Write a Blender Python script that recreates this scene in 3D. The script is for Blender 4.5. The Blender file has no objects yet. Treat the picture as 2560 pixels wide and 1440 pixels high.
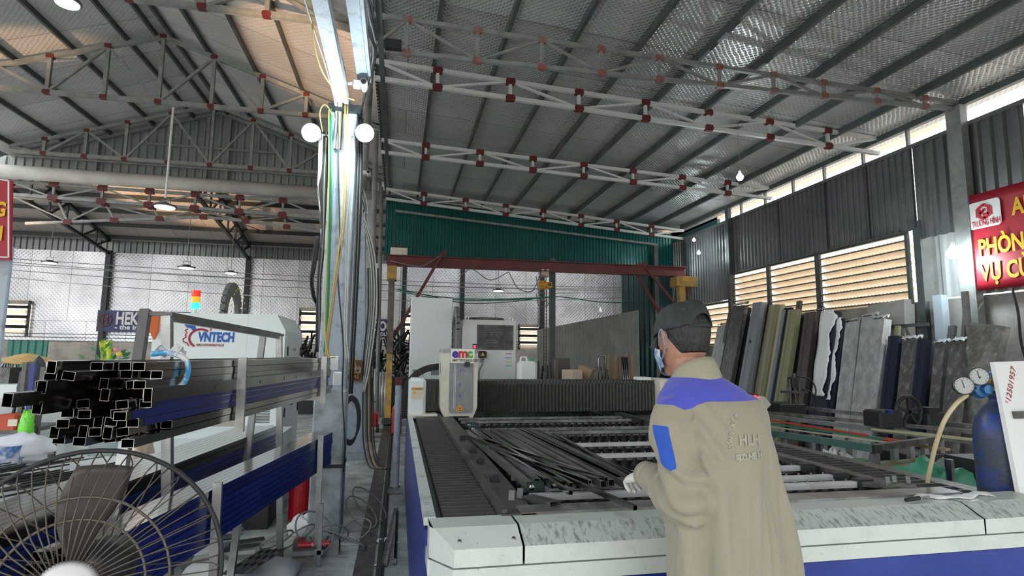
import bpy, bmesh, math, random
from mathutils import Vector, Matrix, noise
R_ = random.Random(7)
PI = math.pi
SC = bpy.context.scene
# ---------------------------------------------------------------- camera
FPX = 1400.0; CAMZ = 1.58
_dY = Vector((995-1280, 885-720, FPX)).normalized()
_hz = Vector((1, .010, 0))
_up = _dY.cross(_hz).normalized()
if _up.y > 0: _up = -_up
_dX = _dY.cross(_up)
if _dX.x < 0: _dX = -_dX
_dX.normalize()
ROT = Matrix((_dX, _dY, _up))            # world = ROT @ camera(x right, y down, z forward)
CAM = Vector((0, 0, CAMZ))
def ray(u, v): return ROT @ Vector((u-1280, v-720, FPX))
def aX(u, v, x): r = ray(u, v); return CAM + r*(x/r.x)
def aY(u, v, y): r = ray(u, v); return CAM + r*(y/r.y)
def aZ(u, v, z): r = ray(u, v); return CAM + r*((z-CAMZ)/r.z)
cd = bpy.data.cameras.new('camera'); cam = bpy.data.objects.new('camera', cd)
SC.collection.objects.link(cam)
c0, c1, c2 = ROT.col[0], -ROT.col[1], -ROT.col[2]
cam.matrix_world = Matrix(((c0.x, c1.x, c2.x, 0), (c0.y, c1.y, c2.y, 0), (c0.z, c1.z, c2.z, CAMZ), (0, 0, 0, 1)))
cd.sensor_width = 36; cd.lens = FPX/2560*36; cd.clip_start = .05; cd.clip_end = 300
SC.camera = cam
# ---------------------------------------------------------------- world, sun, exposure
SC.view_settings.view_transform = 'Standard'; SC.view_settings.look = 'None'
SC.view_settings.gamma = 1; SC.view_settings.use_curve_mapping = False
SC.view_settings.exposure = 0.14
w = bpy.data.worlds.new('sky'); SC.world = w; w.use_nodes = True
nt = w.node_tree; nt.nodes.clear()
tc = nt.nodes.new('ShaderNodeTexCoord'); sp = nt.nodes.new('ShaderNodeSeparateXYZ'); rp = nt.nodes.new('ShaderNodeValToRGB')
bg = nt.nodes.new('ShaderNodeBackground'); ow = nt.nodes.new('ShaderNodeOutputWorld')
nt.links.new(tc.outputs['Generated'], sp.inputs[0]); nt.links.new(sp.outputs['Z'], rp.inputs[0])
rp.color_ramp.elements[0].position = .0; rp.color_ramp.elements[0].color = (.55, .50, .44, 1)
rp.color_ramp.elements[1].position = .08; rp.color_ramp.elements[1].color = (.95, .98, 1, 1)
nt.links.new(rp.outputs[0], bg.inputs[0]); bg.inputs[1].default_value = 3.0
nt.links.new(bg.outputs[0], ow.inputs[0])
def lamp(name, typ, loc, energy, col=(1, 1, 1), size=.3, rot=None, spot=None):
    l = bpy.data.lights.new(name, typ); l.energy = energy; l.color = col
    if typ == 'AREA': l.size = size
    elif typ == 'SUN': l.angle = math.radians(2)
    else: l.shadow_soft_size = size
    if typ == 'SPOT': l.spot_size = spot; l.spot_blend = .5
    o = bpy.data.objects.new(name, l); SC.collection.objects.link(o); o.location = loc
    if rot is not None: o.rotation_euler = Vector(rot).to_track_quat('-Z', 'Y').to_euler()
    return o
lamp('sun', 'SUN', (20, 5, 20), 4.0, (1, .9, .74), rot=(-.75, .35, -.9))
# ---------------------------------------------------------------- materials
MATS = {}
def mat(name, c, c2=None, rough=.5, metal=0., sc=6., bump=0., bsc=40., lo=.42, hi=.62, emit=None, es=0., spec=.5, stretch=None, alpha=None, trans=0., coat=0., coord='Object', dist=1.0):
    if name in MATS: return MATS[name]
    m = bpy.data.materials.new(name); m.use_nodes = True; t = m.node_tree; n = t.nodes; L = t.links
    b = n['Principled BSDF']; MATS[name] = m
    b.inputs['Base Color'].default_value = (*c, 1); b.inputs['Roughness'].default_value = rough
    b.inputs['Metallic'].default_value = metal; b.inputs['Specular IOR Level'].default_value = spec
    b.inputs['Coat Weight'].default_value = coat
    if trans: b.inputs['Transmission Weight'].default_value = trans
    if alpha is not None: b.inputs['Alpha'].default_value = alpha
    if c2 or bump:
        tc = n.new('ShaderNodeTexCoord'); mp = n.new('ShaderNodeMapping'); L.new(tc.outputs[coord], mp.inputs[0])
        if stretch: mp.inputs['Scale'].default_value = stretch
    if c2:
        a = n.new('ShaderNodeTexNoise'); a.inputs['Scale'].default_value = sc; a.inputs['Detail'].default_value = 8; a.inputs['Roughness'].default_value = .65
        a.inputs['Distortion'].default_value = dist-1 if dist > 1 else 0
        r = n.new('ShaderNodeValToRGB'); r.color_ramp.elements[0].position = lo; r.color_ramp.elements[1].position = hi
        r.color_ramp.elements[0].color = (*c, 1); r.color_ramp.elements[1].color = (*c2, 1)
        L.new(mp.outputs[0], a.inputs['Vector']); L.new(a.outputs['Fac'], r.inputs[0]); L.new(r.outputs[0], b.inputs['Base Color'])
    if bump:
        a = n.new('ShaderNodeTexNoise'); a.inputs['Scale'].default_value = bsc; a.inputs['Detail'].default_value = 4
        L.new(mp.outputs[0], a.inputs['Vector']); u = n.new('ShaderNodeBump'); u.inputs['Strength'].default_value = bump; u.inputs['Distance'].default_value = .02
        L.new(a.outputs['Fac'], u.inputs['Height']); L.new(u.outputs[0], b.inputs['Normal'])
    if emit:
        b.inputs['Emission Color'].default_value = (*emit, 1); b.inputs['Emission Strength'].default_value = es
    return m
def foil(name, c, c2, rough, scale, metal=.75, seam=(0, 0), strength=.6, psc=1.):
    # embossed foil insulation: little diamond pattern in the bump, seams between sheets
    m = bpy.data.materials.new(name); m.use_nodes = True; MATS[name] = m
    t = m.node_tree; n = t.nodes; L = t.links; b = n['Principled BSDF']
    b.inputs['Metallic'].default_value = metal; b.inputs['Roughness'].default_value = rough
    tc = n.new('ShaderNodeTexCoord'); mp = n.new('ShaderNodeMapping'); L.new(tc.outputs['UV'], mp.inputs[0])
    mp.inputs['Rotation'].default_value = (0, 0, .785)
    mp.inputs['Scale'].default_value = (scale, scale, scale)
    k = n.new('ShaderNodeTexWave'); k.inputs['Scale'].default_value = 1; k.inputs['Distortion'].default_value = 1.5; k.inputs['Detail'].default_value = 0
    k2 = n.new('ShaderNodeTexWave'); k2.bands_direction = 'Y'; k2.inputs['Scale'].default_value = 1; k2.inputs['Distortion'].default_value = 1.5; k2.inputs['Detail'].default_value = 0
    L.new(mp.outputs[0], k.inputs['Vector']); L.new(mp.outputs[0], k2.inputs['Vector'])
    mx = n.new('ShaderNodeMath'); mx.operation = 'MULTIPLY'; L.new(k.outputs['Fac'], mx.inputs[0]); L.new(k2.outputs['Fac'], mx.inputs[1])
    ns = n.new('ShaderNodeTexNoise'); ns.inputs['Scale'].default_value = 1.3*psc; ns.inputs['Detail'].default_value = 3; L.new(tc.outputs['UV'], ns.inputs['Vector'])
    ad = n.new('ShaderNodeMath'); ad.operation = 'MULTIPLY_ADD'; L.new(ns.outputs['Fac'], ad.inputs[0]); ad.inputs[1].default_value = 3.; L.new(mx.outputs[0], ad.inputs[2])
    bp = n.new('ShaderNodeBump'); bp.inputs['Strength'].default_value = strength; bp.inputs['Distance'].default_value = .012
    L.new(ad.outputs[0], bp.inputs['Height']); L.new(bp.outputs[0], b.inputs['Normal'])
    n2 = n.new('ShaderNodeTexNoise'); n2.inputs['Scale'].default_value = .8; n2.inputs['Detail'].default_value = 6; L.new(tc.outputs['UV'], n2.inputs['Vector'])
    # sheets: every strip a slightly different grey
    if seam[0]:
        br = n.new('ShaderNodeTexBrick'); br.inputs['Scale'].default_value = 1; br.inputs['Brick Width'].default_value = seam[0]; br.inputs['Row Height'].default_value = seam[1]
        br.inputs['Mortar Size'].default_value = .012; br.inputs['Color1'].default_value = (1, 1, 1, 1); br.inputs['Color2'].default_value = (.55, .55, .55, 1); br.inputs['Mortar'].default_value = (.2, .2, .2, 1); br.inputs['Bias'].default_value = -.1
        L.new(tc.outputs['UV'], br.inputs['Vector'])
    r = n.new('ShaderNodeValToRGB'); r.color_ramp.elements[0].position = .35; r.color_ramp.elements[1].position = .7
    r.color_ramp.elements[0].color = (*c, 1); r.color_ramp.elements[1].color = (*c2, 1); L.new(n2.outputs['Fac'], r.inputs[0])
    if seam[0]:
        mm = n.new('ShaderNodeMixRGB'); mm.blend_type = 'MULTIPLY'; mm.inputs[0].default_value = .6
        L.new(r.outputs[0], mm.inputs[1]); L.new(br.outputs['Color'], mm.inputs[2]); L.new(mm.outputs[0], b.inputs['Base Color'])
    else: L.new(r.outputs[0], b.inputs['Base Color'])
    return m
M_foil_roof = foil('foil_roof', (.58, .61, .61), (.72, .73, .72), .32, 5.5, metal=.55, seam=(60, 1.1), strength=.9)
M_foil_hall = foil('foil_roof_hall', (.58, .56, .56), (.68, .66, .66), .40, 4.5, metal=.35, seam=(60, 1.1), strength=.4)
M_foil_back = foil('foil_roof_back', (.46, .41, .38), (.54, .48, .44), .38, 3.2, metal=.3, seam=(1.2, 60), strength=.5)
M_foil_wall = foil('foil_wall', (.52, .53, .56), (.80, .81, .84), .33, 3.4, metal=.5, seam=(1.25, 2.6), strength=.45, psc=1.6)
M_conc = mat('floor_concrete', (.17, .195, .19), (.44, .47, .46), rough=.5, sc=3.2, bump=.35, bsc=30, lo=.36, hi=.62)
M_wallconc = mat('wall_concrete', (.27, .26, .24), (.36, .35, .33), rough=.9, sc=1.5, bump=.3, bsc=15)
M_plaster = mat('plaster', (.40, .37, .33), (.28, .26, .24), rough=.9, sc=2)
M_corr = mat('grey_sheet', (.15, .16, .165), (.20, .21, .21), rough=.38, metal=.5, sc=.8)
M_corrlt = mat('pale_sheet', (.50, .53, .53), (.40, .43, .43), rough=.4, metal=.4, sc=1)
M_gable = mat('gable_sheet', (.22, .25, .245), (.28, .31, .30), rough=.5, metal=.3, sc=1)
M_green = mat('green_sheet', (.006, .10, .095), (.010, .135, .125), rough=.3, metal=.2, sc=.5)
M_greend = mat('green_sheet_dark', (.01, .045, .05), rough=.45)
M_slat = mat('louver_sheet', (.66, .58, .48), (.50, .43, .36), rough=.7, sc=4)
t = M_slat.node_tree; tr = t.nodes.new('ShaderNodeBsdfTranslucent'); tr.inputs[0].default_value = (.95, .84, .68, 1)
ms = t.nodes.new('ShaderNodeMixShader'); ms.inputs[0].default_value = .5
t.links.new(t.nodes['Principled BSDF'].outputs[0], ms.inputs[1]); t.links.new(tr.outputs[0], ms.inputs[2]); t.links.new(ms.outputs[0], t.nodes['Material Output'].inputs[0])
M_dark = mat('dark_steel', (.035, .04, .042), rough=.5, metal=.5)
M_purl = mat('purlin_steel', (.075, .09, .092), (.11, .13, .13), rough=.5, metal=.4, sc=2)
M_truss = mat('truss_grey', (.20, .215, .21), (.28, .29, .28), rough=.55, metal=.2, sc=5)
M_trussw = mat('truss_white', (.56, .58, .57), (.40, .41, .40), rough=.5, sc=9, lo=.55, hi=.75)
M_red = mat('gusset_red', (.13, .016, .018), (.085, .012, .014), rough=.6, sc=12)
M_pale = mat('pale_blue_paint', (.40, .47, .55), (.16, .17, .18), rough=.55, sc=7, lo=.52, hi=.72, bump=.15)
M_palec = mat('column_base', (.40, .46, .49), (.16, .18, .18), rough=.7, sc=5, lo=.42, hi=.72, bump=.2)
M_duct = mat('gutter_grey', (.46, .45, .42), (.36, .35, .33), rough=.6, sc=1.5)
M_white = mat('white_enamel', (.74, .80, .80), (.70, .77, .77), rough=.35, sc=2)
M_whiteb = mat('white_plain', (.75, .77, .77), rough=.45)
M_cream = mat('cream_enamel', (.68, .65, .55), (.50, .44, .33), rough=.45, sc=4, lo=.5, hi=.8)
M_bump = mat('worn_cream', (.57, .62, .58), (.46, .50, .46), rough=.38, sc=9, lo=.5, hi=.8)
M_black = mat('black_plastic', (.012, .013, .014), rough=.5)
M_bellow = mat('black_bellows', (.04, .041, .040), (.06, .06, .056), rough=.42, sc=14)
M_blue = mat('machine_blue', (.012, .028, .22), (.02, .045, .27), rough=.35, sc=3)
M_steel = mat('stainless', (.42, .42, .41), (.30, .30, .29), rough=.2, metal=1., sc=4, stretch=(1, 1, 1))
M_tube = mat('polished_tube', (.40, .40, .39), (.30, .30, .29), rough=.16, metal=1., sc=3, stretch=(2, .5, 2))
M_tubed = mat('dark_tube', (.20, .20, .195), (.27, .27, .26), rough=.24, metal=1., sc=5)
M_bar = mat('bed_bar', (.72, .73, .73), (.55, .56, .56), rough=.32, metal=.5, sc=5)
M_film = mat('blue_film', (.008, .016, .12), (.014, .022, .15), rough=.3, sc=3, spec=.5)
M_soot = mat('sooty_steel', (.075, .075, .072), (.16, .16, .155), rough=.45, metal=.6, sc=8, lo=.4, hi=.65)
M_slats = mat('burnt_slat', (.02, .02, .019), (.045, .043, .04), rough=.6, metal=.5, sc=20)
M_crane = mat('crane_red', (.15, .032, .034), (.10, .024, .026), rough=.5, sc=3)
M_yel = mat('crane_yellow', (.55, .32, .045), (.25, .19, .11), rough=.5, sc=5)
M_leg = mat('crane_leg', (.15, .13, .10), (.09, .08, .065), rough=.6, sc=5)
M_hoist = mat('hoist_yellow', (.62, .30, .02), rough=.4)
M_rubber = mat('rubber', (.015, .016, .017), rough=.6)
M_wire_w = mat('wire_white', (.55, .56, .52), rough=.5)
M_wire_g = mat('wire_grey', (.20, .21, .20), rough=.6)
M_wire_y = mat('wire_yellow', (.55, .40, .07), rough=.5)
M_wire_gr = mat('wire_green', (.01, .22, .12), rough=.45)
M_wire_o = mat('wire_ochre', (.38, .24, .10), rough=.6)
M_wire_b = mat('wire_blue', (.02, .08, .4), rough=.5)
M_led = mat('led_face', (1, 1, 1), emit=(.86, .97, 1), es=30)
M_ledd = mat('led_face_soft', (1, 1, 1), emit=(.92, .96, 1), es=9)
M_lampb = mat('lamp_body', (.06, .065, .07), rough=.5, metal=.4)
M_banner = mat('banner_red', (.38, .012, .03), (.33, .012, .025), rough=.45, sc=1)
M_yelletter = mat('letter_yellow', (.75, .50, .02), rough=.6)
M_bannerb = mat('banner_blue', (.016, .022, .11), rough=.5)
M_ltgrey = mat('letter_grey', (.62, .62, .62), rough=.5)
# ---------------------------------------------------------------- geometry helpers
COL = SC.collection; OFF = {}
def frame(d, upv=(0, 0, 1)):
    d = Vector(d).normalized(); u = Vector(upv)
    if abs(d.dot(u)) > .98: u = Vector((0, 1, 0)) if abs(d.y) < .9 else Vector((1, 0, 0))
    s = d.cross(u).normalized(); return s, s.cross(d).normalized(), d
class MB:
    def __init__(s): s.v = []; s.f = []; s.mi = []; s.uv = None
    def add(s, vs, fs, m=0):
        k = len(s.v); s.v += [Vector(p) for p in vs]; s.f += [tuple(i+k for i in f) for f in fs]; s.mi += [m]*len(fs); return s
    def box(s, a, b, m=0):
        x0, y0, z0 = a; x1, y1, z1 = b
        if x0 > x1: x0, x1 = x1, x0
        if y0 > y1: y0, y1 = y1, y0
        if z0 > z1: z0, z1 = z1, z0
        return s.add([(x0, y0, z0), (x1, y0, z0), (x1, y1, z0), (x0, y1, z0), (x0, y0, z1), (x1, y0, z1), (x1, y1, z1), (x0, y1, z1)],
                     [(3, 2, 1, 0), (4, 5, 6, 7), (0, 1, 5, 4), (1, 2, 6, 5), (2, 3, 7, 6), (3, 0, 4, 7)], m)
    def cbox(s, a, b, c=.01, m=0):      # box with chamfered vertical and top edges
        x0, y0, z0 = a; x1, y1, z1 = b
        p = [(x0+c, y0), (x1-c, y0), (x1, y0+c), (x1, y1-c), (x1-c, y1), (x0+c, y1), (x0, y1-c), (x0, y0+c)]
        cx, cy = (x0+x1)/2, (y0+y1)/2
        q = [(x+(c if x < cx else -c), y+(c if y < cy else -c)) for x, y in p]
        vs = [(x, y, z0) for x, y in p]+[(x, y, z1-c) for x, y in p]+[(x, y, z1) for x, y in q]
        fs = [tuple(range(7, -1, -1)), tuple(range(16, 24))]
        for k in (0, 8): fs += [(k+i, k+(i+1) % 8, k+8+(i+1) % 8, k+8+i) for i in range(8)]
        return s.add(vs, fs, m)
    def bar(s, p0, p1, w, h, upv=(0, 0, 1), m=0):
        p0, p1 = Vector(p0), Vector(p1); a, b, d = frame(p1-p0, upv); a = a*w/2; b = b*h/2
        vs = [p+x*a+y*b for p in (p0, p1) for x, y in ((-1, -1), (1, -1), (1, 1), (-1, 1))]
        return s.add(vs, [(3, 2, 1, 0), (4, 5, 6, 7), (0, 1, 5, 4), (1, 2, 6, 5), (2, 3, 7, 6), (3, 0, 4, 7)], m)
    def hollow(s, p0, p1, w, h, t=.0015, roll=0., upv=(0, 0, 1), m=0):   # open rectangular tube
        p0, p1 = Vector(p0), Vector(p1); a, b, d = frame(p1-p0, upv)
        a, b = a*math.cos(roll)+b*math.sin(roll), b*math.cos(roll)-a*math.sin(roll)
        o = []
        for p, dd in ((p0, 1), (p1, -1)):
            for k in (0, t): o += [p+a*x*(w/2-k)+b*y*(h/2-k) for x, y in ((-1, -1), (1, -1), (1, 1), (-1, 1))]
        f = []
        for i in range(4):
            j = (i+1) % 4
            f += [(i, j, 8+j, 8+i), (4+j, 4+i, 12+i, 12+j), (j, i, 4+i, 4+j), (8+i, 8+j, 12+j, 12+i)]
        return s.add(o, f, m)
    def tube(s, pts, r, n=8, m=0, cap=True, closed=False):
        pts = [Vector(p) for p in pts]; N = len(pts); rs = r if isinstance(r, (list, tuple)) else [r]*N
        prev = None; rings = []
        for i, p in enumerate(pts):
            if closed: d = pts[(i+1) % N]-pts[i-1]
            else: d = pts[min(i+1, N-1)]-pts[max(i-1, 0)]
            if d.length < 1e-9: d = Vector((0, 0, 1))
            d.normalize()
            if prev is None: a, b, _ = frame(d)
            else:
                a = prev-d*prev.dot(d)
                if a.length < 1e-6: a, b, _ = frame(d)
                a.normalize(); b = a.cross(d)
            prev = a; rings.append([p+(a*math.cos(2*PI*k/n)+b*math.sin(2*PI*k/n))*rs[i] for k in range(n)])
        vs = [q for rg in rings for q in rg]; f = []
        for i in range(N if closed else N-1):
            i2 = (i+1) % N
            for k in range(n): f.append((i*n+k, i2*n+k, i2*n+(k+1) % n, i*n+(k+1) % n))
        if cap and not closed: f += [tuple(range(n)), tuple((N-1)*n+k for k in range(n-1, -1, -1))]
        return s.add(vs, f, m)
    def cyl(s, p0, p1, r, n=16, r2=None, m=0): return s.tube([p0, p1], [r, r if r2 is None else r2], n, m)
    def lathe(s, prof, c=(0, 0, 0), ax=(0, 0, 1), n=24, m=0):
        a, b, d = frame(ax); c = Vector(c); vs = []; f = []
        for r, h in prof: vs += [c+d*h+(a*math.cos(2*PI*k/n)+b*math.sin(2*PI*k/n))*max(r, 1e-5) for k in range(n)]
        for i in range(len(prof)-1):
            for k in range(n): f.append((i*n+k, i*n+(k+1) % n, (i+1)*n+(k+1) % n, (i+1)*n+k))
        return s.add(vs, f, m)
    def ext(s, poly, d, m=0):      # extrude a 3-D polygon along d
        k = len(poly); d = Vector(d); vs = [Vector(p) for p in poly]+[Vector(p)+d for p in poly]
        return s.add(vs, [tuple(range(k-1, -1, -1)), tuple(range(k, 2*k))]+[(i, (i+1) % k, k+(i+1) % k, k+i) for i in range(k)], m)
    def grid(s, fn, nu, nv, m=0):
        vs = [fn(i/nu, j/nv) for j in range(nv+1) for i in range(nu+1)]
        return s.add(vs, [(j*(nu+1)+i, j*(nu+1)+i+1, (j+1)*(nu+1)+i+1, (j+1)*(nu+1)+i) for j in range(nv) for i in range(nu)], m)
    def build(s, name, mats, parent=None, smooth=False, loc=None, solid=0, uvf=None, auto=None):
        off = OFF[parent.name] if parent is not None else Vector(loc) if loc is not None else None
        if off is None:
            if s.v:
                xs = [p.x for p in s.v]; ys = [p.y for p in s.v]; zs = [p.z for p in s.v]
                off = Vector(((min(xs)+max(xs))/2, (min(ys)+max(ys))/2, min(zs)))
            else: off = Vector((0, 0, 0))
        me = bpy.data.meshes.new(name); me.from_pydata([tuple(p-off) for p in s.v], [], s.f)
        if not isinstance(mats, (list, tuple)): mats = [mats]
        for q in mats: me.materials.append(q)
        if len(mats) > 1: me.polygons.foreach_set('material_index', s.mi)
        if uvf:
            ul = me.uv_layers.new(name='UVMap')
            for lp in me.loops:
                ul.data[lp.index].uv = uvf(s.v[lp.vertex_index])
        b = bmesh.new(); b.from_mesh(me); bmesh.ops.recalc_face_normals(b, faces=b.faces); b.to_mesh(me); b.free()
        if smooth: me.polygons.foreach_set('use_smooth', [True]*len(me.polygons))
        if auto: me.set_sharp_from_angle(angle=math.radians(auto))
        o = bpy.data.objects.new(name, me); COL.objects.link(o)
        if parent is not None: o.parent = parent; OFF[o.name] = off
        else: o.location = off; OFF[o.name] = off
        if solid:
            md = o.modifiers.new('solid', 'SOLIDIFY'); md.thickness = solid; md.offset = 0
        return o
def tag(o, label, cat, group=None, kind=None):
    if label: o['label'] = label
    if cat: o['category'] = cat
    if group: o['group'] = group
    if kind: o['kind'] = kind
    return o
def thing(name, loc, label, cat, group=None):
    o = bpy.data.objects.new(name, None); COL.objects.link(o); o.location = loc; o.empty_display_size = .1
    OFF[o.name] = Vector(loc); return tag(o, label, cat, group)
def struct(o): o['kind'] = 'structure'; return o
def dup(o, dloc, label=None, rotz=0):
    r = o.copy(); COL.objects.link(r); r.location = o.location+Vector(dloc)
    if rotz: r.rotation_euler[2] += rotz
    if label: r['label'] = label
    for ch in list(o.children):
        c = ch.copy(); COL.objects.link(c); c.parent = r
        for g in list(ch.children):
            d = g.copy(); COL.objects.link(d); d.parent = c
    return r
def corr(mb, o, du, dv, lu, lv, pitch, depth, nrm, kind='trap', m=0):
    # corrugated sheet: origin o, across du (length lu), along dv (length lv), profile pushed along nrm
    o = Vector(o); du = Vector(du).normalized(); dv = Vector(dv).normalized(); nrm = Vector(nrm).normalized()
    n = max(1, int(lu/pitch)); ps = []
    for i in range(n+1):
        for a, h in (((0, 0), (.30, 0), (.42, 1), (.72, 1), (.86, 0)) if kind == 'trap' else ((0, .5), (.17, .93), (.33, .93), (.5, .5), (.67, .07), (.83, .07))):
            x = (i+a)*pitch
            if x <= lu+1e-6: ps.append((x, h*depth))
    if ps[-1][0] < lu-1e-4: ps.append((lu, 0))
    vs = []
    for x, h in ps: vs += [o+du*x+nrm*h, o+du*x+nrm*h+dv*(lv(x) if callable(lv) else lv)]
    mb.add(vs, [(2*i, 2*i+2, 2*i+3, 2*i+1) for i in range(len(ps)-1)], m); return mb
def bez(pts, n=8):      # catmull-rom through points
    P = [Vector(p) for p in pts]; P = [P[0]*2-P[1]]+P+[P[-1]*2-P[-2]]; out = []
    for i in range(1, len(P)-2):
        for k in range(n):
            t = k/n; a, b, c, d = P[i-1], P[i], P[i+1], P[i+2]
            out.append(.5*((2*b)+(c-a)*t+(2*a-5*b+4*c-d)*t*t+(3*b-3*c+d-a)*t**3))
    out.append(P[-2]); return out
def text(s, size, origin, right, upd, m, parent, name='lettering', depth=.002, sx=1., bold=0., align='LEFT', shear=0., sp=1.):
    cu = bpy.data.curves.new('t', 'FONT'); cu.body = s; cu.size = size; cu.extrude = depth/2; cu.offset = bold; cu.align_x = align; cu.shear = shear; cu.space_character = sp
    cu.resolution_u = 3
    tmp = bpy.data.objects.new('t', cu); COL.objects.link(tmp); dg = bpy.context.evaluated_depsgraph_get()
    me = bpy.data.meshes.new_from_object(tmp.evaluated_get(dg)); bpy.data.objects.remove(tmp); bpy.data.curves.remove(cu)
    r = Vector(right).normalized(); u = Vector(upd).normalized(); nn = r.cross(u)
    off = OFF[parent.name]
    for v in me.vertices: v.co = Vector(origin)+r*v.co.x*sx+u*v.co.y+nn*v.co.z-off
    me.materials.clear(); me.materials.append(m); me.name = name
    o = bpy.data.objects.new(name, me); COL.objects.link(o); o.parent = parent; OFF[o.name] = off
    return o
# ================================================================ the setting
WX = 8.0
def roofz(x): return 6.02-.075*(x+.4)
f = MB().add([(-18, -3.5, 0), (9.6, -3.5, 0), (9.6, 22.2, 0), (-18, 22.2, 0)], [(0, 1, 2, 3)]).build('floor', M_conc); struct(f)
# lean-to roof (sloping foil), its purlins
m = MB(); y0, y1 = -1.5, 15.4
m.add([(-.5, y0, roofz(-.5)), (8.35, y0, roofz(8.35)), (8.35, y1, roofz(8.35)), (-.5, y1, roofz(-.5))], [(0, 1, 2, 3)])
struct(m.build('ceiling', M_foil_roof, solid=.03, uvf=lambda p: (p.x, p.y)))
for i, x in enumerate([-.36, .38, 1.28, 2.16, 3.02, 3.88, 4.72, 5.56, 6.38, 7.2]):
    z = roofz(x)-.07
    o = MB().bar((x, y0, z), (x, y1-.1, z), .05, .10).build('trim_%d' % (i+1), M_purl); struct(o)
ee = MB().bar((7.97, y0, roofz(8)-.08), (7.97, 14.7, roofz(8)-.08), .09, .10); struct(ee.build('trim_11', M_purl))
# outside fascia and eave seen through the clerestory
struct(MB().box((9.5, 8.0, 5.80), (9.56, 19, 6.5)).build('trim_12', M_slat))
# right wall: upper corrugated sheets above the louvres, near part down to the block wall
WT = 4.97
def rightsheets(name, ya, yb, za, zb, m, pitch=.13, dep=.035):
    b = MB(); corr(b, (WX, ya, za), (0, 1, 0), (0, 0, 1), yb-ya, zb-za, pitch, dep, (-1, 0, 0)); o = b.build(name, m, solid=.003); return struct(o)
rightsheets('wall_right_upper', 7.25, 12.25, 3.62, WT, M_corr)
rightsheets('wall_right_near', -1.5, 5.55, 2.6, WT, M_corr, .17, .045)
b = MB(); corr(b, (WX, 5.6, 3.45), (0, 1, 0), (0, 0, 1), 1.62, 1.5, .17, .04, (-1, 0, 0)); struct(b.build('wall_right_middle', M_corr, solid=.003))
b = MB(); corr(b, (WX+.05, 5.6, 2.5), (0, 1, 0), (0, 0, 1), 1.42, 1.0, .17, .04, (-1, 0, 0)); struct(b.build('wall_right_pale', M_corrlt, solid=.003))
rightsheets('wall_right_far', 12.3, 15.3, 3.0, WT, M_corr)
struct(MB().box((WX+.03, -1.5, 0), (WX+.2, 12.3, 2.48)).build('wall_right_block', M_wallconc))
struct(MB().box((WX+.03, 12.3, 0), (WX+.2, 15.3, 1.9)).build('wall_right_block_far', M_wallconc))
# clerestory posts and eave rail
struct(MB().bar((WX-.02, -1.5, WT), (WX-.02, 14.9, WT), .06, .06).build('trim_13', M_corr))
for i, (u, v) in enumerate([(2272, 345), (2160, 385), (2063, 430), (1985, 462), (1915, 492), (1855, 520)]):
    p = aX(u, v, WX); struct(MB().bar((WX-.02, p.y, WT), (WX-.02, p.y, 5.34), .05, .04).build('trim_%d' % (14+i), M_truss))
struct(MB().bar((WX-.02, 5.1, WT), (WX-.02, 5.1, 5.3), .05, .04).build('trim_20', M_truss))
# sheet-metal joints on the upper wall
for k, u in enumerate((1945, 2063, 2170, 2285)):
    p = aX(u, 500, WX-.05); struct(MB().box((WX-.055, p.y-.012, 3.64), (WX-.05, p.y+.012, WT-.03)).build('trim_%d' % (21+k), M_dark))
# louvre window: rows of corrugated slats in three bays, frame posts
def louvre(name, bays, z0, z1, rows, xo=WX):
    first = None
    lw = MB(); 
    for ya, yb in bays: lw.bar((xo-.04, ya, z0-.05), (xo-.04, ya, z1), .05, .05); lw.bar((xo-.04, yb, z0-.05), (xo-.04, yb, z1), .05, .05)
    lw.bar((xo-.02, bays[0][0], z1), (xo-.02, bays[-1][1], z1), .05, .05)
    root = struct(lw.build(name, M_purl))
    step = (z1-z0)/rows
    for ya, yb in bays:
        for k in range(rows+1):
            z = z0+k*step+.02
            b = MB(); corr(b, (xo-.06, ya+.03, z), (0, 1, 0), (.26, 0, -.15), yb-ya-.06, .30, .076, .018, (.5, 0, .86), kind='wave')
            b.bar((xo-.06, ya, z-.012), (xo-.06, yb, z-.012), .02, .02, m=1)
            b.build('slat', [M_slat, M_purl], root)
    return root
louvre('window_1', [(7.42, 9.35), (9.42, 10.85), (10.9, 12.2)], 2.5, 3.6, 8)
louvre('window_2', [(12.4, 13.9)], 1.9, 2.95, 7)
# second block pier and angled brackets by the louvre
struct(MB().box((WX-.05, 7.18, 0), (WX+.3, 7.30, 3.75)).build('trim_25', M_purl))
# back wall: green sheets over the opening, reaching the floor at the right
def gtop(x): return roofz(x)-.03-.42
b = MB(); corr(b, (-.45, 15.3, 4.16), (1, 0, 0), (0, 0, 1), 8.4, lambda x: gtop(x-.45)-4.16+.3, .095, .03, (0, -1, 0)); struct(b.build('wall_back', M_green, solid=.003))
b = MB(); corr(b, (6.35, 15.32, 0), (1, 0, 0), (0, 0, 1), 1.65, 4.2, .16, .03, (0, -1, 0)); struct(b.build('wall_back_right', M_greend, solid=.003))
struct(MB().bar((-.2, 15.12, 5.42), (7.4, 15.12, 4.86), .06, .06).build('trim_26', M_truss))
struct(MB().bar((-.45, 15.2, 4.13), (8, 15.2, 4.13), .1, .12).build('trim_27', M_purl))
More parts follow.
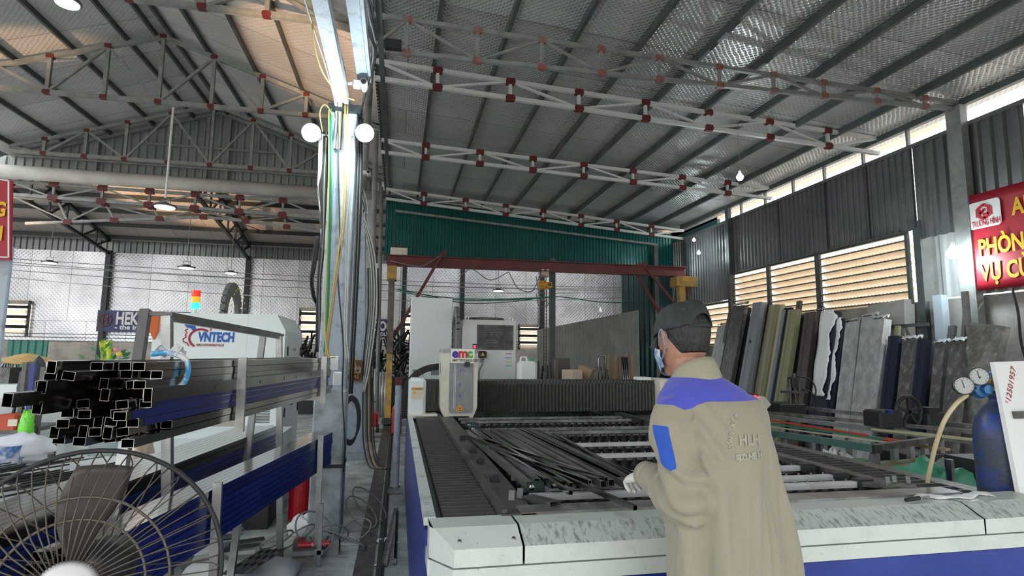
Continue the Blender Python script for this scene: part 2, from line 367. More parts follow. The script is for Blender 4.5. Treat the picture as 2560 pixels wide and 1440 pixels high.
# ---- left hall: gable roof, ridge along the depth
RX, RZ, EZ, LX, RX2 = -4.71, 7.86, 6.42, -9.0, -.5
def hz(x): return RZ-(RZ-EZ)*abs(x-RX)/(RX-LX)
for nm, xa, xb in (('ceiling_hall_left', LX-.4, RX), ('ceiling_hall_right', RX, RX2)):
    b = MB().add([(xa, y0, hz(xa)), (xb, y0, hz(xb)), (xb, 15.3, hz(xb)), (xa, 15.3, hz(xa))], [(0, 1, 2, 3)])
    struct(b.build(nm, M_foil_hall, solid=.03, uvf=lambda p: (p.x, p.y)))
k = 30
for x in (-9.0, -8.15, -7.2, -6.25, -5.35, -4.86, -4.56, -3.9, -3.0, -2.1, -1.2):
    z = hz(x)-.06; struct(MB().bar((x, y0, z), (x, 15.25, z), .05, .10).build('trim_%d' % k, M_purl)); k += 1
b = MB(); corr(b, (-.5, y0, 5.9), (0, 1, 0), (0, 0, 1), 16.7, .55, .13, .03, (1, 0, 0)); struct(b.build('wall_valley', M_corr, solid=.003))
# gable wall over the gutter
b = MB(); corr(b, (-9.6, 15.3, 5.9), (1, 0, 0), (0, 0, 1), 9.1, lambda x: max(.05, hz(x-9.6)-5.9), .19, .035, (0, -1, 0), kind='trap'); struct(b.build('wall_gable', M_gable, solid=.003))
for x in (-7.5, -5.0, -4.5, -1.4): struct(MB().bar((x, 15.2, 5.9), (x, 15.2, hz(x)-.1), .08, .06).build('trim_%d' % k, M_truss)); k += 1
for z in (6.25, 6.8): struct(MB().bar((-9.2+(z-6.25)*5, 15.18, z), (-.5-(z-6.25)*5, 15.18, z), .05, .05).build('trim_%d' % k, M_truss)); k += 1
# rafters along the gable top
for xa in (LX, RX2): struct(MB().bar((xa, 15.15, hz(xa)-.1), (RX, 15.15, hz(RX)-.1), .06, .08).build('trim_%d' % k, M_truss)); k += 1
# ---- rear hall running across: foil wall, sloping roof, eave
b = MB().add([(-18, 22, 1.9), (9.6, 22, 1.9), (9.6, 22, 5.05), (-18, 22, 5.05)], [(0, 1, 2, 3)])
struct(b.build('wall_rear_foil', M_foil_wall, solid=.02, uvf=lambda p: (p.x, p.z)))
struct(MB().box((-18, 22.0, 0), (9.6, 22.2, 1.9)).build('wall_rear_plaster', M_plaster))
b = MB(); corr(b, (-18, 22.05, 5.0), (1, 0, 0), (0, 0, 1), 27.6, .6, .19, .04, (0, -1, 0)); struct(b.build('wall_rear_eave', M_corr, solid=.003))
b = MB().add([(-18, 22.3, 5.45), (9.6, 22.3, 5.45), (9.6, 15.3, 7.1), (-18, 15.3, 7.1)], [(0, 1, 2, 3)])
struct(b.build('ceiling_rear', M_foil_back, solid=.03, uvf=lambda p: (p.x, p.y)))
for i in range(6):
    y = 21.6-i*1.0; z = 5.45+(22.3-y)*(1.65/7)-.07
    struct(MB().bar((-18, y, z), (9.5, y, z), .06, .13).build('trim_%d' % k, M_dark)); k += 1
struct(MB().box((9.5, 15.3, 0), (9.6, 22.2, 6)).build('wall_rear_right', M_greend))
struct(MB().box((-18.1, 15.3, 0), (-18, 22.2, 7)).build('wall_rear_left', M_foil_hall))
for x in (-10.08, -5.5, .15, 1.5+.9, 5.65): struct(MB().bar((x, 21.85, 0), (x, 21.85, 5.1), .16, .12, upv=(0, 1, 0)).build('trim_%d' % k, M_dark)); k += 1
# louvres low in the foil wall
def rearlouvre(name, x0, x1, z0=2.15, z1=3.15):
    root = struct(MB().bar((x0, 21.9, z1+.05), (x1, 21.9, z1+.05), .05, .12).build(name, M_dark))
    for q in (x0, x1): MB().bar((q, 21.88, z0-.1), (q, 21.88, z1+.1), .08, .05, upv=(0, 1, 0)).build('frame_post', M_dark, root)
    lit = MB().box((x0, 21.96, z0), (x1, 21.97, z1)).build('daylight_glow_panel', mat('rear_daylight', (1, 1, 1), emit=(1, .9, .72), es=2.2), root)  # glowing panel on the closed wall, stands in for daylight behind the slats
    n = 6
    for i in range(n+1):
        z = z0+(z1-z0)*i/n; b = MB(); corr(b, (x0, 21.86, z), (1, 0, 0), (0, -.06, .1), x1-x0, .12, .1, .02, (0, -1, 0), kind='wave'); b.build('slat', M_slats if i % 2 else M_slat, root)
rearlouvre('window_3', -14.3, -12.35); rearlouvre('window_4', -3.6, -2.5); rearlouvre('window_5', .1, .75); rearlouvre('window_6', 4.7, 5.55, 1.9, 2.7)
# ---- gutter beam under the gable
g = MB().tube([(-9.6, 15.05, 5.80), (-5, 15.05, 5.78), (-.55, 15.05, 5.74)], .17, 14)
tag(g.build('gutter_duct', M_duct, smooth=True), 'long pale grey round duct running under the corrugated gable wall', 'duct')
M_redl = mat('gusset_worn', (.26, .07, .065), (.20, .16, .15), rough=.6, sc=14)
struct(MB().box((-9.0, -1.45, 3.0), (8.0, -1.4, 6.0)).build('wall_front_light_block', M_corr))  # unseen wall behind the camera, added to cut light from the open end
# ================================================================ trusses
def truss(name, label, P, Q, nodes, mt, mg, w=.06, wb=.035, group=None, pattern=1, gs=.068, updir=(0, 0, 1), cat='roof truss', lower=True):
    """P(t), Q(t): top and bottom chord points; nodes: list of t; diagonals zig-zag"""
    root = thing(name, Q(0), label, cat, group)
    ts = [0]+list(nodes)+[1]
    m = MB()
    for a, b in zip(ts[:-1], ts[1:]): m.bar(P(a), P(b), w, w)
    m.build('top_chord', mt, root)
    m = MB()
    for a, b in zip(ts[:-1], ts[1:]): m.bar(Q(a), Q(b), w, w)
    m.build('bottom_chord', mt, root)
    dr = (P(1)-P(0)); dr.z = 0; dr.normalize(); nn = dr.cross(Vector((0, 0, 1)))
    for i, t in enumerate(nodes):
        if (P(t)-Q(t)).length > .1: MB().bar(P(t), Q(t), wb*1.3, wb*1.3, upv=dr).build('strut', mt, root)
        for pt in (P(t), Q(t)):
            g = MB(); s = gs; hh = s*.62
            g.ext([pt-dr*s*.8-Vector((0, 0, hh))-nn*w*.56, pt+dr*s*.8-Vector((0, 0, hh))-nn*w*.56, pt+dr*s-nn*w*.56, pt+dr*s*.75+Vector((0, 0, hh))-nn*w*.56, pt-dr*s*.75+Vector((0, 0, hh))-nn*w*.56, pt-dr*s-nn*w*.56], nn*w*1.12)
            g.build('gusset_plate', mg, root)
    for i, (a, b) in enumerate(zip(ts[:-1], ts[1:])):
        if (i+pattern) % 2: q = (P(a), Q(b))
        else: q = (Q(a), P(b))
        if (q[0]-q[1]).length > .2: MB().bar(q[0], q[1], wb, wb).build('brace', mt, root)
    return root
def L2(a, b): a, b = Vector(a), Vector(b); return lambda t: a.lerp(b, t)
def tn(x0, x1, xs): return [(x-x0)/(x1-x0) for x in xs]
def nodes_px(pts, y, x0, x1): return [(aY(u, v, y).x-x0)/(x1-x0) for u, v in pts]
nA = nodes_px([(1095, 163), (1276, 195), (1447, 222), (1613, 250), (1770, 277), (1922, 300), (2068, 325)], 7.85, -.45, 7.98)
truss('roof_truss', 'white roof truss with red gussets, nearest of the three white ones', L2((-.45, 7.85, 5.76), (7.98, 7.85, 5.34)), L2((-.45, 7.85, 5.5), (7.98, 7.85, 5.08)), nA, M_trussw, M_red, .06, .035, gs=.078)
nB = nodes_px([(1065, 365), (1200, 382), (1332, 400), (1459, 415), (1582, 432), (1705, 445), (1818, 460)], 10.7, -.45, 7.98)
truss('roof_truss', 'white roof truss with red gussets, middle one of the three white ones', L2((-.45, 10.7, 5.68), (7.98, 10.7, 5.31)), L2((-.45, 10.7, 5.44), (7.98, 10.7, 5.08)), nB, M_trussw, M_red, .062, .035, gs=.085)
nC = nodes_px([(1060, 487), (1164, 502), (1264, 516), (1358, 530), (1452, 547), (1541, 560), (1628, 572)], 14.6, -.45, 7.98)
truss('roof_truss', 'white roof truss with red gussets right in front of the green sheet wall', L2((-.45, 14.6, 5.86), (7.98, 14.6, 5.2)), L2((-.45, 14.6, 5.6), (7.98, 14.6, 4.96)), nC, M_trussw, M_red, .065, .035, gs=.09)
nD = nodes_px([(1020, 12), (1195, 40), (1355, 72), (1502, 95), (1647, 122), (1797, 148), (1932, 175), (2058, 200), (2190, 220), (2310, 238)], 6.4, -.45, 7.98)
truss('roof_truss', 'grey roof truss tapering to the right wall, nearest over the cutting machine', L2((-.45, 6.4, 5.56), (7.98, 6.4, 5.32)), lambda t: Vector((-.45, 6.4, 5.12)).lerp(Vector((7.98, 6.4, 5.22)), t), nD, M_truss, M_redl, .05, .03, pattern=0, gs=.06)
# trusses of the left hall (triangular)
def gP(y): return lambda t: Vector((LX+(RX2-LX)*t, y, hz(LX+(RX2-LX)*t)-.14))
def gQ(y, z): return lambda t: Vector((LX+(RX2-LX)*t, y, min(z, hz(LX+(RX2-LX)*t)-.18)))
gx = [-8.3, -7.45, -6.6, -5.65, -4.71, -3.77, -2.85, -2.0, -1.2]
for y, lb in ((8.05, 'grey gable truss of the left hall cut by the top edge of the picture'), (11.5, 'grey gable truss of the left hall carrying the lamp pole'), (14.6, 'grey gable truss of the left hall just before the corrugated gable wall')):
    truss('gable_truss', lb, gP(y), gQ(y, 6.38 if y < 14 else 6.17), tn(LX, RX2, gx), M_truss, M_red, .08, .05)
# lattice girder under the duct (three chords)
nG = [(LX+.9+i*1.02-LX)/(RX2-LX) for i in range(8)]
truss('lattice_girder', 'lattice girder with red gussets hanging under the grey duct', L2((LX-.3, 15.25, 5.62), (RX2, 15.25, 5.52)), L2((LX-.3, 15.25, 5.30), (RX2, 15.25, 5.12)), nG, M_truss, M_red, .07, .04, gs=.115)
def aq(t):
    x = LX+(RX2-LX)*t; return Vector((x, 15.45, 4.65+.42*(1-abs(t-.5)*2)))
truss('lattice_girder', 'arched lattice girder behind the grey duct, lower of the pair', L2((LX-.3, 15.45, 5.28), (RX2, 15.45, 5.12)), aq, nG, M_truss, M_red, .06, .035, gs=.10)
# knee trusses of the rear hall: fans between post and roof
for x, lb in ((-10.08, 'dark lattice rafter of the rear hall above the left dark post'), (-5.5, 'dark lattice rafter of the rear hall above the right dark post')):
    root = thing('rafter_truss', (x, 21.8, 5.0), lb, 'roof truss')
    A = Vector((x, 21.8, 5.45)); B = Vector((x, 15.6, 6.9)); C_ = Vector((x, 21.8, 5.0)); D_ = Vector((x, 15.6, 5.9))
    MB().bar(A, B, .1, .1).build('top_chord', M_dark, root); MB().bar(C_, D_, .09, .09).build('bottom_chord', M_dark, root)
    for i in range(1, 7):
        t = i/7; s = (i-1)/7
        MB().bar(A.lerp(B, t), C_.lerp(D_, t), .05, .05).build('strut', M_dark, root)
        MB().bar(A.lerp(B, s), C_.lerp(D_, t), .05, .05).build('brace', M_dark, root)
# long corner brackets at the far right
p = aY(1770, 527, 14.0)
# ================================================================ hanging lamps (each gives its own light)
def highbay(p, r, lb, drop, energy, soft=False, body=True, poleM=None, ring=False, group=None):
    x, y, z = p; t = thing('high_bay_lamp', p, lb, 'hanging lamp', group)
    MB().lathe([(0, .07), (r*.35, .07), (r*.5, .03), (r, .02), (r*1.03, 0), (r*.9, -.012), (0, -.012)], (x, y, z+.012), (0, 0, 1), 28).build('housing', M_lampb, t)
    MB().lathe([(0, -.02), (r*.82, -.018), (r*.86, -.006), (r*.5, -.004), (0, -.004)], (x, y, z), (0, 0, 1), 28).build('led_disc', M_ledd if soft else M_led, t)
    MB().tube([(x-.09, y, z+.05), (x-.09, y, z+.17), (x+.09, y, z+.17), (x+.09, y, z+.05)], .006, 6).build('hanger_bracket', M_lampb, t)
    if drop: MB().cyl((x, y, z+.17), (x, y, z+drop), .02 if poleM else .007, 8).build('drop_pole' if poleM else 'cord', poleM or M_wire_g, t)
    lamp('high_bay_light', 'SPOT', (x, y, z-.04), energy, (.9, .97, 1), r*.7, rot=(0, 0, -1), spot=2.7)
    return t
highbay(tuple(aY(412, 518, 11.0)), .19, 'bright lamp on a long white pole under the gable truss', 1.9, 180, poleM=M_trussw)
highbay(tuple(aY(168, 8, 8.0)), .16, 'bright lamp cut by the top edge in the left hall', .5, 120)
for (u, v), y, d, lb in (((124, 657), 19, 1.9, 'dim pendant lamp farthest left before the foil wall'), ((466, 670), 15.5, 2.3, 'pendant lamp in the middle before the foil wall, with a black rim'), ((577, 683), 19, 1.5, 'pendant lamp right of the black rimmed one before the foil wall'), ((1246, 727), 19, .9, 'dim pendant lamp seen under the red crane beam')):
    highbay(tuple(aY(u, v, y)), .2, lb, d, 110, soft=True)
def bulb(p, r, wire, lb, e, on=True, hook=0):
    x, y, z = p; t = thing('light_bulb', p, lb, 'light bulb')
    MB().lathe([(0, -r), (r*.6, -r*.85), (r, -r*.2), (r*.95, r*.3), (r*.5, r*.95), (r*.35, r*1.2), (0, r*1.2)], p, (0, 0, 1), 20).build('glass', M_led if on else M_whiteb, t, smooth=True)
    MB().cyl((x, y, z+r*1.1), (x, y, z+r*1.9), r*.36, 14).build('socket', M_whiteb, t)
    if wire: MB().cyl((x, y, z+r*1.8), (x, y, z+wire), .004, 6).build('cord', M_wire_g, t)
    if on: lamp('bulb_light', 'POINT', (x, y, z-r-.03), e, (.85, .96, 1), r)
bulb(tuple(aY(1850, 443, 7.83)), .055, .98, 'glowing white bulb on a long cord under the nearest white truss', 30)
bulb(tuple(aY(2383, 633, 6.35)), .085, 0, 'blazing bulb on the right wall beside the red banner', 45)
bulb(tuple(aY(1735, 600, 13.2)), .04, .1, 'small glowing bulb in the far right corner under the roof', 12)
bulb(tuple(aY(1747, 632, 13.0)), .045, .1, 'second small bulb in the far right corner, lower', 12)
bulb(tuple(aY(1500, 780, 18.0)), .09, .35, 'unlit white bulb hanging before the foil wall', 0, on=False)
# brackets in the far right corner
o = MB().bar(aY(1760, 526, 13.6), aY(1828, 533, 12.4), .05, .05).build('wall_bracket', M_trussw); tag(o, 'white steel bracket sticking out high at the far end of the clerestory', 'bracket')
o = MB().bar(aY(1812, 568, 12.6), aY(1838, 573, 12.2), .05, .05).build('wall_bracket', M_trussw); tag(o, 'short white pipe bracket just below the longer one', 'bracket')
# added warm spots in place of sunlight thrown back up onto the roofs
def glint(src, dst, e, ang, col=(1, .62, .34), size=.15): lamp('yard_bounce_spot', 'SPOT', src, e, col, size, rot=Vector(dst)-Vector(src), spot=ang)
glint((-12.5, 8.0, .6), (-7.0, 11.2, 7.1), 5000, .15)
glint((-2.1, 1.2, .3), (-1.7, 9.8, 6.8), 7500, .25)
glint((-14, 12, .5), (-7.0, 18.3, 6.2), 12000, .34)
# ================================================================ column row
col = thing('steel_column', (-.55, 5.55, 0), 'pale blue flaking steel column on a concrete base, nearest in the row, between two floodlights', 'column')
def chan(x0, x1, y0, y1, z0, z1, parent, name, m):   # H-section: two flanges and a web
    b = MB(); b.box((x0, y0, z0), (x0+.03, y1, z1)); b.box((x1-.03, y0, z0), (x1, y1, z1)); b.box((x0, (y0+y1)/2-.05, z0), (x1, (y0+y1)/2-.02, z1)); return b.build(name, m, parent)
b = MB(); b.cbox((-.725, 5.33, 0), (-.45, 5.66, 1.25), .012); b.build('base_block', M_palec, col)
MB().box((-.73, 5.325, .57), (-.445, 5.67, .60)).build('strap', M_rubber, col)
b = MB(); b.cbox((-.705, 5.38, 1.2), (-.655, 5.64, 3.98), .008); b.cbox((-.66, 5.40, 1.2), (-.54, 5.62, 3.98), .006); b.cbox((-.545, 5.38, 1.2), (-.465, 5.64, 3.98), .008); b.build('shaft', M_pale, col)
MB().box((-.73, 5.33, 3.88), (-.43, 5.70, 3.95)).build('cap_plate', M_dark, col)
for i, (y, s, lb) in enumerate([(8.9, .30, 'pale blue painted column, second in the row behind the switch boxes'), (11.15, .26, 'pale grey column, third in the row before the crane leg')]):
    c = thing('steel_column', (-.58, y, 0), lb, 'column')
    zt = 4.1 if i == 0 else 4.6
    xb, xt = ((-.56, -.735), (-.53, -.62))[i]; wd = (.27, .17)[i]
    MB().bar((xb, y+.12, 0), (xt, y+.12, zt), wd, .24, upv=(0, 1, 0)).build('shaft', M_pale if i == 0 else M_palec, c)
    MB().box((xb-wd*.55, y-.02, 0), (xb+wd*.55, y+.26, .12)).build('base_plate', M_palec, c)
# pipe posts that carry the lean-to trusses
for y, zt, lb in ((7.85, 5.9, 'grey pipe post standing on the second column under the nearest white truss'), (10.7, 5.85, 'grey pipe post under the middle white truss'), (14.6, 5.9, 'grey pipe post beside the green sheet wall')):
    o = (MB().cyl((-.47, y, 0), (-.56, y, zt), .05) if y > 8 else MB().cyl((-.64, 9.02, 4.1), (-.60, 9.02, 5.9), .055).bar((-.60, 9.02, 5.62), (-.50, 7.85, 5.62), .06, .06)).build('pipe_post', M_truss, smooth=True); tag(o, lb, 'post')
for y, lb in ((6.4, 'grey post on the right wall under the tapering truss'), (12.24, 'dark post on the right wall at the far end of the louvres'), (14.3, 'thin dark post in the far right corner by the crane')):
    s = .11 if y < 7 else .055
    o = MB().box((WX-.12-s*.5, y-s, 0), (WX-.05, y+s, 5.25 if y < 13 else 4.9)).build('wall_post', M_truss if y < 7 else M_purl); tag(o, lb, 'post')
# two longitudinal beams over the column row, coming towards the camera
for x0, z0, w, lb in ((-.60, 4.00, .11, 'pale blue beam running overhead from the column, left one'), (-.43, 4.30, .10, 'pale blue beam running overhead from the column, right one')):
    b = MB(); b.bar((x0, -.5, z0), (x0, 5.6, z0), w, .10); tag(b.build('overhead_beam', M_pale), lb, 'beam')
o = MB().bar((-.37, -.5, 4.32), (-.37, 5.5, 4.32), .04, .1).build('overhead_beam', M_pale); tag(o, 'thin pale strip beam beside the twisted black cables overhead', 'beam')
for x, z, lb in ((-.66, 4.1, 'dark steel angle left of the overhead beams'), (-.28, 4.75, 'dark purlin pipe right of the overhead cables')):
    o = MB().bar((x, -.5, z), (x, 9, z), .05, .05).build('overhead_angle', M_purl); tag(o, lb, 'beam')
# dark timber block hanging on the truss by the column
o = MB().box((-.27, 6.3, 5.12), (-.08, 6.45, 5.23)).build('junction_box', M_dark); tag(o, 'small dark box on the tapering truss above the camera', 'box')
# ---- floodlights either side of the column
def flood(x, y, z, dx, lb):
    r = thing('floodlight', (x, y, z), lb, 'floodlight')
    MB().lathe([(0, -.05), (.05, -.05), (.075, -.02), (.085, .03), (.085, .05), (0, .05)], (x, y, z), (.0, -1, -.25), 24).build('housing', M_lampb, r, smooth=False)
    MB().lathe([(0, .052), (.078, .052), (.07, .062), (0, .066)], (x, y, z), (0, -1, -.25), 24).build('lens', M_led, r)
    MB().bar((x, y+.05, z+.02), (x+dx, y+.12, z+.03), .03, .02).build('bracket', M_lampb, r)
    lamp('floodlight_light', 'POINT', (x, y-.16, z-.03), 38, (.84, .96, 1), .07)
    return r
flood(-.84, 5.2, 3.58, .14, 'blazing round floodlight on the left side of the main column')
flood(-.37, 5.2, 3.62, -.10, 'blazing round floodlight on the right side of the main column')
# ---- cctv cameras
def cctv(p, s, lb):
    r = thing('security_camera', p, lb, 'security camera'); x, y, z = p
    MB().cyl((x, y+.10*s, z), (x, y-.06*s, z), .035*s, 18).build('barrel', M_whiteb, r, smooth=True, )
    MB().lathe([(.026*s, 0), (.026*s, .003)], (x, y-.061*s, z), (0, -1, 0)).cyl((x, y-.0605*s, z), (x, y-.063*s, z), .027*s).build('lens', M_black, r)
    MB().cbox((x-.1*s, y-.03*s, z-.03*s), (x-.035*s, y+.05*s, z+.03*s), .006).build('junction_box', M_whiteb, r)
    MB().bar((x-.1*s, y, z), (x-.15*s, y+.02, z), .02*s, .02*s).build('arm', M_whiteb, r)
cctv(tuple(aY(910, 211, 5.3)), 1., 'white bullet security camera high on the main column')
cctv(tuple(aY(921, 432, 7.6)), .8, 'small white security camera pointing down behind the main column')
# ---- switches
def swbox(u0, v0, u1, v1, y, lb, n):
    a = aY(u0, v0, y); b = aY(u1, v1, y); r = thing('switch_box', (a+b)/2, lb, 'electrical switch')
    MB().cbox((a.x, y, b.z), (b.x, y+.05, a.z), .006).build('box', M_whiteb, r)
    for i in range(n):
        zc = b.z+(a.z-b.z)*(i+.5)/n; MB().box((a.x+.03, y-.004, zc-.018), (b.x-.02, y, zc+.018)).build('rocker', M_white, r)
swbox(822, 890, 845, 925, 5.27, 'white breaker box on the main column, upper one', 1)
swbox(833, 930, 853, 963, 5.25, 'white twin rocker switch on the main column, lower one', 2)
swbox(926, 915, 933, 945, 8.85, 'small white switch on the second column', 1)
# open wiring board
a = aY(868, 900, 8.85); bb = aY(903, 953, 8.85); r = thing('wiring_board', a, 'open brown wiring board with loose yellow wires on the column', 'wiring board')
MB().box((a.x, 8.83, bb.z), (bb.x, 8.86, a.z)).build('board', mat('brown_board', (.18, .08, .04), rough=.7), r)
for i in range(4): MB().box((a.x+.02+i*.05, 8.79, bb.z+.12), (a.x+.055+i*.05, 8.83, bb.z+.21)).build('breaker', M_whiteb if i % 2 else M_cream, r)
for i in range(6):
    q = [(a.x-.03+R_.random()*.26, 8.74+R_.random()*.05, bb.z-.03+R_.random()*.38) for _ in range(6)]
    MB().tube(bez(q, 5), .006, 5).build('wire', [M_wire_y, M_wire_o][i % 2], r, smooth=True)
# ---- cables on the column
def cable(pts, r, m, lb, group=None, n=6, name='cable'):
    o = MB().tube(bez(pts, n), r, 6).build(name, m, smooth=True); return tag(o, lb, 'cable', group)
def cp(lst, y): return [aY(u, v, y if not isinstance(y, (list, tuple)) else y[i]) for i, (u, v) in enumerate(lst)]
cable(cp([(827, 272), (827, 430), (823, 620), (818, 790), (812, 880)], 5.30), .013, M_wire_gr, 'green conduit running down the left face of the main column', n=4, name='conduit')
cable(cp([(822, 275), (822, 430), (818, 620), (812, 800), (820, 885), (838, 893)], 5.27), .006, M_wire_y, 'yellow cable beside the green conduit')
cable(cp([(845, 280), (846, 430), (850, 620), (845, 700), (858, 860), (856, 985), (862, 1100), (858, 1180)], 5.30), .006, M_rubber, 'black cable wandering down the middle of the main column')
for i, (u, m, lb) in enumerate([(869, M_wire_o, 'ochre cable on the main column, left of the pair'), (863, M_wire_y, 'ochre yellow cable on the main column, right of the pair')]):
    cable(cp([(u, 262), (u-2, 400), (u-8, 560), (u-30, 720), (u-48, 860), (u-45, 895)], 5.29), .007, m, lb)
for i, (du, lb) in enumerate([(0, 'white cable bundle strand down the right of the column, outer'), (-5, 'white cable bundle strand down the right of the column, inner')]):
    cable(cp([(886+du, 340), (884+du, 420), (872+du, 560), (870+du, 700), (866+du, 830), (872+du, 905)], 5.33), .007, M_wire_w, lb)
for i in range(4):
    cable(cp([(806+i*5, 330), (803+i*4, 450), (802+i*3, 600), (795+i*2, 700), (792+i*3, 790), (790+i*4, 880)], 5.42), .009, [M_rubber, M_rubber, M_wire_g, M_rubber][i], 'cable in the vertical bundle on the left edge of the main column', 'cables on the left edge of the column')
for i in range(3):
    cable(cp([(797-i*3, 590), (788-i*3, 660), (781-i*2, 700), (786-i*2, 740), (793, 770), (797, 850)], 5.5), .012, M_rubber, 'thick black cable bowing out left of the main column', 'bowed black cables left of the column')
for i in range(3):
    cable(cp([(806-i*4, 335), (803-i*3, 420), (795, 470), (800, 530), (804, 620)], 5.22), .006, M_wire_w, 'white lamp cable hanging below the left floodlight', 'white cables below the left floodlight')
# overhead cable bundles following the beams
for i in range(7):
    x = -.72+.028*i; z = 4.10+.02*math.sin(i*2.1)
    pts = [(x+.02*math.sin(y*1.3+i), y, z+.03*math.cos(y*1.1+i*1.7)) for y in (-.3, .8, 1.9, 3.0, 4.1, 5.0)]+[(-.66+.01*i, 5.35, 3.9), (-.66+.01*i, 5.33, 3.5)]
    cable(pts, .007+.002*(i % 2), [M_wire_w, M_wire_g, M_rubber, M_wire_w, M_wire_g, M_wire_o, M_rubber][i], 'cable in the overhead bundle left of the pale beams', 'overhead cables left of the beams')
for i in range(6):
    pts = [(-.32+.02*math.cos(y*5+i*1.05), y, 4.42+.02*math.sin(y*5+i*1.05)) for y in [q*.35 for q in range(-1, 16)]]+[(-.43, 5.5, 4.0), (-.445+.008*i, 5.5, 3.4), (-.445+.008*i, 5.6, 2.6), (-.445+.006*i, 5.6, 1.2)]
    cable(pts, .008, M_rubber if i % 3 else M_wire_g, 'cable in the twisted black bundle overhead and down the column', 'twisted black cables', n=3)
cable(cp([(838, 300), (815, 262), (800, 280), (806, 330)], 5.2), .005, M_wire_y, 'small yellow cable loop above the left floodlight')
cable(cp([(780, 60), (790, 130), (812, 190), (850, 235), (885, 250)], [4, 4.3, 4.6, 5, 5.1]), .007, M_wire_y, 'yellow and green cable swinging across under the overhead beams')
# tangle behind the column at the second column
for i in range(7):
    s = R_.random
    pts = cp([(884+i*3, 460), (878+i*6, 490), (895+i*4, 500+i*5), (905+i, 540), (925+i*2, 640), (930+i*2, 760), (915+i*2, 900), (905+i, 980)], 8.8-.02*i)
    cable(pts, .008, [M_wire_w, M_rubber, M_wire_g][i % 3], 'cable in the tangle on the second column', 'tangled cables on the second column')
for i in range(6):
    x = -.50+i*.03
    cable([(x, 8.85, 2.9), (x+.03, 8.8, 2.2), (x-.01, 8.85, 1.5), (x+.01, 8.8, .8), (x+.05, 8.6, .3), (x+.15, 8.3, .03), (x+.3, 8.1, .015)], .011, [M_rubber, M_wire_g, M_rubber, M_wire_o, M_rubber, M_rubber][i], 'cable dropping from the second column to the floor', 'cables dropping to the floor at the second column')
for i in range(3):
    pts = [(-.44+.07*math.sin(t)*(1+.15*i), 5.9, .9+.22*math.cos(t)+.02*i) for t in [q*2*PI/10 for q in range(11)]]
    o = MB().tube(bez(pts, 2), .011, 6).build('cable_coil', M_rubber, smooth=True); tag(o, 'coiled black cable hung behind the main column', 'cable', 'coils behind the column')
# loops on the floor by the base
for i in range(9):
    cx, cy, rr = [(-.75, 4.9, .14), (-.62, 5.0, .15), (-.48, 4.95, .13), (-.36, 4.9, .16), (-.28, 5.5, .14), (-.22, 5.7, .16), (-.9, 4.95, .12), (-.55, 4.8, .1), (-.3, 5.2, .12)][i]
    ph = R_.random()*6; tl = .5+.5*R_.random()
    pts = [(cx+rr*math.cos(t+ph), cy+rr*.8*math.sin(t+ph), .015+rr*tl*(1+math.sin(t+ph*2))) for t in [q*2*PI/12*1.15 for q in range(13)]]
    o = MB().tube(bez(pts, 3), .007, 6).build('hose_loop', M_wire_g, smooth=True); tag(o, 'loop of thin grey hose springing up around the column base', 'hose', 'hose loops at the column base')
# wires strung across the rear hall
for i, (za, zb, sag) in enumerate([(4.6, 4.25, .3), (4.5, 4.2, .5), (4.35, 4.1, .35), (4.2, 4.05, .6), (4.0, 3.9, .9), (2.0, 1.95, .1), (2.1, 2.05, .12), (1.88, 1.9, .15)]):
    pts = [(-15+i*.2+24*t, 20.5-.2*i, za+(zb-za)*t-sag*4*t*(1-t)*(.6 if i < 5 else .2)) for t in [q/10 for q in range(11)]]
    cable(pts, .012, M_rubber if i > 4 else M_wire_g, 'wire strung across the rear hall before the foil wall', 'wires across the rear hall', n=3)
for i in range(2):
    cable(cp([(995, 722+i*5), (1080, 740+i*4), (1200, 748+i*3), (1330, 745+i*2), (1400, 742), (1500, 755), (1600, 757)], 14.4), .014, M_wire_gr, 'green hose strung across under the crane', 'green hoses under the crane', n=4)
cable(cp([(985, 722), (1100, 745), (1160, 758), (1260, 756), (1330, 748)], 14.2), .010, M_rubber, 'black cable sagging under the green hoses')
# ================================================================ laser cutting machine
ORG = Vector((0, 0, 0))
LM = thing('laser_cutting_machine', (1.5, 4.5, 0), 'large cream and blue flatbed cutting machine with black bellows that the worker leans over', 'cutting machine')
XL, XR = .125, 2.93
M_bumps = MATS['worn_cream']
# scratches on the covers: thin dark flecks
t = M_bump.node_tree; n = t.nodes; L = t.links
tc = n.new('ShaderNodeTexCoord'); mp = n.new('ShaderNodeMapping'); mp.inputs['Rotation'].default_value = (0, .3, -.5); mp.inputs['Scale'].default_value = (30, 2.5, 8)
ns = n.new('ShaderNodeTexNoise'); ns.inputs['Scale'].default_value = 4; ns.inputs['Detail'].default_value = 7; ns.inputs['Roughness'].default_value = .75
rr = n.new('ShaderNodeValToRGB'); rr.color_ramp.elements[0].position = .64; rr.color_ramp.elements[1].position = .67; rr.color_ramp.elements[0].color = (1, 1, 1, 1); rr.color_ramp.elements[1].color = (.22, .22, .20, 1)
mx = n.new('ShaderNodeMixRGB'); mx.blend_type = 'MULTIPLY'; mx.inputs[0].default_value = 1
L.new(tc.outputs['Object'], mp.inputs[0]); L.new(mp.outputs[0], ns.inputs['Vector']); L.new(ns.outputs['Fac'], rr.inputs[0])
src = [l for l in t.links if l.to_socket == n['Principled BSDF'].inputs['Base Color']][0].from_socket
L.new(src, mx.inputs[1]); L.new(rr.outputs[0], mx.inputs[2]); L.new(mx.outputs[0], n['Principled BSDF'].inputs['Base Color'])
M_scr = mat('scratched_cover', (.48, .53, .50), (.24, .26, .25), rough=.33, sc=55, lo=.50, hi=.62, stretch=(1.2, .3, .6))
M_worn = mat('worn_edge', (.34, .34, .33), (.15, .14, .14), rough=.35, metal=.4, sc=5, lo=.35, hi=.6)
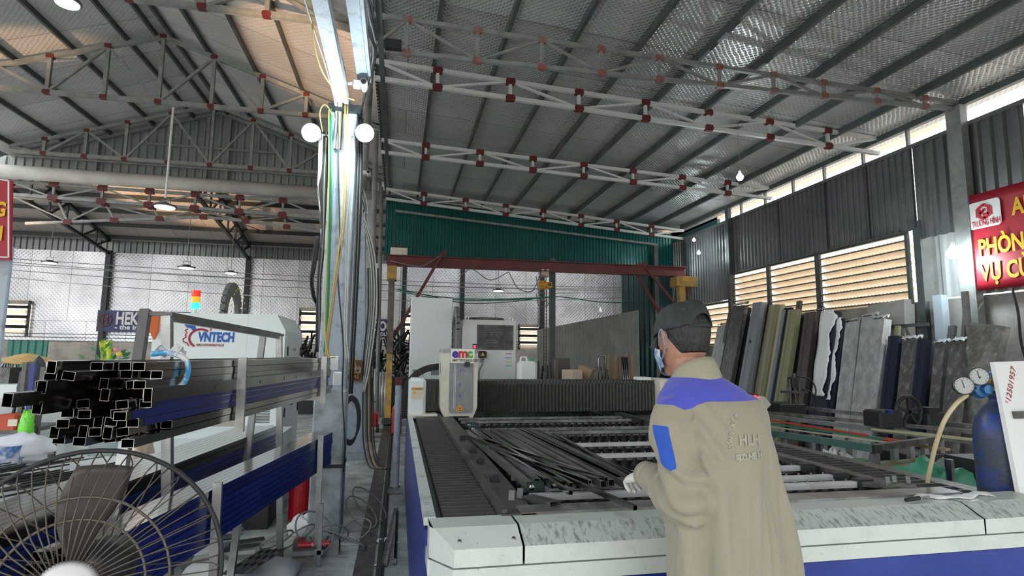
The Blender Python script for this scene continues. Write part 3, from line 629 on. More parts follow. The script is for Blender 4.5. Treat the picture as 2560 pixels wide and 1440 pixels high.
# body
MB().box((XL, 2.30, .05), (XL+.02, 7.2, .90)).build('side_panel', M_blue, LM)
MB().box((XR-.02, 2.15, .05), (XR, 7.2, .90)).build('side_panel', M_blue, LM)
MB().box((XL-.006, 2.27, .925), (.165, 7.2, .955)).build('side_rail', mat('worn_white_rail', (.55, .58, .58), (.12, .12, .12), rough=.4, sc=9, lo=.55, hi=.7), LM)
MB().box((XR-.10, 2.25, .89), (XR+.01, 7.2, .93)).build('side_rail', M_soot, LM)
MB().box((XL+.02, 2.2, .05), (XR-.02, 7.15, .55)).build('base', M_dark, LM)
MB().box((XL, 7.15, .05), (XR, 7.2, .90)).build('rear_panel', M_soot, LM)
# front covers (left, middle, right) and the seams between them
def cover(x0, x1, xa, m_top, nm, ml=.0):
    g = .004
    prof = [(2.27, .90), (2.27, .952), (2.13, .955), (2.03, .908), (2.03, .848), (2.06, .848)]
    b = MB(); x0 += g; x1 -= g
    k = len(prof); ch = [0, 0, 0, .0, 0, 0]
    vs = []
    for j, (y, z) in enumerate(prof):
        xx = x0
        if xa: xx = x0+max(0, (2.15-y))/.12*.08
        vs.append((xx, y, z))
    vs += [(x1, y, z) for y, z in prof]
    fs = [(j, j+1, k+j+1, k+j) for j in range(k-1)]
    mi = [0, 0, 1, 0, 0]
    b.v = [Vector(p) for p in vs]; b.f = fs; b.mi = mi
    if xa:      # cut corner on the left
        q = [(x0, 2.15, .955), (x0+.08*.17, 2.13, .955), (x0+.08, 2.03, .908), (x0+.08, 2.03, .848), (x0, 2.15, .848), (x0, 2.27, .952), (x0, 2.27, .848)]
        b.add(q, [(0, 1, 2, 3, 4), (0, 4, 6, 5)], 2)
    b.add([vs[k-1], (x0, 2.27, .848), vs[0]] if False else [], [])
    return b.build(nm, [m_top[0], m_top[1], m_top[2]], LM)
M_teal = mat('shaded_enamel', (.34, .42, .40), (.20, .24, .23), rough=.35, sc=12, lo=.5, hi=.72)
cover(.13, .46, True, (M_bump, M_bump, M_bump), 'front_cover')
cover(.46, 2.465, False, (M_bump, M_scr, M_bump), 'front_cover')
cover(2.465, XR, False, (M_bump, M_scr, M_bump), 'front_cover')
for x, z in ((.235, .925), (.43, .925)): MB().lathe([(.008, 0), (.006, .004), (0, .005)], (x, 2.065, z), (0, -.42, .9), 12).build('screw', M_steel, LM)
b = MB(); b.ext([(.135, 2.15, .842), (.21, 2.03, .842), (.21, 2.03, .785), (.135, 2.15, .785)], (0, .02, 0)); b.box((.21, 2.03, .785), (XR, 2.07, .842)); b.box((.13, 2.15, .785), (.15, 2.4, .842)); b.build('front_band', M_bump, LM)
b = MB(); b.box((.215, 2.035, .05), (XR, 2.07, .781)); b.ext([(.14, 2.15, .05), (.215, 2.035, .05), (.215, 2.035, .781), (.14, 2.15, .781)], (.01, .02, 0)); b.build('front_panel', M_blue, LM)
# worn strip and dark frame at the near bed edge
MB().box((.50, 2.25, .90), (2.62, 2.36, .962)).build('bed_edge', M_worn, LM)
MB().box((.42, 2.25, .88), (.56, 7.1, .957)).build('bed_rail', M_soot, LM)
MB().box((.425, 2.27, .957), (.445, 7.0, .972)).build('rail_lip', M_soot, LM)
MB().box((2.42, 2.3, .88), (2.50, 7.1, .957)).build('bed_rail', M_soot, LM)
MB().box((.56, 2.36, .55), (2.42, 7.0, .57)).build('bed_floor', M_slats, LM)
# bellows beside the bed (accordion in y)
M_ridge = mat('ridge_highlight', (.085, .086, .084), rough=.45)  # ridges painted lighter so the evenly lit pleats stand out
def bell(x0, x1, y0, y1, z, h, pitch):
    b = MB(); n = int((y1-y0)/pitch); vs = []; prof = []
    for i in range(n+1): prof += [(y0+i*pitch, z), (y0+(i+.42)*pitch, z+h), (y0+(i+.58)*pitch, z+h)]
    vs = [(x, y, zz) for x in (x0, x1) for y, zz in prof]; k = len(prof)
    b.add(vs, [(i, i+1, k+i+1, k+i) for i in range(k-1)]); b.mi = [1 if i % 3 == 1 else 0 for i in range(k-1)]
    return b
b = bell(.20, .415, 2.28, 5.9, .898, .04, .058); b.build('bellows_left', [M_bellow, M_ridge], LM)
MB().box((.166, 2.28, .88), (.20, 7, .90)).build('bellows_channel', M_black, LM)
b = bell(2.52, 2.81, 2.28, 5.9, .905, .03, .075); b.build('bellows_right', [M_bellow, M_ridge], LM)
MB().box((.20, 5.7, .92), (.42, 6.1, .955)).build('dust_guard', M_soot, LM)
# sawtooth slats
sl = MB(); x = .58; poly = []
while x < 2.40: poly += [(x, .885), (x+.012, .90), (x+.03, .938), (x+.04, .938), (x+.058, .90)]; x += .07
base = None
ys = [2.40+i*.085 for i in range(42)]
pv = [(px_, ys[0], z) for px_, z in poly]; k = len(pv)
b = MB(); vs = pv+[(px_, ys[0], .80) for px_, z in poly]
b.add(vs, [(i, i+1, k+i+1, k+i) for i in range(k-1)])
base = b.build('sawtooth_slat', M_slats, LM, solid=.003)
for i, y in enumerate(ys[1:]):
    o = base.copy(); COL.objects.link(o); o.parent = LM; o.location = (R_.uniform(-.03, .03)*.3+(.035 if i % 2 else 0), y-ys[0], R_.uniform(-.008, .0)); OFF[o.name] = OFF[LM.name]
# bright cross bars with end clamps
for i, (y, h) in enumerate([(2.54, .03), (2.70, .028), (2.95, .028), (3.48, .026), (3.92, .026), (4.55, .024), (4.78, .024), (5.35, .024), (5.6, .02)]):
    xa = .60; xb = 2.30
    o = MB().box((xa, y-.014, .962-h), (xb, y+.014, .962)).build('cross_bar', M_bar if i < 5 else M_worn, LM)
    b = MB(); b.cbox((xb, y-.03, .925), (xb+.09, y+.03, .972), .004); b.build('clamp', M_black, LM)
    MB().lathe([(0, 0), (.011, 0), (.012, .012), (0, .016)], (xb+.09, y, .955), (.7, -.7, 0), 10).build('bolt', M_steel, LM)
    nb = MB(); pp_ = [(.66, y+.035, .91)]      # comb of small bright tips behind each bar
    for q in range(22): pp_ += [(.7+q*.075, y+.035, .925), (.7+q*.075, y+.035, .966), (.709+q*.075, y+.035, .966), (.709+q*.075, y+.035, .925)]
    nb.ext(pp_+[(2.33, y+.035, .91)], (0, .004, 0))
    nb.build('comb_strip', M_worn, LM)
# clamps down the left side
for i, y in enumerate([2.66, 2.80, 3.02, 3.28, 3.42, 3.62, 3.9, 4.2, 4.5, 4.75, 5.0]):
    xa = .595+.0*y
    c = MB().cbox((xa, y-.03, .945), (xa+.10, y+.03, .995), .005).build('clamp', mat('clamp_green', (.05, .075, .07), rough=.35, metal=.6), LM)
    MB().lathe([(0, 0), (.012, 0), (.013, .01), (0, .014)], (xa+.035, y-.03, .97), (0, -1, 0), 10).build('bolt', M_steel, c)
    if i < 8 and i % 2: MB().cbox((.47, y+.02, .957), (.51, y+.06, .985), .003).build('stop_block', M_black, LM)
# little upright plates at the two near corners
for x, y, s in ((.50, 2.46, 1), (.545, 2.49, 1), (2.40, 2.44, 1), (2.46, 2.46, 1), (2.52, 2.44, 1)):
    MB().bar((x, y, .957), (x+.004, y+.01, .998), .026, .004, upv=(0, 1, 0)).build('corner_plate', M_soot, LM)
for a, bb in (((.58, 2.50, .955), (.66, 2.33, .966)), ((2.30, 2.56, .95), (2.50, 2.38, .958))):
    MB().hollow(a, bb, .055, .026, .002).build('stop_bar', M_soot, LM)
# ---- gantry
GY = 6.05
g = MB(); n = 62; x0, x1, zb, zt = .47, 2.90, .972, 1.31
vs = []
for i in range(2*n+1):
    x = x0+(x1-x0)*i/(2*n); d = 0 if i % 2 else .018; zc = -.012 if i % 2 else .0
    vs += [(x, GY+d, zb-.004*(i % 2)), (x, GY+d, zt-.045), (x, GY+.03-d*.6+zc*0, zt-.005+zc), (x, GY+.38, zt-.002+zc*.5)]
fs = []
for i in range(2*n):
    a = i*4
    for k in range(3): fs.append((a+k, a+4+k, a+5+k, a+1+k))
g.add(vs, fs)
gb = g.build('gantry', M_bellow, LM)
MB().box((.44, GY+.04, .98), (2.93, GY+.38, 1.28)).build('beam_core', M_black, gb)
b = MB(); b.cbox((.12, GY-.15, .975), (.295, GY+.35, 1.335), .03); b.build('end_housing', M_white, gb)
b = MB(); b.cbox((.12, GY-.2, .935), (.42, GY+.35, .975), .01); b.build('carriage', M_cream, gb)
b = MB(); b.cbox((2.90, GY-.15, .96), (3.10, GY+.35, 1.33), .03); b.build('end_housing', M_cream, gb)
MB().cbox((2.72, GY-.0, 1.31), (2.86, GY+.2, 1.345), .008).build('end_cap', M_whiteb, gb)
b = MB(); n = 12
for i in range(n): b.box((.30+i*.0145, GY-.02+(i % 2)*.006, .99), (.308+i*.0145, GY+.3, 1.31))
b.box((.30, GY+.01, .99), (.47, GY+.3, 1.305)); b.build('small_bellows', M_bellow, gb)
p0 = aY(1028, 968, GY-.155); p1 = aY(1059, 997, GY-.155)
lb_ = MB().box((p0.x, GY-.153, p1.z), (p1.x, GY-.149, p0.z)).build('warning_label', mat('label_paper', (.72, .62, .45), rough=.6), gb)
MB().box((p0.x+.003, GY-.155, p0.z-.025), (p1.x-.003, GY-.153, p0.z-.005)).build('orange_strip', mat('orange_print', (.75, .35, .05), rough=.6), gb)
def tri(mb, c, s, y, th=.002): mb.ext([(c[0]-s, y, c[1]-s*.8), (c[0]+s, y, c[1]-s*.8), (c[0], y, c[1]+s*.9)], (0, -th, 0))
b = MB(); tri(b, (p0.x+.035, p0.z-.05), .016, GY-.153); b.build('warning_triangle', mat('warn_orange', (.8, .35, .02), rough=.5), gb)
OFF_ = OFF[gb.name]
text('CAUTION', .018, (p0.x+.03, GY-.1565, p0.z-.023), (1, 0, 0), (0, 0, 1), M_dark, gb, depth=.0006)
for i in range(3): MB().box((p0.x+.065, GY-.155, p0.z-.04-i*.012), (p1.x-.01, GY-.153, p0.z-.036-i*.012)).build('print_line', M_ltgrey, gb)
# ---- cutting head on the gantry
HY = 5.78
hd = MB(); a = aY(1101, 1000, HY); c = aY(1193, 1000, HY); hx0, hx1 = a.x, c.x; cx = (hx0+hx1)/2
hz0 = aY(1150, 1048, HY).z; hz1 = aY(1150, 882, HY).z
prof = [(hx0+.05, hz0+.0), (hx0+.02, hz0+.06), (hx0, hz0+.12), (hx0, hz1), (hx1, hz1), (hx1, hz0+.12), (hx1-.02, hz0+.06), (hx1-.05, hz0), (hx1-.09, hz0+.03), (hx0+.09, hz0+.03)]
hd.ext([(x, HY, z) for x, z in prof], (0, .33, 0))
hb = hd.build('cutting_head', M_cream, LM)
b = MB(); b.cbox((hx0-.003, HY-.004, hz1), (hx1+.003, HY+.32, hz1+.045), .012); b.build('top_lid', mat('lid_grey', (.33, .34, .31), rough=.5), hb)
gp = [(hx0+.10, hz0+.06), (hx0+.085, hz0+.10), (hx0+.085, hz1-.10), (hx1-.045, hz1-.10), (hx1-.045, hz0+.10), (hx1-.06, hz0+.06)]
b = MB(); b.ext([(x, HY-.008, z) for x, z in gp], (0, .008, 0)); b.build('front_panel', mat('panel_grey', (.19, .21, .22), (.26, .28, .28), rough=.35, sc=9), hb)
b = MB()
for q in (.03, .045): b.box((hx0+.10+q, HY-.0085, hz0+.1), (hx0+.105+q, HY-.008, hz1-.11))
b.build('panel_stripe', M_ltgrey, hb)
sx0 = aY(1128, 890, HY-.02).x; sx1 = aY(1186, 890, HY-.02).x; sz0 = aY(1157, 907, HY-.02).z; sz1 = aY(1157, 873, HY-.02).z
pl = MB().cbox((sx0-.004, HY-.02, sz0-.004), (sx1+.004, HY-.004, sz1+.004), .002).build('name_plate', M_steel, hb)
MB().box((sx0, HY-.022, sz0), (sx1, HY-.0195, sz1)).build('plate_face', mat('plate_cream', (.80, .80, .68), rough=.5), hb)

W = sx1-sx0; H = sz1-sz0
for i, (ch, cc, fx) in enumerate((('e', (.02, .03, .38), .04), ('m', (.62, .02, .05), .30), ('c', (.05, .42, .04), .68))):
    text(ch, H*.92, (sx0+W*fx, HY-.0235, sz0+H*.40), (1, 0, 0), (0, 0, 1), mat('logo_%d' % i, cc, rough=.5), hb, name='logo_letter', depth=.0015, sx=1.0, bold=.006)
text('EMC TECHNOLOGY.,JSC', H*.235, (sx0+W*.05, HY-.0235, sz0+H*.10), (1, 0, 0), (0, 0, 1), M_dark, hb, depth=.001, bold=.0008, sx=.93)
b = MB(); tri(b, (cx+.01, hz0+.115), .045, HY-.008); b.build('laser_sign', mat('sign_orange', (.85, .42, .03), rough=.5), hb)
b = MB(); tri(b, (cx+.01, hz0+.115), .034, HY-.0095, .001); b.build('laser_sign_inner', M_dark, hb)
b = MB(); tri(b, (cx+.01, hz0+.115), .028, HY-.0100, .001); b.build('laser_sign_field', MATS['sign_orange'], hb)
MB().lathe([(0, 0), (.008, 0), (.008, .0012), (0, .0012)], (cx+.01, HY-.0105, hz0+.11), (0, -1, 0), 10).build('laser_dot', M_dark, hb)
for dz in (.22, .33, .47): MB().box((cx+.0, HY-.0095, hz0+dz), (cx+.014, HY-.008, hz0+dz+.03)).build('indicator', mat('indicator_blue', (.05, .12, .5), rough=.4), hb)
MB().cbox((cx+.05, HY-.05, hz1-.14), (cx+.10, HY-.005, hz1-.09), .006).build('latch', M_black, hb)
for i in range(6): MB().box((hx0-.002, HY+.05, hz1-.12-.02*i), (hx0+.001, HY+.14, hz1-.11-.02*i)).build('vent_slot', M_dark, hb)
MB().cyl((cx, HY+.12, hz0-.0), (cx, HY+.12, hz0-.02), .02, 12, .008).build('nozzle', M_steel, hb)
# curved black cable carrier from the head to the left end
pts = bez([aY(u, v, GY+.2) for u, v in ((1103, 916), (1070, 921), (1042, 935), (1022, 958), (1013, 985), (1012, 1010), (1013, 1045))], 6)
b = MB()
for p, q in zip(pts[:-1], pts[1:]): b.bar(p, q+(q-p)*.15, .07, .055, upv=(0, 1, 0))
b.build('cable_carrier', M_rubber, LM)
# ---- square tubes lying on the bed, each its own
M_btube = mat('bed_tube', (.12, .125, .12), (.27, .27, .265), rough=.3, metal=.65, sc=5, lo=.4, hi=.65)
near = [1322, 1343, 1364, 1384, 1404, 1426, 1447, 1468, 1490, 1509, 1529, 1550, 1571, 1592, 1610, 1628]
for i, u in enumerate(near):
    t_ = i/(len(near)-1); zz = .985
    a = aZ(u, 1213-6*(i % 3), zz); c = aZ(1168+172*t_+R_.uniform(-4, 4), 1080-2*t_, zz)
    if a.x > 2.35: continue
    dz = Vector((0, 0, (i % 4 == 1)*.004))
    o = MB().hollow(a+dz, c+dz, .032, .032, .0022).build('square_tube', M_btube)
    tag(o, 'dark square steel tube in the parallel row lying on the cutting bed', 'steel tube', 'tube row on the cutting bed')
loose = [((1588, 1270), (1168, 1088), 1.012, 'long loose tube across the stack pointing at the worker', M_tubed),
         ((1427, 1232), (1188, 1092), 1.010, 'loose tube sticking out past the row at its near left', M_tube),
         ((1428, 1212), (1232, 1100), 1.012, 'bright tube lying crosswise on the stack, left', M_tube),
         ((1475, 1205), (1225, 1118), 1.016, 'bright tube lying crosswise on the stack, middle', M_tube),
         ((1515, 1198), (1200, 1095), 1.014, 'bright tube lying crosswise on the stack, right', M_tube),
         ((1590, 1195), (1385, 1085), 1.01, 'tube reflecting orange at the right side of the row', M_tubed)]
for (u0, v0), (u1, v1), z, lb, m_ in loose:
    o = MB().hollow(aZ(u0, v0, z), aZ(u1, v1, z), .018, .018, .0016).build('square_tube', m_); tag(o, lb, 'steel tube', 'loose tubes on the bed')
# rag and screwdriver left on the right cover
b = MB(); b.grid(lambda u, v: Vector((2.30+.42*u, 2.17+.05*v+.02*math.sin(u*9), .958+.006*math.sin(u*17+v*5)+.004)), 24, 4); tag(b.build('rag', M_whiteb, smooth=True, solid=.003), 'thin white rag left on the right end of the front cover', 'rag')
r = thing('spanner', (2.27, 2.16, .965), 'dark handled tool beside the white rag on the front cover', 'tool')
MB().cyl((2.20, 2.15, .968), (2.29, 2.17, .968), .009, 10).build('handle', M_black, r); MB().cyl((2.29, 2.17, .968), (2.36, 2.185, .968), .004, 8).build('shaft', M_steel, r)
# ================================================================ floor rails, crane, things behind the machine
o = MB().box((-.265, 1.0, 0), (-.125, 14.6, .012)).build('rail_plate', M_soot); tag(o, 'flat steel strip under the crane rail along the aisle', 'rail')
b = MB(); b.box((-.105, 1.0, 0), (-.045, 14.6, .008)); b.box((-.085, 1.0, .008), (-.065, 14.6, .035)); tag(b.build('crane_rail', M_dark), 'narrow crane rail along the aisle right of the flat strip', 'rail')
# perforated strips lying by the machine
for i, (ua, va, ub, vb) in enumerate([(965, 1410, 995, 1275), (985, 1400, 1003, 1280), (998, 1405, 1006, 1270), (1012, 1400, 1010, 1275)]):
    a = aZ(ua, va, .02); c = aZ(ub, vb, .02); a.x = min(a.x, .03); c.x = min(c.x, .045)
    r = thing('perforated_strip', a, 'toothed steel strip on the floor beside the machine, %s' % ['leftmost', 'second from the left', 'third from the left', 'nearest the blue side'][i], 'steel strip', 'toothed strips on the floor')
    d = (c-a); Lh = d.length; d.normalize(); s = d.cross(Vector((0, 0, 1)))
    MB().bar(a, c, .02, .03).build('strip', M_worn, r)
    t_ = MB(); zz = Vector((0, 0, -.01)); pp_ = [a+zz]
    for k in range(int(Lh/.035)): q = a+d*(k*.035+.01)+zz; pp_ += [q-s*.012, q-s*.036, q+d*.009-s*.036, q+d*.009-s*.012]
    t_.ext(pp_+[c+zz], (0, 0, .02))
    t_.build('teeth', M_worn, r)
# blue pipe post with red cap in front of the machine side
p = aZ(1000, 1232, 0); px_ = min(p.x, .02)
r = thing('pipe_post', (px_, p.y, 0), 'pale blue pipe post with dark red cap beside the cutting machine', 'post')
MB().cyl((px_, p.y, 0), (px_, p.y, 1.24), .038, 18).build('pipe', M_pale, r, smooth=False)
MB().cbox((px_-.045, p.y-.045, 1.22), (px_+.045, p.y+.045, 1.31), .01).build('cap', M_red, r)
MB().cyl((px_-.08, p.y, 0), (px_+.06, p.y, .01), .07, 12).build('foot', M_soot, r)
# ---- gantry crane
CR = thing('gantry_crane', (3.5, 13.3, 0), 'dark red beam crane on yellow and brown legs spanning the bay', 'crane')
def ibeam(mb, p0, p1, w, h, t=.02):
    p0, p1 = Vector(p0), Vector(p1); mb.bar(p0+Vector((0, 0, h/2)), p1+Vector((0, 0, h/2)), w, t); mb.bar(p0-Vector((0, 0, h/2)), p1-Vector((0, 0, h/2)), w, t); mb.bar(p0, p1, t, h)
b = MB(); ibeam(b, (-.32, 13.3, 3.76), (7.3, 13.3, 3.78), .16, .24); b.build('beam', M_crane, CR)
for sgn in (-1, 1):
    MB().bar((-.18+0, 13.3+.25*sgn, .15), (-.20, 13.3+.03*sgn, 3.3), .13, .13).build('leg', M_yel if sgn < 0 else M_leg, CR)
MB().bar((-.19, 13.05, 1.6), (-.2, 13.18, 3.3), .14, .14).build('leg_sleeve', M_leg, CR)
MB().box((-.31, 13.15, 3.28), (-.09, 13.45, 3.62)).build('leg_head', M_yel, CR)
MB().box((-.30, 12.9, 0.035), (-.02, 13.7, .17)).build('end_carriage', M_soot, CR)
for y in (12.95, 13.6): MB().cyl((-.11, y, .08), (-.04, y, .08), .08, 16).build('wheel', M_dark, CR)
MB().bar((.95, 13.25, 3.95), (-.12, 13.2, 1.95), .07, .07).build('brace', M_crane, CR)
MB().bar((.90, 13.3, 3.9), (1.05, 13.3, 4.05), .1, .1).build('brace_lug', M_crane, CR)
MB().bar((6.1, 13.3, 3.95), (7.55, 13.2, 2.2), .06, .06).build('brace', M_crane, CR)
MB().bar((6.0, 13.5, 3.75), (7.0, 13.6, 2.2), .06, .06).build('brace', M_crane, CR)
MB().bar((5.6, 13.3, 3.80), (6.2, 13.3, 3.99), .05, .05).build('brace_lug', M_crane, CR)
MB().box((6.95, 13.1, 3.38), (7.5, 13.5, 3.64)).build('leg_head', M_yel, CR)
MB().bar((7.10, 13.2, 3.4), (7.02, 12.95, .15), .16, .14).build('leg', M_yel, CR)
MB().bar((7.42, 13.4, 3.4), (7.72, 13.6, .15), .14, .14).build('leg', M_leg, CR)
MB().box((6.95, 12.8, 0), (7.8, 13.75, .15)).build('end_carriage', M_soot, CR)
bx = thing('control_box', (.0, 13.3, 3.89), 'pale box with red knobs standing on the left end of the crane beam', 'control box')
MB().cbox((-.25, 13.2, 3.89), (.14, 13.4, 4.06), .01).build('case', M_cream, bx)
for i in range(3): MB().cyl((-.13+.07*i, 13.25, 4.06), (-.13+.07*i, 13.25, 4.13), .025, 10).build('knob', M_red, bx)
# ---- hoist
hp = aY(1363, 712, 13.25); H = thing('chain_hoist', (hp.x, 13.25, hp.z), 'yellow electric chain hoist hanging from the red beam', 'hoist')
x, y, z = hp.x, 13.25, hp.z
MB().lathe([(0, -.09), (.09, -.09), (.11, -.06), (.11, .06), (.09, .09), (0, .09)], (x-.06, y, z), (1, 0, 0), 20).build('motor', M_hoist, H)
MB().cbox((x-.14, y-.08, z-.10), (x+.02, y+.08, z+.10), .02).build('body', M_hoist, H)
MB().cbox((x+.03, y-.09, z-.08), (x+.16, y+.07, z+.06), .015).build('gear_case', M_hoist, H)
MB().box((x+.06, y-.095, z-.04), (x+.13, y-.088, z+.03)).build('label_plate', M_dark, H)
MB().tube(bez([(x, y, z+.10), (x+.03, y, z+.15), (x, y, z+.2)], 4), .012, 8).build('hook', M_steel, H)
b = MB(); b.cbox((x-.09, y-.05, 3.51), (x+.09, y+.1, 3.63), .015)
for sx in (-.06, .06): b.cyl((x+sx, y-.02, 3.66), (x+sx, y+.03, 3.66), .04, 14)
b.build('trolley', mat('trolley_pale', (.55, .42, .36), rough=.5), H)
b = MB()
def chain(x, y, z0, z1): 
    k = 0; zz = z0
    while zz > z1: 
        b.bar((x, y, zz), (x, y, zz-.045), .03 if k % 2 else .01, .01 if k % 2 else .03); zz -= .04; k += 1
chain(x-.03, y, z-.1, 1.35); chain(x+.03, y, z-.1, 1.35); b.build('chain', mat('chain_rust', (.11, .09, .08), rough=.6, metal=.6), H)
MB().tube(bez([(x, y, 1.38), (x+.04, y, 1.3), (x, y, 1.22), (x-.04, y, 1.27)], 4), .015, 8).build('lower_hook', M_dark, H)
for i, pts in enumerate([((975, 652), (1050, 665), (1100, 640)), ((1150, 690), (1180, 673), (1225, 700), (1272, 680)), ((1272, 680), (1295, 720), (1330, 728), (1350, 690), (1362, 690)), ((1340, 690), (1350, 740), (1372, 760), (1348, 765), (1340, 735))]):
    o = MB().tube(bez([aY(u, v, 13.1) for u, v in pts], 6), .012, 6).build('festoon_cable', M_wire_g, smooth=True); tag(o, 'slack grey cable looping along the crane beam', 'cable', 'festoon cables of the crane')
# ---- tall white cabinet and chiller behind the gantry
c = thing('control_cabinet', (.47, 8.4, 0), 'tall plain pale mint cabinet behind the cutting machine', 'cabinet')
MB().cbox((.17, 8.3, .05), (.77, 8.9, 2.41), .006).build('body', M_white, c)
for xx in (.29, .55): 
    b = MB(); 
    for i in range(12): b.box((xx-.07+i*.013, 8.297, 1.28), (xx-.063+i*.013, 8.301, 1.36))
    b.build('vent', M_dark, c)
for q in ((.19, 1.4), (.75, 2.1), (.19, 2.35), (.75, 1.7)): MB().lathe([(.006, 0), (0, .004)], (q[0], 8.3, q[1]), (0, -1, 0), 8).build('screw', M_soot, c)
MB().box((.17, 8.3, 0), (.77, 8.9, .05)).build('plinth', M_dark, c)
c = thing('water_chiller', (1.35, 8.4, 0), 'white chiller cabinet with a black mesh grille and a fan ring on top', 'chiller')
g0 = aY(1196, 815, 8.3); g1 = aY(1280, 872, 8.3)
MB().cbox((.93, 8.3, .06), (1.74, 9.2, 2.10), .01).build('body', M_whiteb, c)
MB().box((.93, 8.3, 0), (1.74, 9.2, .06)).build('plinth', M_dark, c)
gr = MB().box((g0.x-.02, 8.292, g1.z-.02), (g1.x+.02, 8.30, g0.z+.02)).build('grille_frame', M_soot, c)
gm = mat('mesh_grille', (.05, .05, .05), rough=.5, metal=.6)
b = MB(); nx, nz = 22, 14
for j in range(nz):
    for i in range(nx):
        ax = g0.x+(g1.x-g0.x)*(i+.5*(j % 2)+.25)/nx; az = g1.z+(g0.z-g1.z)*(j+.5)/nz; s = .008
        b.add([(ax+s*math.cos(q), 8.290, az+s*math.sin(q)) for q in [PI*k/3 for k in range(6)]], [tuple(range(6))])
b.build('grille_holes', M_black, c, solid=.001)
MB().box((1.08, 8.294, 1.66), (1.14, 8.30, 1.74)).build('display_frame', M_black, c); 
MB().box((1.09, 8.292, 1.68), (1.13, 8.294, 1.72)).build('display', mat('red_display', (.3, 0, .02), emit=(1, .03, .08), es=3), c)
fc = (1.33, 8.75)
b = MB()
for r_ in (.12, .2, .28): b.tube([(fc[0]+r_*math.cos(q), fc[1]+r_*math.sin(q), 2.14+.02*(r_ < .2)) for q in [2*PI*k/28 for k in range(28)]], .007, 6, closed=True)
for k in range(8): b.bar((fc[0], fc[1], 2.17), (fc[0]+.29*math.cos(k*PI/4), fc[1]+.29*math.sin(k*PI/4), 2.13), .008, .008)
b.build('fan_guard', M_wire_g, c); MB().cyl((fc[0], fc[1], 2.10), (fc[0], fc[1], 2.15), .30, 28).build('fan_shroud', M_soot, c)
for x_ in (1.0, 1.68): MB().tube([(x_+.025*math.cos(q), 8.4, 2.13+.03*math.sin(q)) for q in [2*PI*k/12 for k in range(12)]], .007, 6, closed=True).build('lifting_eye', M_steel, c)
ps = aY(1263, 880, 8.295); b = MB().box((ps.x, 8.296, ps.z-.24), (ps.x+.105, 8.30, ps.z-.01)); st = b.build('instruction_sticker', M_white, c)
for i, cc in enumerate(((.6, .05, .1), (.02, .45, .25), (.8, .55, .05), (.02, .45, .25))): MB().box((ps.x+.004, 8.2945, ps.z-.03-.06*i), (ps.x+.10, 8.296, ps.z-.02-.06*i)).build('sticker_band', mat('band_%d' % i, cc, rough=.6), st)
for i in range(9): MB().box((ps.x+.01, 8.2945, ps.z-.043-.022*i), (ps.x+.09, 8.296, ps.z-.040-.022*i)).build('print_line', M_ltgrey, st)
pb = aY(1205, 886, 8.28); MB().cbox((pb.x-.06, 8.20, pb.z-.05), (pb.x+.06, 8.295, pb.z+.05), .015).build('power_inlet', M_dark, c)
b = MB(); tri(b, (pb.x, pb.z+.005), .03, 8.198); b.build('warning_triangle', MATS['sign_orange'], c)
MB().tube(bez([(pb.x, 8.22, pb.z-.05), (pb.x-.01, 8.2, pb.z-.15), (pb.x-.05, 8.2, pb.z-.25), (pb.x-.05, 8.2, pb.z-.5)], 5), .014, 8).build('power_cable', M_wire_g, c, smooth=True)
# cable carrier loop behind (grey chain)
def carrier(p, w, h, d, lb, dots=False, open_=1.0):
    r = thing('cable_carrier_loop', p, lb, 'cable carrier'); x, y, z = p; pts = []
    for k in range(13):
        q = PI*k/12; pts.append(Vector((x, y-math.cos(q)*w/2, z+h-w/2+math.sin(q)*w/2)))
    pts = [Vector((x, y-w/2, z))]+pts+[Vector((x, y+w/2, z))]
    seg = []
    for a, b2 in zip(pts[:-1], pts[1:]):
        n_ = max(1, int((b2-a).length/.09)); seg += [a.lerp(b2, k/n_) for k in range(n_)]
    seg.append(pts[-1])
    for a, b2 in zip(seg[:-1], seg[1:]): MB().bar(a+(b2-a)*.04, b2-(b2-a)*.04, d, .05, upv=(1, 0, 0)).build('link', mat('carrier_grey', (.16, .165, .16), rough=.45), r)
    if dots:
        for a in seg: MB().cyl(a+Vector((d/2, 0, 0)), a+Vector((d/2+.006, 0, 0)), .014, 8).build('yellow_pin', mat('pin_yellow', (.8, .75, .05), rough=.5), r)
    return r
a = aY(1148, 880, 7.6); carrier((a.x, 8.1, 1.2), .55, 1.0, .15, 'arched grey cable carrier between the mint cabinet and the chiller')
# white jerry can standing behind the gantry
q0 = aY(1297, 945, 6.9); q1 = aY(1341, 945, 6.9); can = thing('jerry_can', ((q0.x+q1.x)/2, 6.95, 1.20), 'translucent white jerry can with a green cap', 'jerry can')
zt = aY(1320, 893, 6.9).z; zb = 1.20
b = MB(); b.cbox((q0.x, 6.85, zb), (q1.x, 7.05, zt-.05), .03); b.build('body', M_whiteb, can)
b = MB(); b.tube([(q0.x+.03, 6.95, zt-.06), (q0.x+.04, 6.95, zt), (q0.x+.10, 6.95, zt), (q0.x+.12, 6.95, zt-.06)], .014, 8); b.build('handle', M_whiteb, can)
MB().cyl((q1.x-.05, 6.95, zt-.06), (q1.x-.05, 6.95, zt-.01), .026, 14).build('cap', mat('cap_green', (.02, .35, .15), rough=.4), can)
st_ = MB().box((q0.x-.1, 6.75, 0), (q1.x+.35, 7.19+.0, 1.19)); st_ = MB().box((q0.x-.1, 7.21, 1.15), (q1.x+.4, 7.6, 1.19))
tb = thing('steel_table', (2.2, 7.6, 0), 'dark steel bench behind the gantry carrying the jerry can and cartons', 'bench')
MB().box((1.60, 6.78, 1.15), (3.6, 8.2, 1.2)).build('top', M_soot, tb)
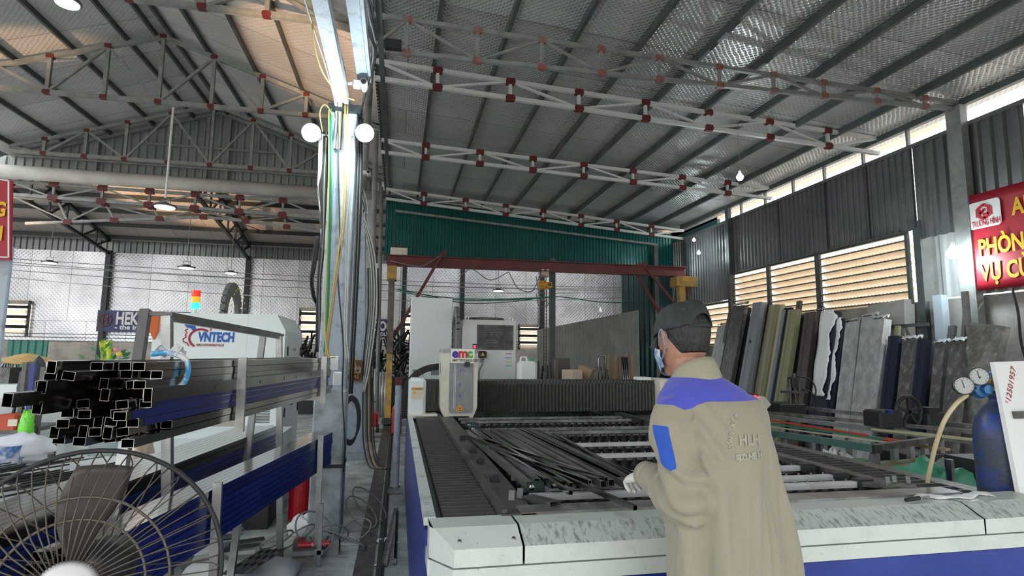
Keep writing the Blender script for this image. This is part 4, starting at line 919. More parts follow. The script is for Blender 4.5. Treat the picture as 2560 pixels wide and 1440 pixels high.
for x_ in (1.64, 3.56):
    for y_ in (7.25, 8.16): MB().box((x_-.03, y_-.03, 0), (x_+.03, y_+.03, 1.15)).build('leg', M_soot, tb)
# boxes, timber and hoops on the bench
def carton(u0, v0, u1, v1, y, d, m_, lb, rot=0, tilt=0, nm='carton'):
    a = aY(u0, v0, y); c_ = aY(u1, v1, y); cx_, cz_ = (a.x+c_.x)/2, min(a.z, c_.z); w_ = abs(c_.x-a.x); h_ = abs(a.z-c_.z)
    o = MB().cbox((a.x, y, 1.2), (c_.x, y+d, max(1.25, a.z)), .004).build(nm, m_)
    o.rotation_euler = (0, tilt, rot); return tag(o, lb, 'box')
M_card = mat('cardboard', (.30, .20, .13), (.24, .16, .10), rough=.8, sc=5)
carton(1425, 925, 1452, 950, 7.0, .3, mat('card_pale', (.50, .40, .32), rough=.8), 'pale cardboard box with rounded corners behind the gantry bellows', .2)
carton(1448, 915, 1482, 950, 7.15, .35, M_card, 'brown cardboard box leaning behind the gantry', -.5, .35)
carton(1395, 895, 1425, 950, 7.6, .3, mat('dark_box', (.09, .08, .07), rough=.7), 'dark scrap box on the bench beside the hoist chain')
# timber strips and chromed hoops leaning on the partition
for i in range(9):
    u = 1521+i*8; a = aY(u, 948, 9.0); t1 = aY(u+4*(1-i/5)+R_.uniform(-2, 2), 885+R_.uniform(-3, 8), 9.5)
    o = MB().bar((a.x, 9.0, 0.0), (t1.x, 9.55, t1.z), .055, .02, upv=(0, 1, 0)).build('timber_strip', mat('timber_%d' % (i % 2), [(.28, .20, .13), (.20, .14, .09)][i % 2], rough=.8))
    tag(o, 'brown timber strip leaning upright against the sheet partition', 'timber', 'timber strips behind the gantry')
for i in range(4):
    a = aY(1572+i*4, 948, 9.0); t1 = aY(1571+i*5, 893, 9.0)
    o = MB().cyl((a.x, 9.0, 0), (t1.x, 9.3, t1.z), .018, 10).build('steel_pipe', M_tube, smooth=True); tag(o, 'short shiny pipe standing right of the timber strips', 'pipe', 'shiny pipes behind the gantry')
for i, (u, v, h) in enumerate(((1505, 945, 56), (1497, 948, 30), (1512, 948, 28))):
    y = 8.7+i*.05; a = aY(u-9, v, y); c_ = aY(u+9, v, y); t1 = aY(u, v-h, y); rr_ = (c_.x-a.x)/2
    pts = [(a.x, y, .9), (a.x, y, t1.z-rr_)]+[(a.x+rr_-rr_*math.cos(q), y, t1.z-rr_+rr_*math.sin(q)) for q in [PI*k/8 for k in range(1, 8)]]+[(c_.x, y, t1.z-rr_), (c_.x, y, .9)]
    pts = [(p_[0], p_[1], p_[2] if p_[2] > .95 else 0) for p_ in pts]
    o = MB().tube(pts, .016, 8).build('steel_hoop', M_tubed, smooth=True); tag(o, 'arched steel hoop %s' % ['tallest of three beside the timber strips', 'lower left of three beside the timber strips', 'lower right of three beside the timber strips'][i], 'hoop')
# scrap shelf clutter
for i in range(8):
    u = 1345+i*6; a = aY(u, 948, 7.3); zt = aY(u, 900+R_.uniform(0, 25), 7.3).z
    o = MB().bar((a.x, 7.3+.05*(i % 3), 1.2), (a.x+R_.uniform(-.02, .02), 7.35, zt), .02, .03).build('scrap_bar', M_soot if i % 2 else M_dark); tag(o, 'short dark bar standing in the scrap behind the jerry can', 'steel bar', 'scrap bars behind the jerry can')
# corrugated partition standing across the back, post, dark hedge-like scrap
a0 = aZ(1340, 1000, 0); pa = aY(1343, 825, 17.5); pb_ = aY(1597, 775, 13.6)
b = MB(); d = Vector((pb_.x-pa.x, pb_.y-pa.y, 0)); Lx = d.length; za, zb = pa.z, pb_.z
corr(b, (pa.x, pa.y, 0), d, (0, 0, 1), Lx, lambda q: za+(zb-za)*q/Lx, .13, .04, (-.3, -1, 0), kind='wave')
tag(b.build('sheet_partition', mat('partition_grey', (.20, .21, .19), (.26, .27, .25), rough=.6, sc=2), solid=.003), 'grey corrugated sheet partition rising to the right behind the gantry', 'partition')
p = aY(1381, 700, 14.5); o = MB().box((p.x-.07, 14.45, 0), (p.x+.07, 14.6, 4.2)).build('wall_post', M_purl); tag(o, 'grey square post behind the hoist chain', 'post')
p = aY(1640, 650, 15.0); o = MB().box((p.x-.06, 14.98, 0), (p.x+.06, 15.1, 4.8)).build('wall_post', M_purl); tag(o, 'grey post on the green wall left of its right corner', 'post')
# rolls of dark scrap mesh
for j, (u0, u1, v0, v1, y) in enumerate(((925, 975, 865, 920, 16.5), (985, 1028, 850, 930, 16.0), (735, 785, 865, 905, 16))):
    a = aY(u0, v0, y); c_ = aY(u1, v1, y); b = MB()
    for i in range(60):
        q = [(R_.uniform(a.x, c_.x), y+R_.uniform(-.3, .3), R_.uniform(.9, a.z)) for _ in range(2)]
        q[1] = (q[0][0]+R_.uniform(-.25, .25), q[1][1], q[0][2]+R_.uniform(-.1, .5)); b.bar(q[0], q[1], .05, .04)
    b.box((a.x-.1, y-.4, 0), (c_.x+.1, y+.4, .95))
    tag(b.build('scrap_heap', M_black), ['dark tangled scrap pile left of the crane leg', 'dark tangled scrap pile right of the crane leg', 'dark tangled scrap pile seen left of the main column'][j], 'scrap', kind='stuff')
# coils / drums behind the aisle
for i in range(7):
    p = aY(928+i*7, 985, 14.8); o = MB().cyl((p.x, 14.8, 0), (p.x, 14.8, aY(930, 930, 14.8).z), .035, 10).build('steel_pipe', M_bar, smooth=True); tag(o, 'shiny pipe in the upright rack left of the crane leg', 'pipe', 'upright pipes left of the crane leg')
r = thing('hand_pallet_truck', (.05, 12, 0), 'red hand truck far down the aisle by the crane leg', 'hand truck')
MB().cbox((-.62, 11.9, .1), (-.36, 12.4, .38), .03).build('body', mat('truck_red', (.5, .02, .03), rough=.4), r)
for x_ in (-.6, -.38): MB().cyl((x_, 11.9, .08), (x_+.05, 11.9, .08), .08, 16).build('wheel', M_dark, r)
MB().tube([(-.5, 12, .35), (-.5, 11.8, .6), (-.4, 11.75, .62)], .015, 8).build('handle', M_red, r)
o = MB().lathe([(0, 0), (.09, 0), (.1, .03), (.1, .5), (.06, .58), (0, .6)], (.02, 11.6, 0), (0, 0, 1), 18).build('fire_extinguisher', mat('ext_red', (.45, .01, .02), rough=.3)); tag(o, 'small red cylinder far down the aisle right of the crane leg', 'fire extinguisher')
o = MB().cbox((.25, 10.2, 0), (.9, 10.9, 1.16), .02).build('machine_block', M_greend); tag(o, 'dark green machine block behind the blue pipe post', 'machine')
# litter flakes on the aisle floor
for i in range(46):
    u = R_.uniform(885, 1000); v = R_.uniform(1110, 1430); p = aZ(u, v, .004)
    if p.x > .05: continue
    s = R_.uniform(.008, .03); q = R_.random()*6
    o = MB().add([(p.x+s*math.cos(q), p.y+s*math.sin(q), .003), (p.x+s*.4*math.cos(q+1.4), p.y+s*.6*math.sin(q+1.4), .006), (p.x-s*math.cos(q+.3), p.y-s*math.sin(q), .004), (p.x, p.y-s*.4, .003)], [(0, 1, 2, 3)]).build('litter_scrap', M_whiteb, solid=.001)
    tag(o, 'small pale paper scrap on the aisle floor', 'litter', 'paper scraps on the aisle floor')
o = MB().add([(p_.x, p_.y, .004+.01*(i % 2)) for i, p_ in enumerate([aZ(u, v, 0) for u, v in ((937, 1350), (968, 1347), (955, 1365), (940, 1358))])], [(0, 1, 2, 3)]).build('litter_scrap', M_whiteb, solid=.001); tag(o, 'largest white paper scrap, right of the floor rail', 'litter')
# ================================================================ tube rack
SL = .119
def rx(x, y): return x+SL*(y-2.3)
M_rack = mat('rack_steel', (.23, .24, .24), (.32, .33, .32), rough=.28, metal=.85, sc=5)
RK = thing('tube_rack', (-1.0, 3.9, 0), 'stainless steel rack with sloping legs carrying three bundles of tube', 'rack')
def rr3(x, y): return x+.168*(y-2.3)
for Y, top, foot, ltop, lfoot in ((3.08, (-1.136, 1.757), -1.00, (-1.234, 3.08, 1.785), (-1.146, 2.61, 0)), (4.70, (-.922, 1.71), -.82, (-1.04, 4.70, 1.71), (-1.0, 4.0, 0))):
    def pxz(z): return foot+(top[0]-foot)*z/top[1]
    MB().bar((foot, Y, 0), (top[0], Y, top[1]), .042, .042, upv=(0, 1, 0)).build('post', M_rack, RK)
    MB().bar(ltop, lfoot, .042, .042, upv=(0, 1, 0)).build('leg', M_rack, RK)
    MB().box((ltop[0]-.03, Y-.02, top[1]), (top[0]+.03, Y+.03, top[1]+.018)).build('top_plate', M_soot, RK)
    xe = rx(-.872, Y); MB().bar((pxz(1.215), Y+.03, 1.225), (xe+.02, Y+.03, 1.225), .03, .03).build('arm', M_rack, RK)
    MB().bar((xe+.022, Y-.03, 1.19), (xe+.016, Y-.03, 1.555), .04, .022, upv=(0, 1, 0)).build('upright', M_rack, RK)
    xe = rr3(-.99, Y); MB().bar((pxz(.63), Y+.03, .638), (xe+.02, Y+.03, .638), .03, .03).build('arm', M_rack, RK)
    MB().bar((xe+.026, Y-.03, .60), (xe+.02, Y-.03, .95), .04, .022, upv=(0, 1, 0)).build('upright', M_rack, RK)
    MB().bar((pxz(.70)-.40, Y-.03, .70), (pxz(.70), Y-.03, .70), .03, .03).build('arm', M_rack, RK)
    MB().bar((xe+.03, Y, 0), (xe+.02, Y, .62), .038, .038, upv=(0, 1, 0)).build('leg', M_rack, RK)
MB().bar((-1.136, 3.08, 1.755), (-.922, 4.70, 1.71), .03, .045).build('top_rail', M_rack, RK)
MB().bar((-.72, 4.60, .10), (-.50, 4.60, .10), .03, .03).build('foot_bar', M_rack, RK)
MB().bar((-.53, 4.60, 0), (-.53, 4.60, .45), .03, .03, upv=(0, 1, 0)).build('foot_stub', M_rack, RK)
# ---- bundles of rectangular tube
def bundle(nc, nr, xr, z0, ya, yb, w, h, lb, grp, film, jit, jz=.0, far=.12, cut=None, tz=0, skip=None, rx=rx):
    for j in range(nr):
        for i in range(nc):
            if skip and skip(i, j): continue
            rj = R_.uniform(-jit, jit); xx = xr-w*(i+.5)-R_.uniform(0, jz); zz = z0+h*(j+.5)+R_.uniform(-jz, jz)*.2
            y0_ = ya+rj+(cut(i, j) if cut else 0); y1_ = yb+R_.uniform(-far, far*.3)
            rl = (R_.uniform(-1, 1)*jz*14 if R_.random() < .8 else 1.5) if 0 < i and jz else 0
            tt = MB().hollow((rx(xx, y0_), y0_, zz), (rx(xx, y1_), y1_, zz+tz), w*.93, h*.93, .0018, rl)
            mm = M_tube if (i == 0 or j == nr-1) else M_tubed
            o = tt.build('rectangular_tube', mm); tag(o, lb, 'steel tube', grp)
            if film and film(i, j):
                e = w*.93/2+.0006; ys0 = y0_+.03; ys1 = y1_-.02
                MB().add([(rx(xx, ys0)+e, ys0, zz-h*.42), (rx(xx, ys1)+e, ys1, zz+tz-h*.42), (rx(xx, ys1)+e, ys1, zz+tz+h*.42), (rx(xx, ys0)+e, ys0, zz+h*.42)], [(0, 1, 2, 3)]).build('protective_film', M_film, o)['label'] = 'blue protective film'
bundle(7, 9, -.876, 1.245, 2.28, 5.08, .046, .033, 'rectangular steel tube in the untidy topmost bundle of the rack', 'tubes in the topmost bundle', lambda i, j: i == 0 and j in (2, 3, 4, 5), .13, .012,
       cut=lambda i, j: (-.13 if (i > 4 and j not in (0, 1, 8)) else 0)+(.12*((i*7+j*5) % 3)/2), skip=lambda i, j: (i > 5 and j in (2, 3)))
bundle(5, 8, -.99, .655, 2.25, 5.12, .034, .0325, 'slim steel tube in the lower right bundle with a blue side', 'tubes in the lower right bundle', lambda i, j: i == 0 and j < 6, .05, .0, far=.06, rx=rr3)
bundle(7, 8, -1.28, .72, 1.95, 5.05, .042, .033, 'slim steel tube in the lower left bundle behind the rack posts', 'tubes in the lower left bundle', lambda i, j: i == 0 and j < 6, .05, .0, far=.05)
# big slotted channel and plastic strap on the top bundle
o = MB().hollow((rx(-.866, 2.25), 2.25, 1.425), (rx(-.866, 4.9), 4.9, 1.425), .03, .05, .002).build('slotted_channel', M_steel); tag(o, 'wider slotted channel on the right side of the topmost bundle', 'steel tube')
for i, y in enumerate((2.75, 3.3, 3.7, 3.95, 4.3)): MB().box((rx(-.866, y)+.0155, y, 1.415), (rx(-.866, y)+.0165, y+.06, 1.432)).build('slot', M_black, o)
ys = 2.52; b = MB(); b.tube(bez([(rx(-1.0, ys), ys, 1.57), (rx(-.93, ys), ys-.02, 1.575), (rx(-.875, ys), ys, 1.55), (rx(-.862, ys), ys, 1.50), (rx(-.868, ys), ys-.03, 1.45), (rx(-.90, ys), ys-.05, 1.43)], 5), [.012]*26, 6)
o = b.build('plastic_strap', mat('strap_blue', (.05, .32, .62), (.75, .78, .8), rough=.3, sc=18, lo=.45, hi=.55), smooth=True); tag(o, 'white and blue plastic bag strip tied round the topmost bundle', 'strap')
b = MB(); b.grid(lambda u, v: Vector((rx(-.98, ys)+.10*u, ys-.03+.05*v, 1.575+.03*math.sin(u*7)*math.sin(v*5+1)+.01)), 8, 5); o2 = b.build('bag_knot', M_whiteb, o, smooth=True, solid=.002)
# ================================================================ pedestal fan
fc = aY(205, 1452, 1.72); FR = .325
FN = thing('pedestal_fan', (fc.x, fc.y+.15, 0), 'large black industrial pedestal fan with a wire guard, cut by the bottom edge', 'fan')
ax = (Vector((0.05, -.1, 1.45))-Vector((fc.x*.5, fc.y, fc.z))); ax = Vector((.12, -1, .10)).normalized(); fa, fb, _ = frame(ax)
def fp(r, q, h): return fc+(fa*math.cos(q)+fb*math.sin(q))*r+ax*h
M_fw = mat('fan_wire', (.10, .085, .065), rough=.5, metal=.3)
MB().tube([fp(FR, 2*PI*k/48, 0) for k in range(48)], .0065, 8, closed=True).build('guard_rim', M_rubber, FN, smooth=True)
for r_, h_ in ((FR*.66, .07), (FR*.50, .082)): MB().tube([fp(r_, 2*PI*k/40, h_) for k in range(40)], .0035, 6, closed=True).build('guard_ring', M_fw, FN, smooth=True)
for k in range(56):
    q = 2*PI*k/56; MB().tube([fp(.07, q, .10), fp(.15, q+.05, .092), fp(.24, q+.09, .065), fp(.30, q+.11, .03), fp(FR, q+.12, 0)], .0019, 5).build('guard_wire', M_fw, FN, smooth=True)
for k in range(28):
    q = 2*PI*k/28; MB().tube([fp(.07, q, -.12), fp(.2, q, -.11), fp(.29, q, -.07), fp(FR, q, 0)], .0018, 5).build('rear_guard_wire', M_fw, FN, smooth=True)
M_blade = mat('fan_blade', (.045, .038, .034), (.07, .06, .052), rough=.45, sc=6)
for k in range(3):
    q = 1.42+k*2*PI/3; b = MB()
    def bl(u, v, q=q): r = .05+.24*u; w = (.10+.55*math.sin(min(1, u*1.1)*PI*.62)*(1-.25*u)); an = q+(v-.5)*w*1.5*(1-.45*u)+.25*u; return fp(r, an, .02-(v-.5)*.09*(1-.3*u))
    b.grid(bl, 12, 8); b.build('blade', M_blade, FN, smooth=True, solid=.003)
MB().lathe([(0, .05), (.03, .048), (.05, .03), (.055, -.02), (0, -.02)], fc, ax, 24).build('hub', M_blade, FN, smooth=True)
MB().lathe([(0, .125), (.03, .123), (.06, .112), (.072, .098), (0, .09)], fc, ax, 28).build('centre_badge', M_ltgrey, FN, smooth=True)
MB().lathe([(0, -.28), (.06, -.27), (.075, -.2), (.075, -.06), (0, -.05)], fc, ax, 24).build('motor', M_rubber, FN, smooth=True)
bp = fc-ax*.18; MB().cyl((bp.x, bp.y, .03), (bp.x, bp.y, bp.z-.05), .022, 14).build('pole', M_soot, FN); MB().lathe([(0, .05), (.05, .05), (.24, .02), (.25, 0), (0, 0)], (bp.x, bp.y, 0), (0, 0, 1), 32).build('base', M_rubber, FN)
# ==== enclosed machine
VM = thing('tube_cutting_machine', (-1.8, 7, 0), 'white enclosed machine with blue lettering and a red gear mark behind the tube rack', 'machine')
y = 6.3; a = aY(386, 780, y); xr = aY(716, 790, y).x; yb = 7.35; zt = a.z
b = MB(); pr = [(a.x, .32), (xr, .32), (xr, zt-.17), (xr-.09, zt), (a.x, zt)]
b.ext([(x, y, z) for x, z in pr], (0, yb-y, 0)); b.build('enclosure', M_white, VM)
MB().box((a.x+.1, y+.1, 0), (xr-.05, yb-.1, .33)).build('base', M_black, VM)
sm = aY(1113/4+340+0, 800, y); MB().box((aY(617, 850, y).x-.002, y-.001, .4), (aY(617, 850, y).x+.002, y, zt)).build('seam', M_ltgrey, VM)
# side doors
MB().box((xr, y+.10, .42), (xr+.006, yb-.08, zt-.22)).build('side_door', M_whiteb, VM)
for yy, hh in ((y+.13, .1), (yb-.12, .1), (y+.13, -.55), (yb-.12, -.55)): MB().box((xr+.006, yy-.02, 1.45+hh), (xr+.016, yy+.02, 1.55+hh)).build('hinge', M_black, VM)
for yy in ((y+yb)/2-.06, (y+yb)/2+.03): MB().box((xr+.006, yy, 1.0), (xr+.02, yy+.025, 1.28)).build('door_handle', M_black, VM)
for yy in ((y+yb)/2-.05, (y+yb)/2+.05): MB().cyl((xr+.005, yy, 1.62), (xr+.02, yy, 1.62), .012, 10).build('lock', M_steel, VM)
v0 = aY(637, 1019, y); v1 = aY(673, 1057, y); b = MB()
for i in range(10): b.box((v0.x, y-.004, v1.z+(v0.z-v1.z)*i/10), (v1.x, y-.001, v1.z+(v0.z-v1.z)*(i+.55)/10))
b.build('vent', M_soot, VM)
# lettering
M_vb = mat('vn_blue', (.01, .10, .42), rough=.5); M_vr = mat('vn_red', (.38, .02, .06), rough=.5)
t0 = aY(495, 853, y-.004); t1 = aY(582, 853, y-.004)
text('VNTECH', .132, (t0.x, y-.004, t0.z-.0), (1, 0, 0), (0, 0, 1), M_vb, VM, sx=(t1.x-t0.x)/.50, bold=.006, shear=.05)
t0 = aY(491, 865, y-.004); t1 = aY(568, 865, y-.004)
text('BUILD SUSTAINABLE VALUE', .034, (t0.x, y-.004, t0.z-.0), (1, 0, 0), (0, 0, 1), M_vr, VM, sx=(t1.x-t0.x)/.475, bold=.0006)
def pq(u, v): p_ = aY(340+u/4, 760+v/4, y-.003); return p_
b = MB(); b.tube([pq(u, v) for u, v in ((530, 420), (508, 388), (474, 378), (470, 350), (500, 330), (495, 300), (512, 288), (490, 262), (520, 250))], .006, 6)
b.tube([pq(u, v) for u, v in ((598, 215), (612, 192), (640, 196), (648, 222), (690, 225), (722, 208), (752, 236), (748, 268))], .006, 6)
b.build('gear_outline', M_vr, VM)
b = MB(); b.tube(bez([pq(u, v) for u, v in ((583, 422), (548, 390), (533, 345), (552, 295), (600, 262), (660, 252), (722, 272))], 4), .011, 6); b.build('gear_arc', M_vr, VM)
def poly(pts, m_, nm): MB().ext([Vector((p_.x, y-.006, p_.z)) for p_ in [pq(*q) for q in pts]], (0, .004, 0)).build(nm, m_, VM)
poly([(487, 205), (492, 187), (505, 190), (520, 212), (545, 208), (558, 190), (550, 168), (575, 165), (593, 182), (590, 215), (605, 258), (575, 272), (545, 240), (510, 235)], M_vb, 'wrench_mark')
# lower front unit with open black underside, orange guard at left
lf = aY(690, 1290, 5.7); MB().box((-2.2, 5.55, .30), (lf.x, 6.3, .82)).build('lower_unit', M_white, VM)
MB().box((-2.1, 5.6, .0), (lf.x-.05, 6.3, .30)).build('lower_base', M_black, VM)
MB().hollow((-1.46, 5.45, .24), (-1.46, 5.8, .24), .14, .14, .006).build('square_duct', M_cream, VM)
MB().tube(bez([(-1.42, 5.5, .55), (-1.40, 5.4, .4), (-1.36, 5.42, .15), (-1.28, 5.5, .03)], 5), .016, 8).build('hose', M_wire_g, VM, smooth=True)
b = MB(); tri(b, (-1.62, .58), .05, 5.545); b.build('warning_triangle', MATS['sign_orange'], VM)
og = aY(383, 780, 6.25); MB().ext([(og.x-.02, 6.2, 1.98), (og.x+.07, 6.2, 1.98), (og.x+.07, 6.2, 1.78), (og.x+.04, 6.2, 1.70), (og.x-.02, 6.2, 1.82)], (0, .05, 0)).build('orange_guard', mat('guard_orange', (.62, .12, .02), rough=.5), VM)
# signal tower
sp_ = aY(487, 778, 7.0); ST = thing('signal_tower', (sp_.x, 7, zt), 'lit red orange green signal tower on the white enclosed machine', 'signal light')
MB().cyl((sp_.x, 7, zt), (sp_.x, 7, sp_.z+.04), .022, 12).build('pole', M_whiteb, ST)
z_ = sp_.z+.03
for nm, c_, e_ in (('green_lens', (.02, .8, .35), 2.2), ('orange_lens', (.9, .45, .02), .5), ('red_lens', (.8, .04, .02), .5)):
    MB().lathe([(0, 0), (.045, 0), (.047, .01), (.047, .06), (.045, .068), (0, .068)], (sp_.x, 7, z_), (0, 0, 1), 18).build(nm, mat(nm, c_, rough=.3, emit=c_, es=e_), ST); z_ += .07
p = aY(578, 780, 7.6); carrier((p.x, 7.6+.0, 1.4), .62, aY(578, 722, 7.6).z-1.4, .16, 'arched cable carrier with yellow pins above the white enclosed machine', dots=True)
# long white bed to the left of the machine
b = MB(); b.box((-5.2, 5.6, .35), (-2.6, 6.4, 1.12)); o = b.build('machine_bed', M_white); tag(o, 'long white machine bed left of the gear marked machine behind the tube ends', 'machine')
MB().box((-5.1, 5.7, 0), (-2.7, 6.3, .35)).build('plinth', M_black, o)
# white work table with thin black rods and plastic sheet
T = thing('work_table', (-2.4, 4.2, 0), 'white topped table covered with thin black rods at the left', 'table')
MB().box((-3.6, 3.3, .74), (-1.75, 5.0, .77)).build('top', mat('table_white', (.55, .58, .58), rough=.5), T)
for x_ in (-3.5, -1.85):
    for y_ in (3.4, 4.9): MB().box((x_-.025, y_-.025, 0), (x_+.025, y_+.025, .74)).build('leg', M_soot, T)
for i in range(58):
    x0_ = R_.uniform(-3.3, -2.0); y0_ = R_.uniform(3.45, 4.1); L_ = R_.uniform(.5, .9); q = 1.0+R_.uniform(-.12, .12)
    p0 = Vector((x0_, y0_, .778+.008*(i % 6))); p1 = p0+Vector((math.cos(q)*L_*.9, math.sin(q)*L_, .004))
    p1.x = min(p1.x, -1.8); p1.y = min(p1.y, 4.95)
    o = MB().bar(p0, p1, .008, .008).build('steel_rod', M_black if i % 3 else M_tubed); tag(o, 'thin dark steel rod strewn on the white table', 'steel rod', 'rods on the white table')
b = MB(); b.grid(lambda u, v: Vector((-2.95+1.35*u, 2.98+.3*v+.55*u, .66+.22*u*0+.04*math.sin(u*9+v*3)+.05*v)), 26, 6)
o = b.build('plastic_sheet', mat('blue_white_plastic', (.12, .38, .68), (.75, .8, .84), rough=.25, sc=30, lo=.44, hi=.54), smooth=True, solid=.004); tag(o, 'blue and white crinkled plastic sheet along the near edge of the table', 'plastic sheet')
b = MB(); b.grid(lambda u, v: Vector((-1.82+.16*u, 4.35+.3*v, .77+.26*math.sin(PI*min(1, u*1.1))*math.sin(PI*v)**.5+.03*math.sin(u*14+v*9))), 14, 14)
o = b.build('plastic_sack', mat('sack_tan', (.52, .40, .26), (.66, .58, .46), rough=.5, sc=10), smooth=True, solid=.004); tag(o, 'crumpled tan sack on the right end of the white table', 'sack')
# ---- clutter at the far left
def blob(p, sx, sy, sz, m_, lb, cat, nm, amp=.2, fr=3., n=20, flat=True, seed=0):
    b = MB()
    def fn(u, v):
        th = 2*PI*u; ph = PI*v; d = Vector((math.sin(ph)*math.cos(th), math.sin(ph)*math.sin(th), math.cos(ph)))
        k = 1+amp*noise.noise(d*fr+Vector((seed, seed*2, 0)))+amp*.5*noise.noise(d*fr*3+Vector((seed, 0, 5)))
        q = Vector((d.x*sx*k, d.y*sy*k, d.z*sz*k)); 
        if flat: q.z = max(q.z, -sz*.55)
        return Vector(p)+q+Vector((0, 0, sz*.55 if flat else 0))
    b.grid(fn, n, n//2+2); return tag(b.build(nm, m_, smooth=True), lb, cat)
W = thing('welding_machine', aY(14, 1075, 5.0), 'orange red welding unit at the left edge beside the green bag', 'welding machine'); p0 = aY(-20, 1076, 5.0); p1 = aY(41, 1037, 5.0)
MB().cbox((p0.x, 5.0, p0.z), (p1.x, 5.3, p1.z), .012).build('case', mat('welder_red', (.50, .07, .03), rough=.45), W)
MB().box((p0.x+.1, 4.995, p0.z+.03), (p0.x+.16, 5.0, p0.z+.08)).build('label_plate', M_cream, W); MB().tube([(p0.x+.04, 5.15, p1.z), (p0.x+.05, 5.15, p1.z+.06), (p1.x-.05, 5.15, p1.z+.06), (p1.x-.04, 5.15, p1.z)], .012, 8).build('handle', M_black, W)
sh = thing('shelf_stand', (-3.4, 5.25, 0), 'dark shelf stand carrying the welding unit', 'stand')
MB().box((-3.9, 5.0, p0.z-.03), (-2.75, 5.5, p0.z)).build('shelf', M_soot, sh)
for x_ in (-3.85, -2.8):
    for y_ in (5.04, 5.46): MB().box((x_-.02, y_-.02, 0), (x_+.02, y_+.02, p0.z-.03)).build('leg', M_soot, sh)
for i, u in enumerate((45, 66, 92)):
    a = aY(u, 1090, 5.15); t_ = aY(u+3, 905+i*6, 5.15); o = MB().box((a.x-.015, 5.13, .9), (a.x+.015, 5.16, t_.z)).build('stand_post', M_soot if i != 1 else M_blue); tag(o, ['thin grey post left of the green bag', 'dark blue panel post behind the green bag', 'grey post right of the green bag'][i], 'post')
p = aY(67, 1060, 4.95); o = blob((p.x, 4.95, p.z-.12), .05, .04, .14, mat('bag_green', (.18, .72, .05), (.10, .5, .03), rough=.35, sc=8), 'bright green plastic bag hanging at the far left', 'bag', 'plastic_bag', .35, 3)
p = aY(60, 1110, 4.8); blob((p.x, 4.8, p.z-.08), .19, .12, .10, mat('sack_white', (.62, .64, .70), rough=.6), 'white bundle of cloth below the green bag', 'cloth', 'cloth_bundle', .25, 2.5, seed=3)
p = aY(22, 1130, 4.7); o = MB().lathe([(0, 0), (.075, 0), (.085, .14), (.078, .14), (.07, .01), (0, .01)], (p.x, 4.7, .77), (0, 0, 1), 20).build('paint_bucket', mat('bucket', (.05, .15, .42), (.6, .62, .65), rough=.4, sc=12)); tag(o, 'small blue and white bucket at the left edge', 'bucket')
p = aY(84, 960, 8.5); blob((p.x, 8.5, p.z-.25), .17, .10, .36, mat('jacket_cloth', (.03, .04, .055), (.05, .06, .08), rough=.8, sc=6), 'dark blue jacket hanging over a post at the left', 'jacket', 'hanging_jacket', .3, 2.2, seed=5)
for nm, (u, v), s, lb in (('straw_hat', (68, 900), .30, 'tan woven straw hat lying on the clutter at the left'), ('straw_hat', (108, 916), .2, 'second straw hat partly behind the hanging jacket')):
    p = aY(u, v, 9.5); o = MB().lathe([(0, .10), (s*.4, .07), (s, 0), (s*.98, -.01), (s*.4, .05), (0, .08)], (p.x, 9.5, p.z), (.1, -.15, 1), 28).build(nm, mat('straw', (.48, .32, .12), (.36, .24, .09), rough=.8, sc=20)); tag(o, lb, 'hat')
b_ = aY(10, 990, 9.0); o = MB().box((b_.x-.6, 9.0, 0), (b_.x+.26, 9.5, aY(10, 962, 9.0).z)).build('white_cabinet', M_white); tag(o, 'low white cabinet at the left edge behind the welding unit', 'cabinet')
o = MB().box((-7.2, 9.3, .0), (-5.4, 9.9, 1.33)).build('clutter_bench', M_soot); tag(o, 'dark bench under the straw hats', 'bench')
for i in range(12):
    p = aY(3+i*4, 955, 9.7); o = MB().cyl((p.x, 9.6, 1.33), (p.x+R_.uniform(-.03, .03), 9.62, aY(5, 907+R_.uniform(-3, 8), 9.6).z), .012, 8).build('steel_rod', M_tubed); tag(o, 'short upright rod in the rack at the left edge', 'steel rod', 'upright rods at the left edge')
a = aY(15, 900, 20.0); c_ = aY(122, 852, 20.0); b = MB(); corr(b, (a.x, 20, 0), (1, 0, 0), (0, 0, 1), c_.x-a.x, c_.z, .2, .04, (0, -1, 0)); tag(b.build('green_sheet_panel', mat('sheet_green2', (.03, .16, .12), rough=.5), solid=.003), 'dull green sheet panel standing before the rear wall at the left', 'sheet panel')
# offering plants
P = thing('flower_offering', aY(265, 905, 7.0), 'yellow and green flower pouch with leaves on top of the machine bed', 'flowers'); p = aY(272, 880, 7.0)
b = MB(); b.grid(lambda u, v: Vector((p.x-.06+.12*u+.04*v*-1, 7.0+.03*math.sin(u*6), p.z-.14+.26*v+.02*math.sin(u*8+v*6))), 8, 8); b.build('pouch', mat('pouch_yellow', (.62, .62, .04), (.12, .42, .03), rough=.4, sc=14, lo=.48, hi=.54), P, smooth=True, solid=.01)
for i in range(16):
    q = R_.random()*6.28; r0 = R_.uniform(.04, .2); b = MB(); c = Vector((p.x-.02+r0*math.cos(q)*1.2, 7.0+.08*math.sin(q), p.z-.12+R_.random()*.16)); d = Vector((math.cos(q), .2, R_.uniform(.1, .9))).normalized(); s = d.cross(Vector((0, 1, 0)))
    b.add([c, c+d*.04+s*.02, c+d*.09, c+d*.04-s*.02], [(0, 1, 2, 3)]); b.build('leaf', mat('leaf_green', (.03, .16, .04), rough=.5), P, solid=.002)
for i in range(2): MB().lathe([(0, -.03), (.026, -.015), (.03, .01), (0, .03)], (p.x+[.09, .12, -.13, .07, -.16][i], 6.96, p.z+[.03, -.02, .07, -.07, .02][i]), (0, 0, 1), 10).build('blossom', mat('bloom_%d' % (i % 2), [(.7, .25, .3), (.75, .6, .05)][i % 2], rough=.6), P, smooth=True)
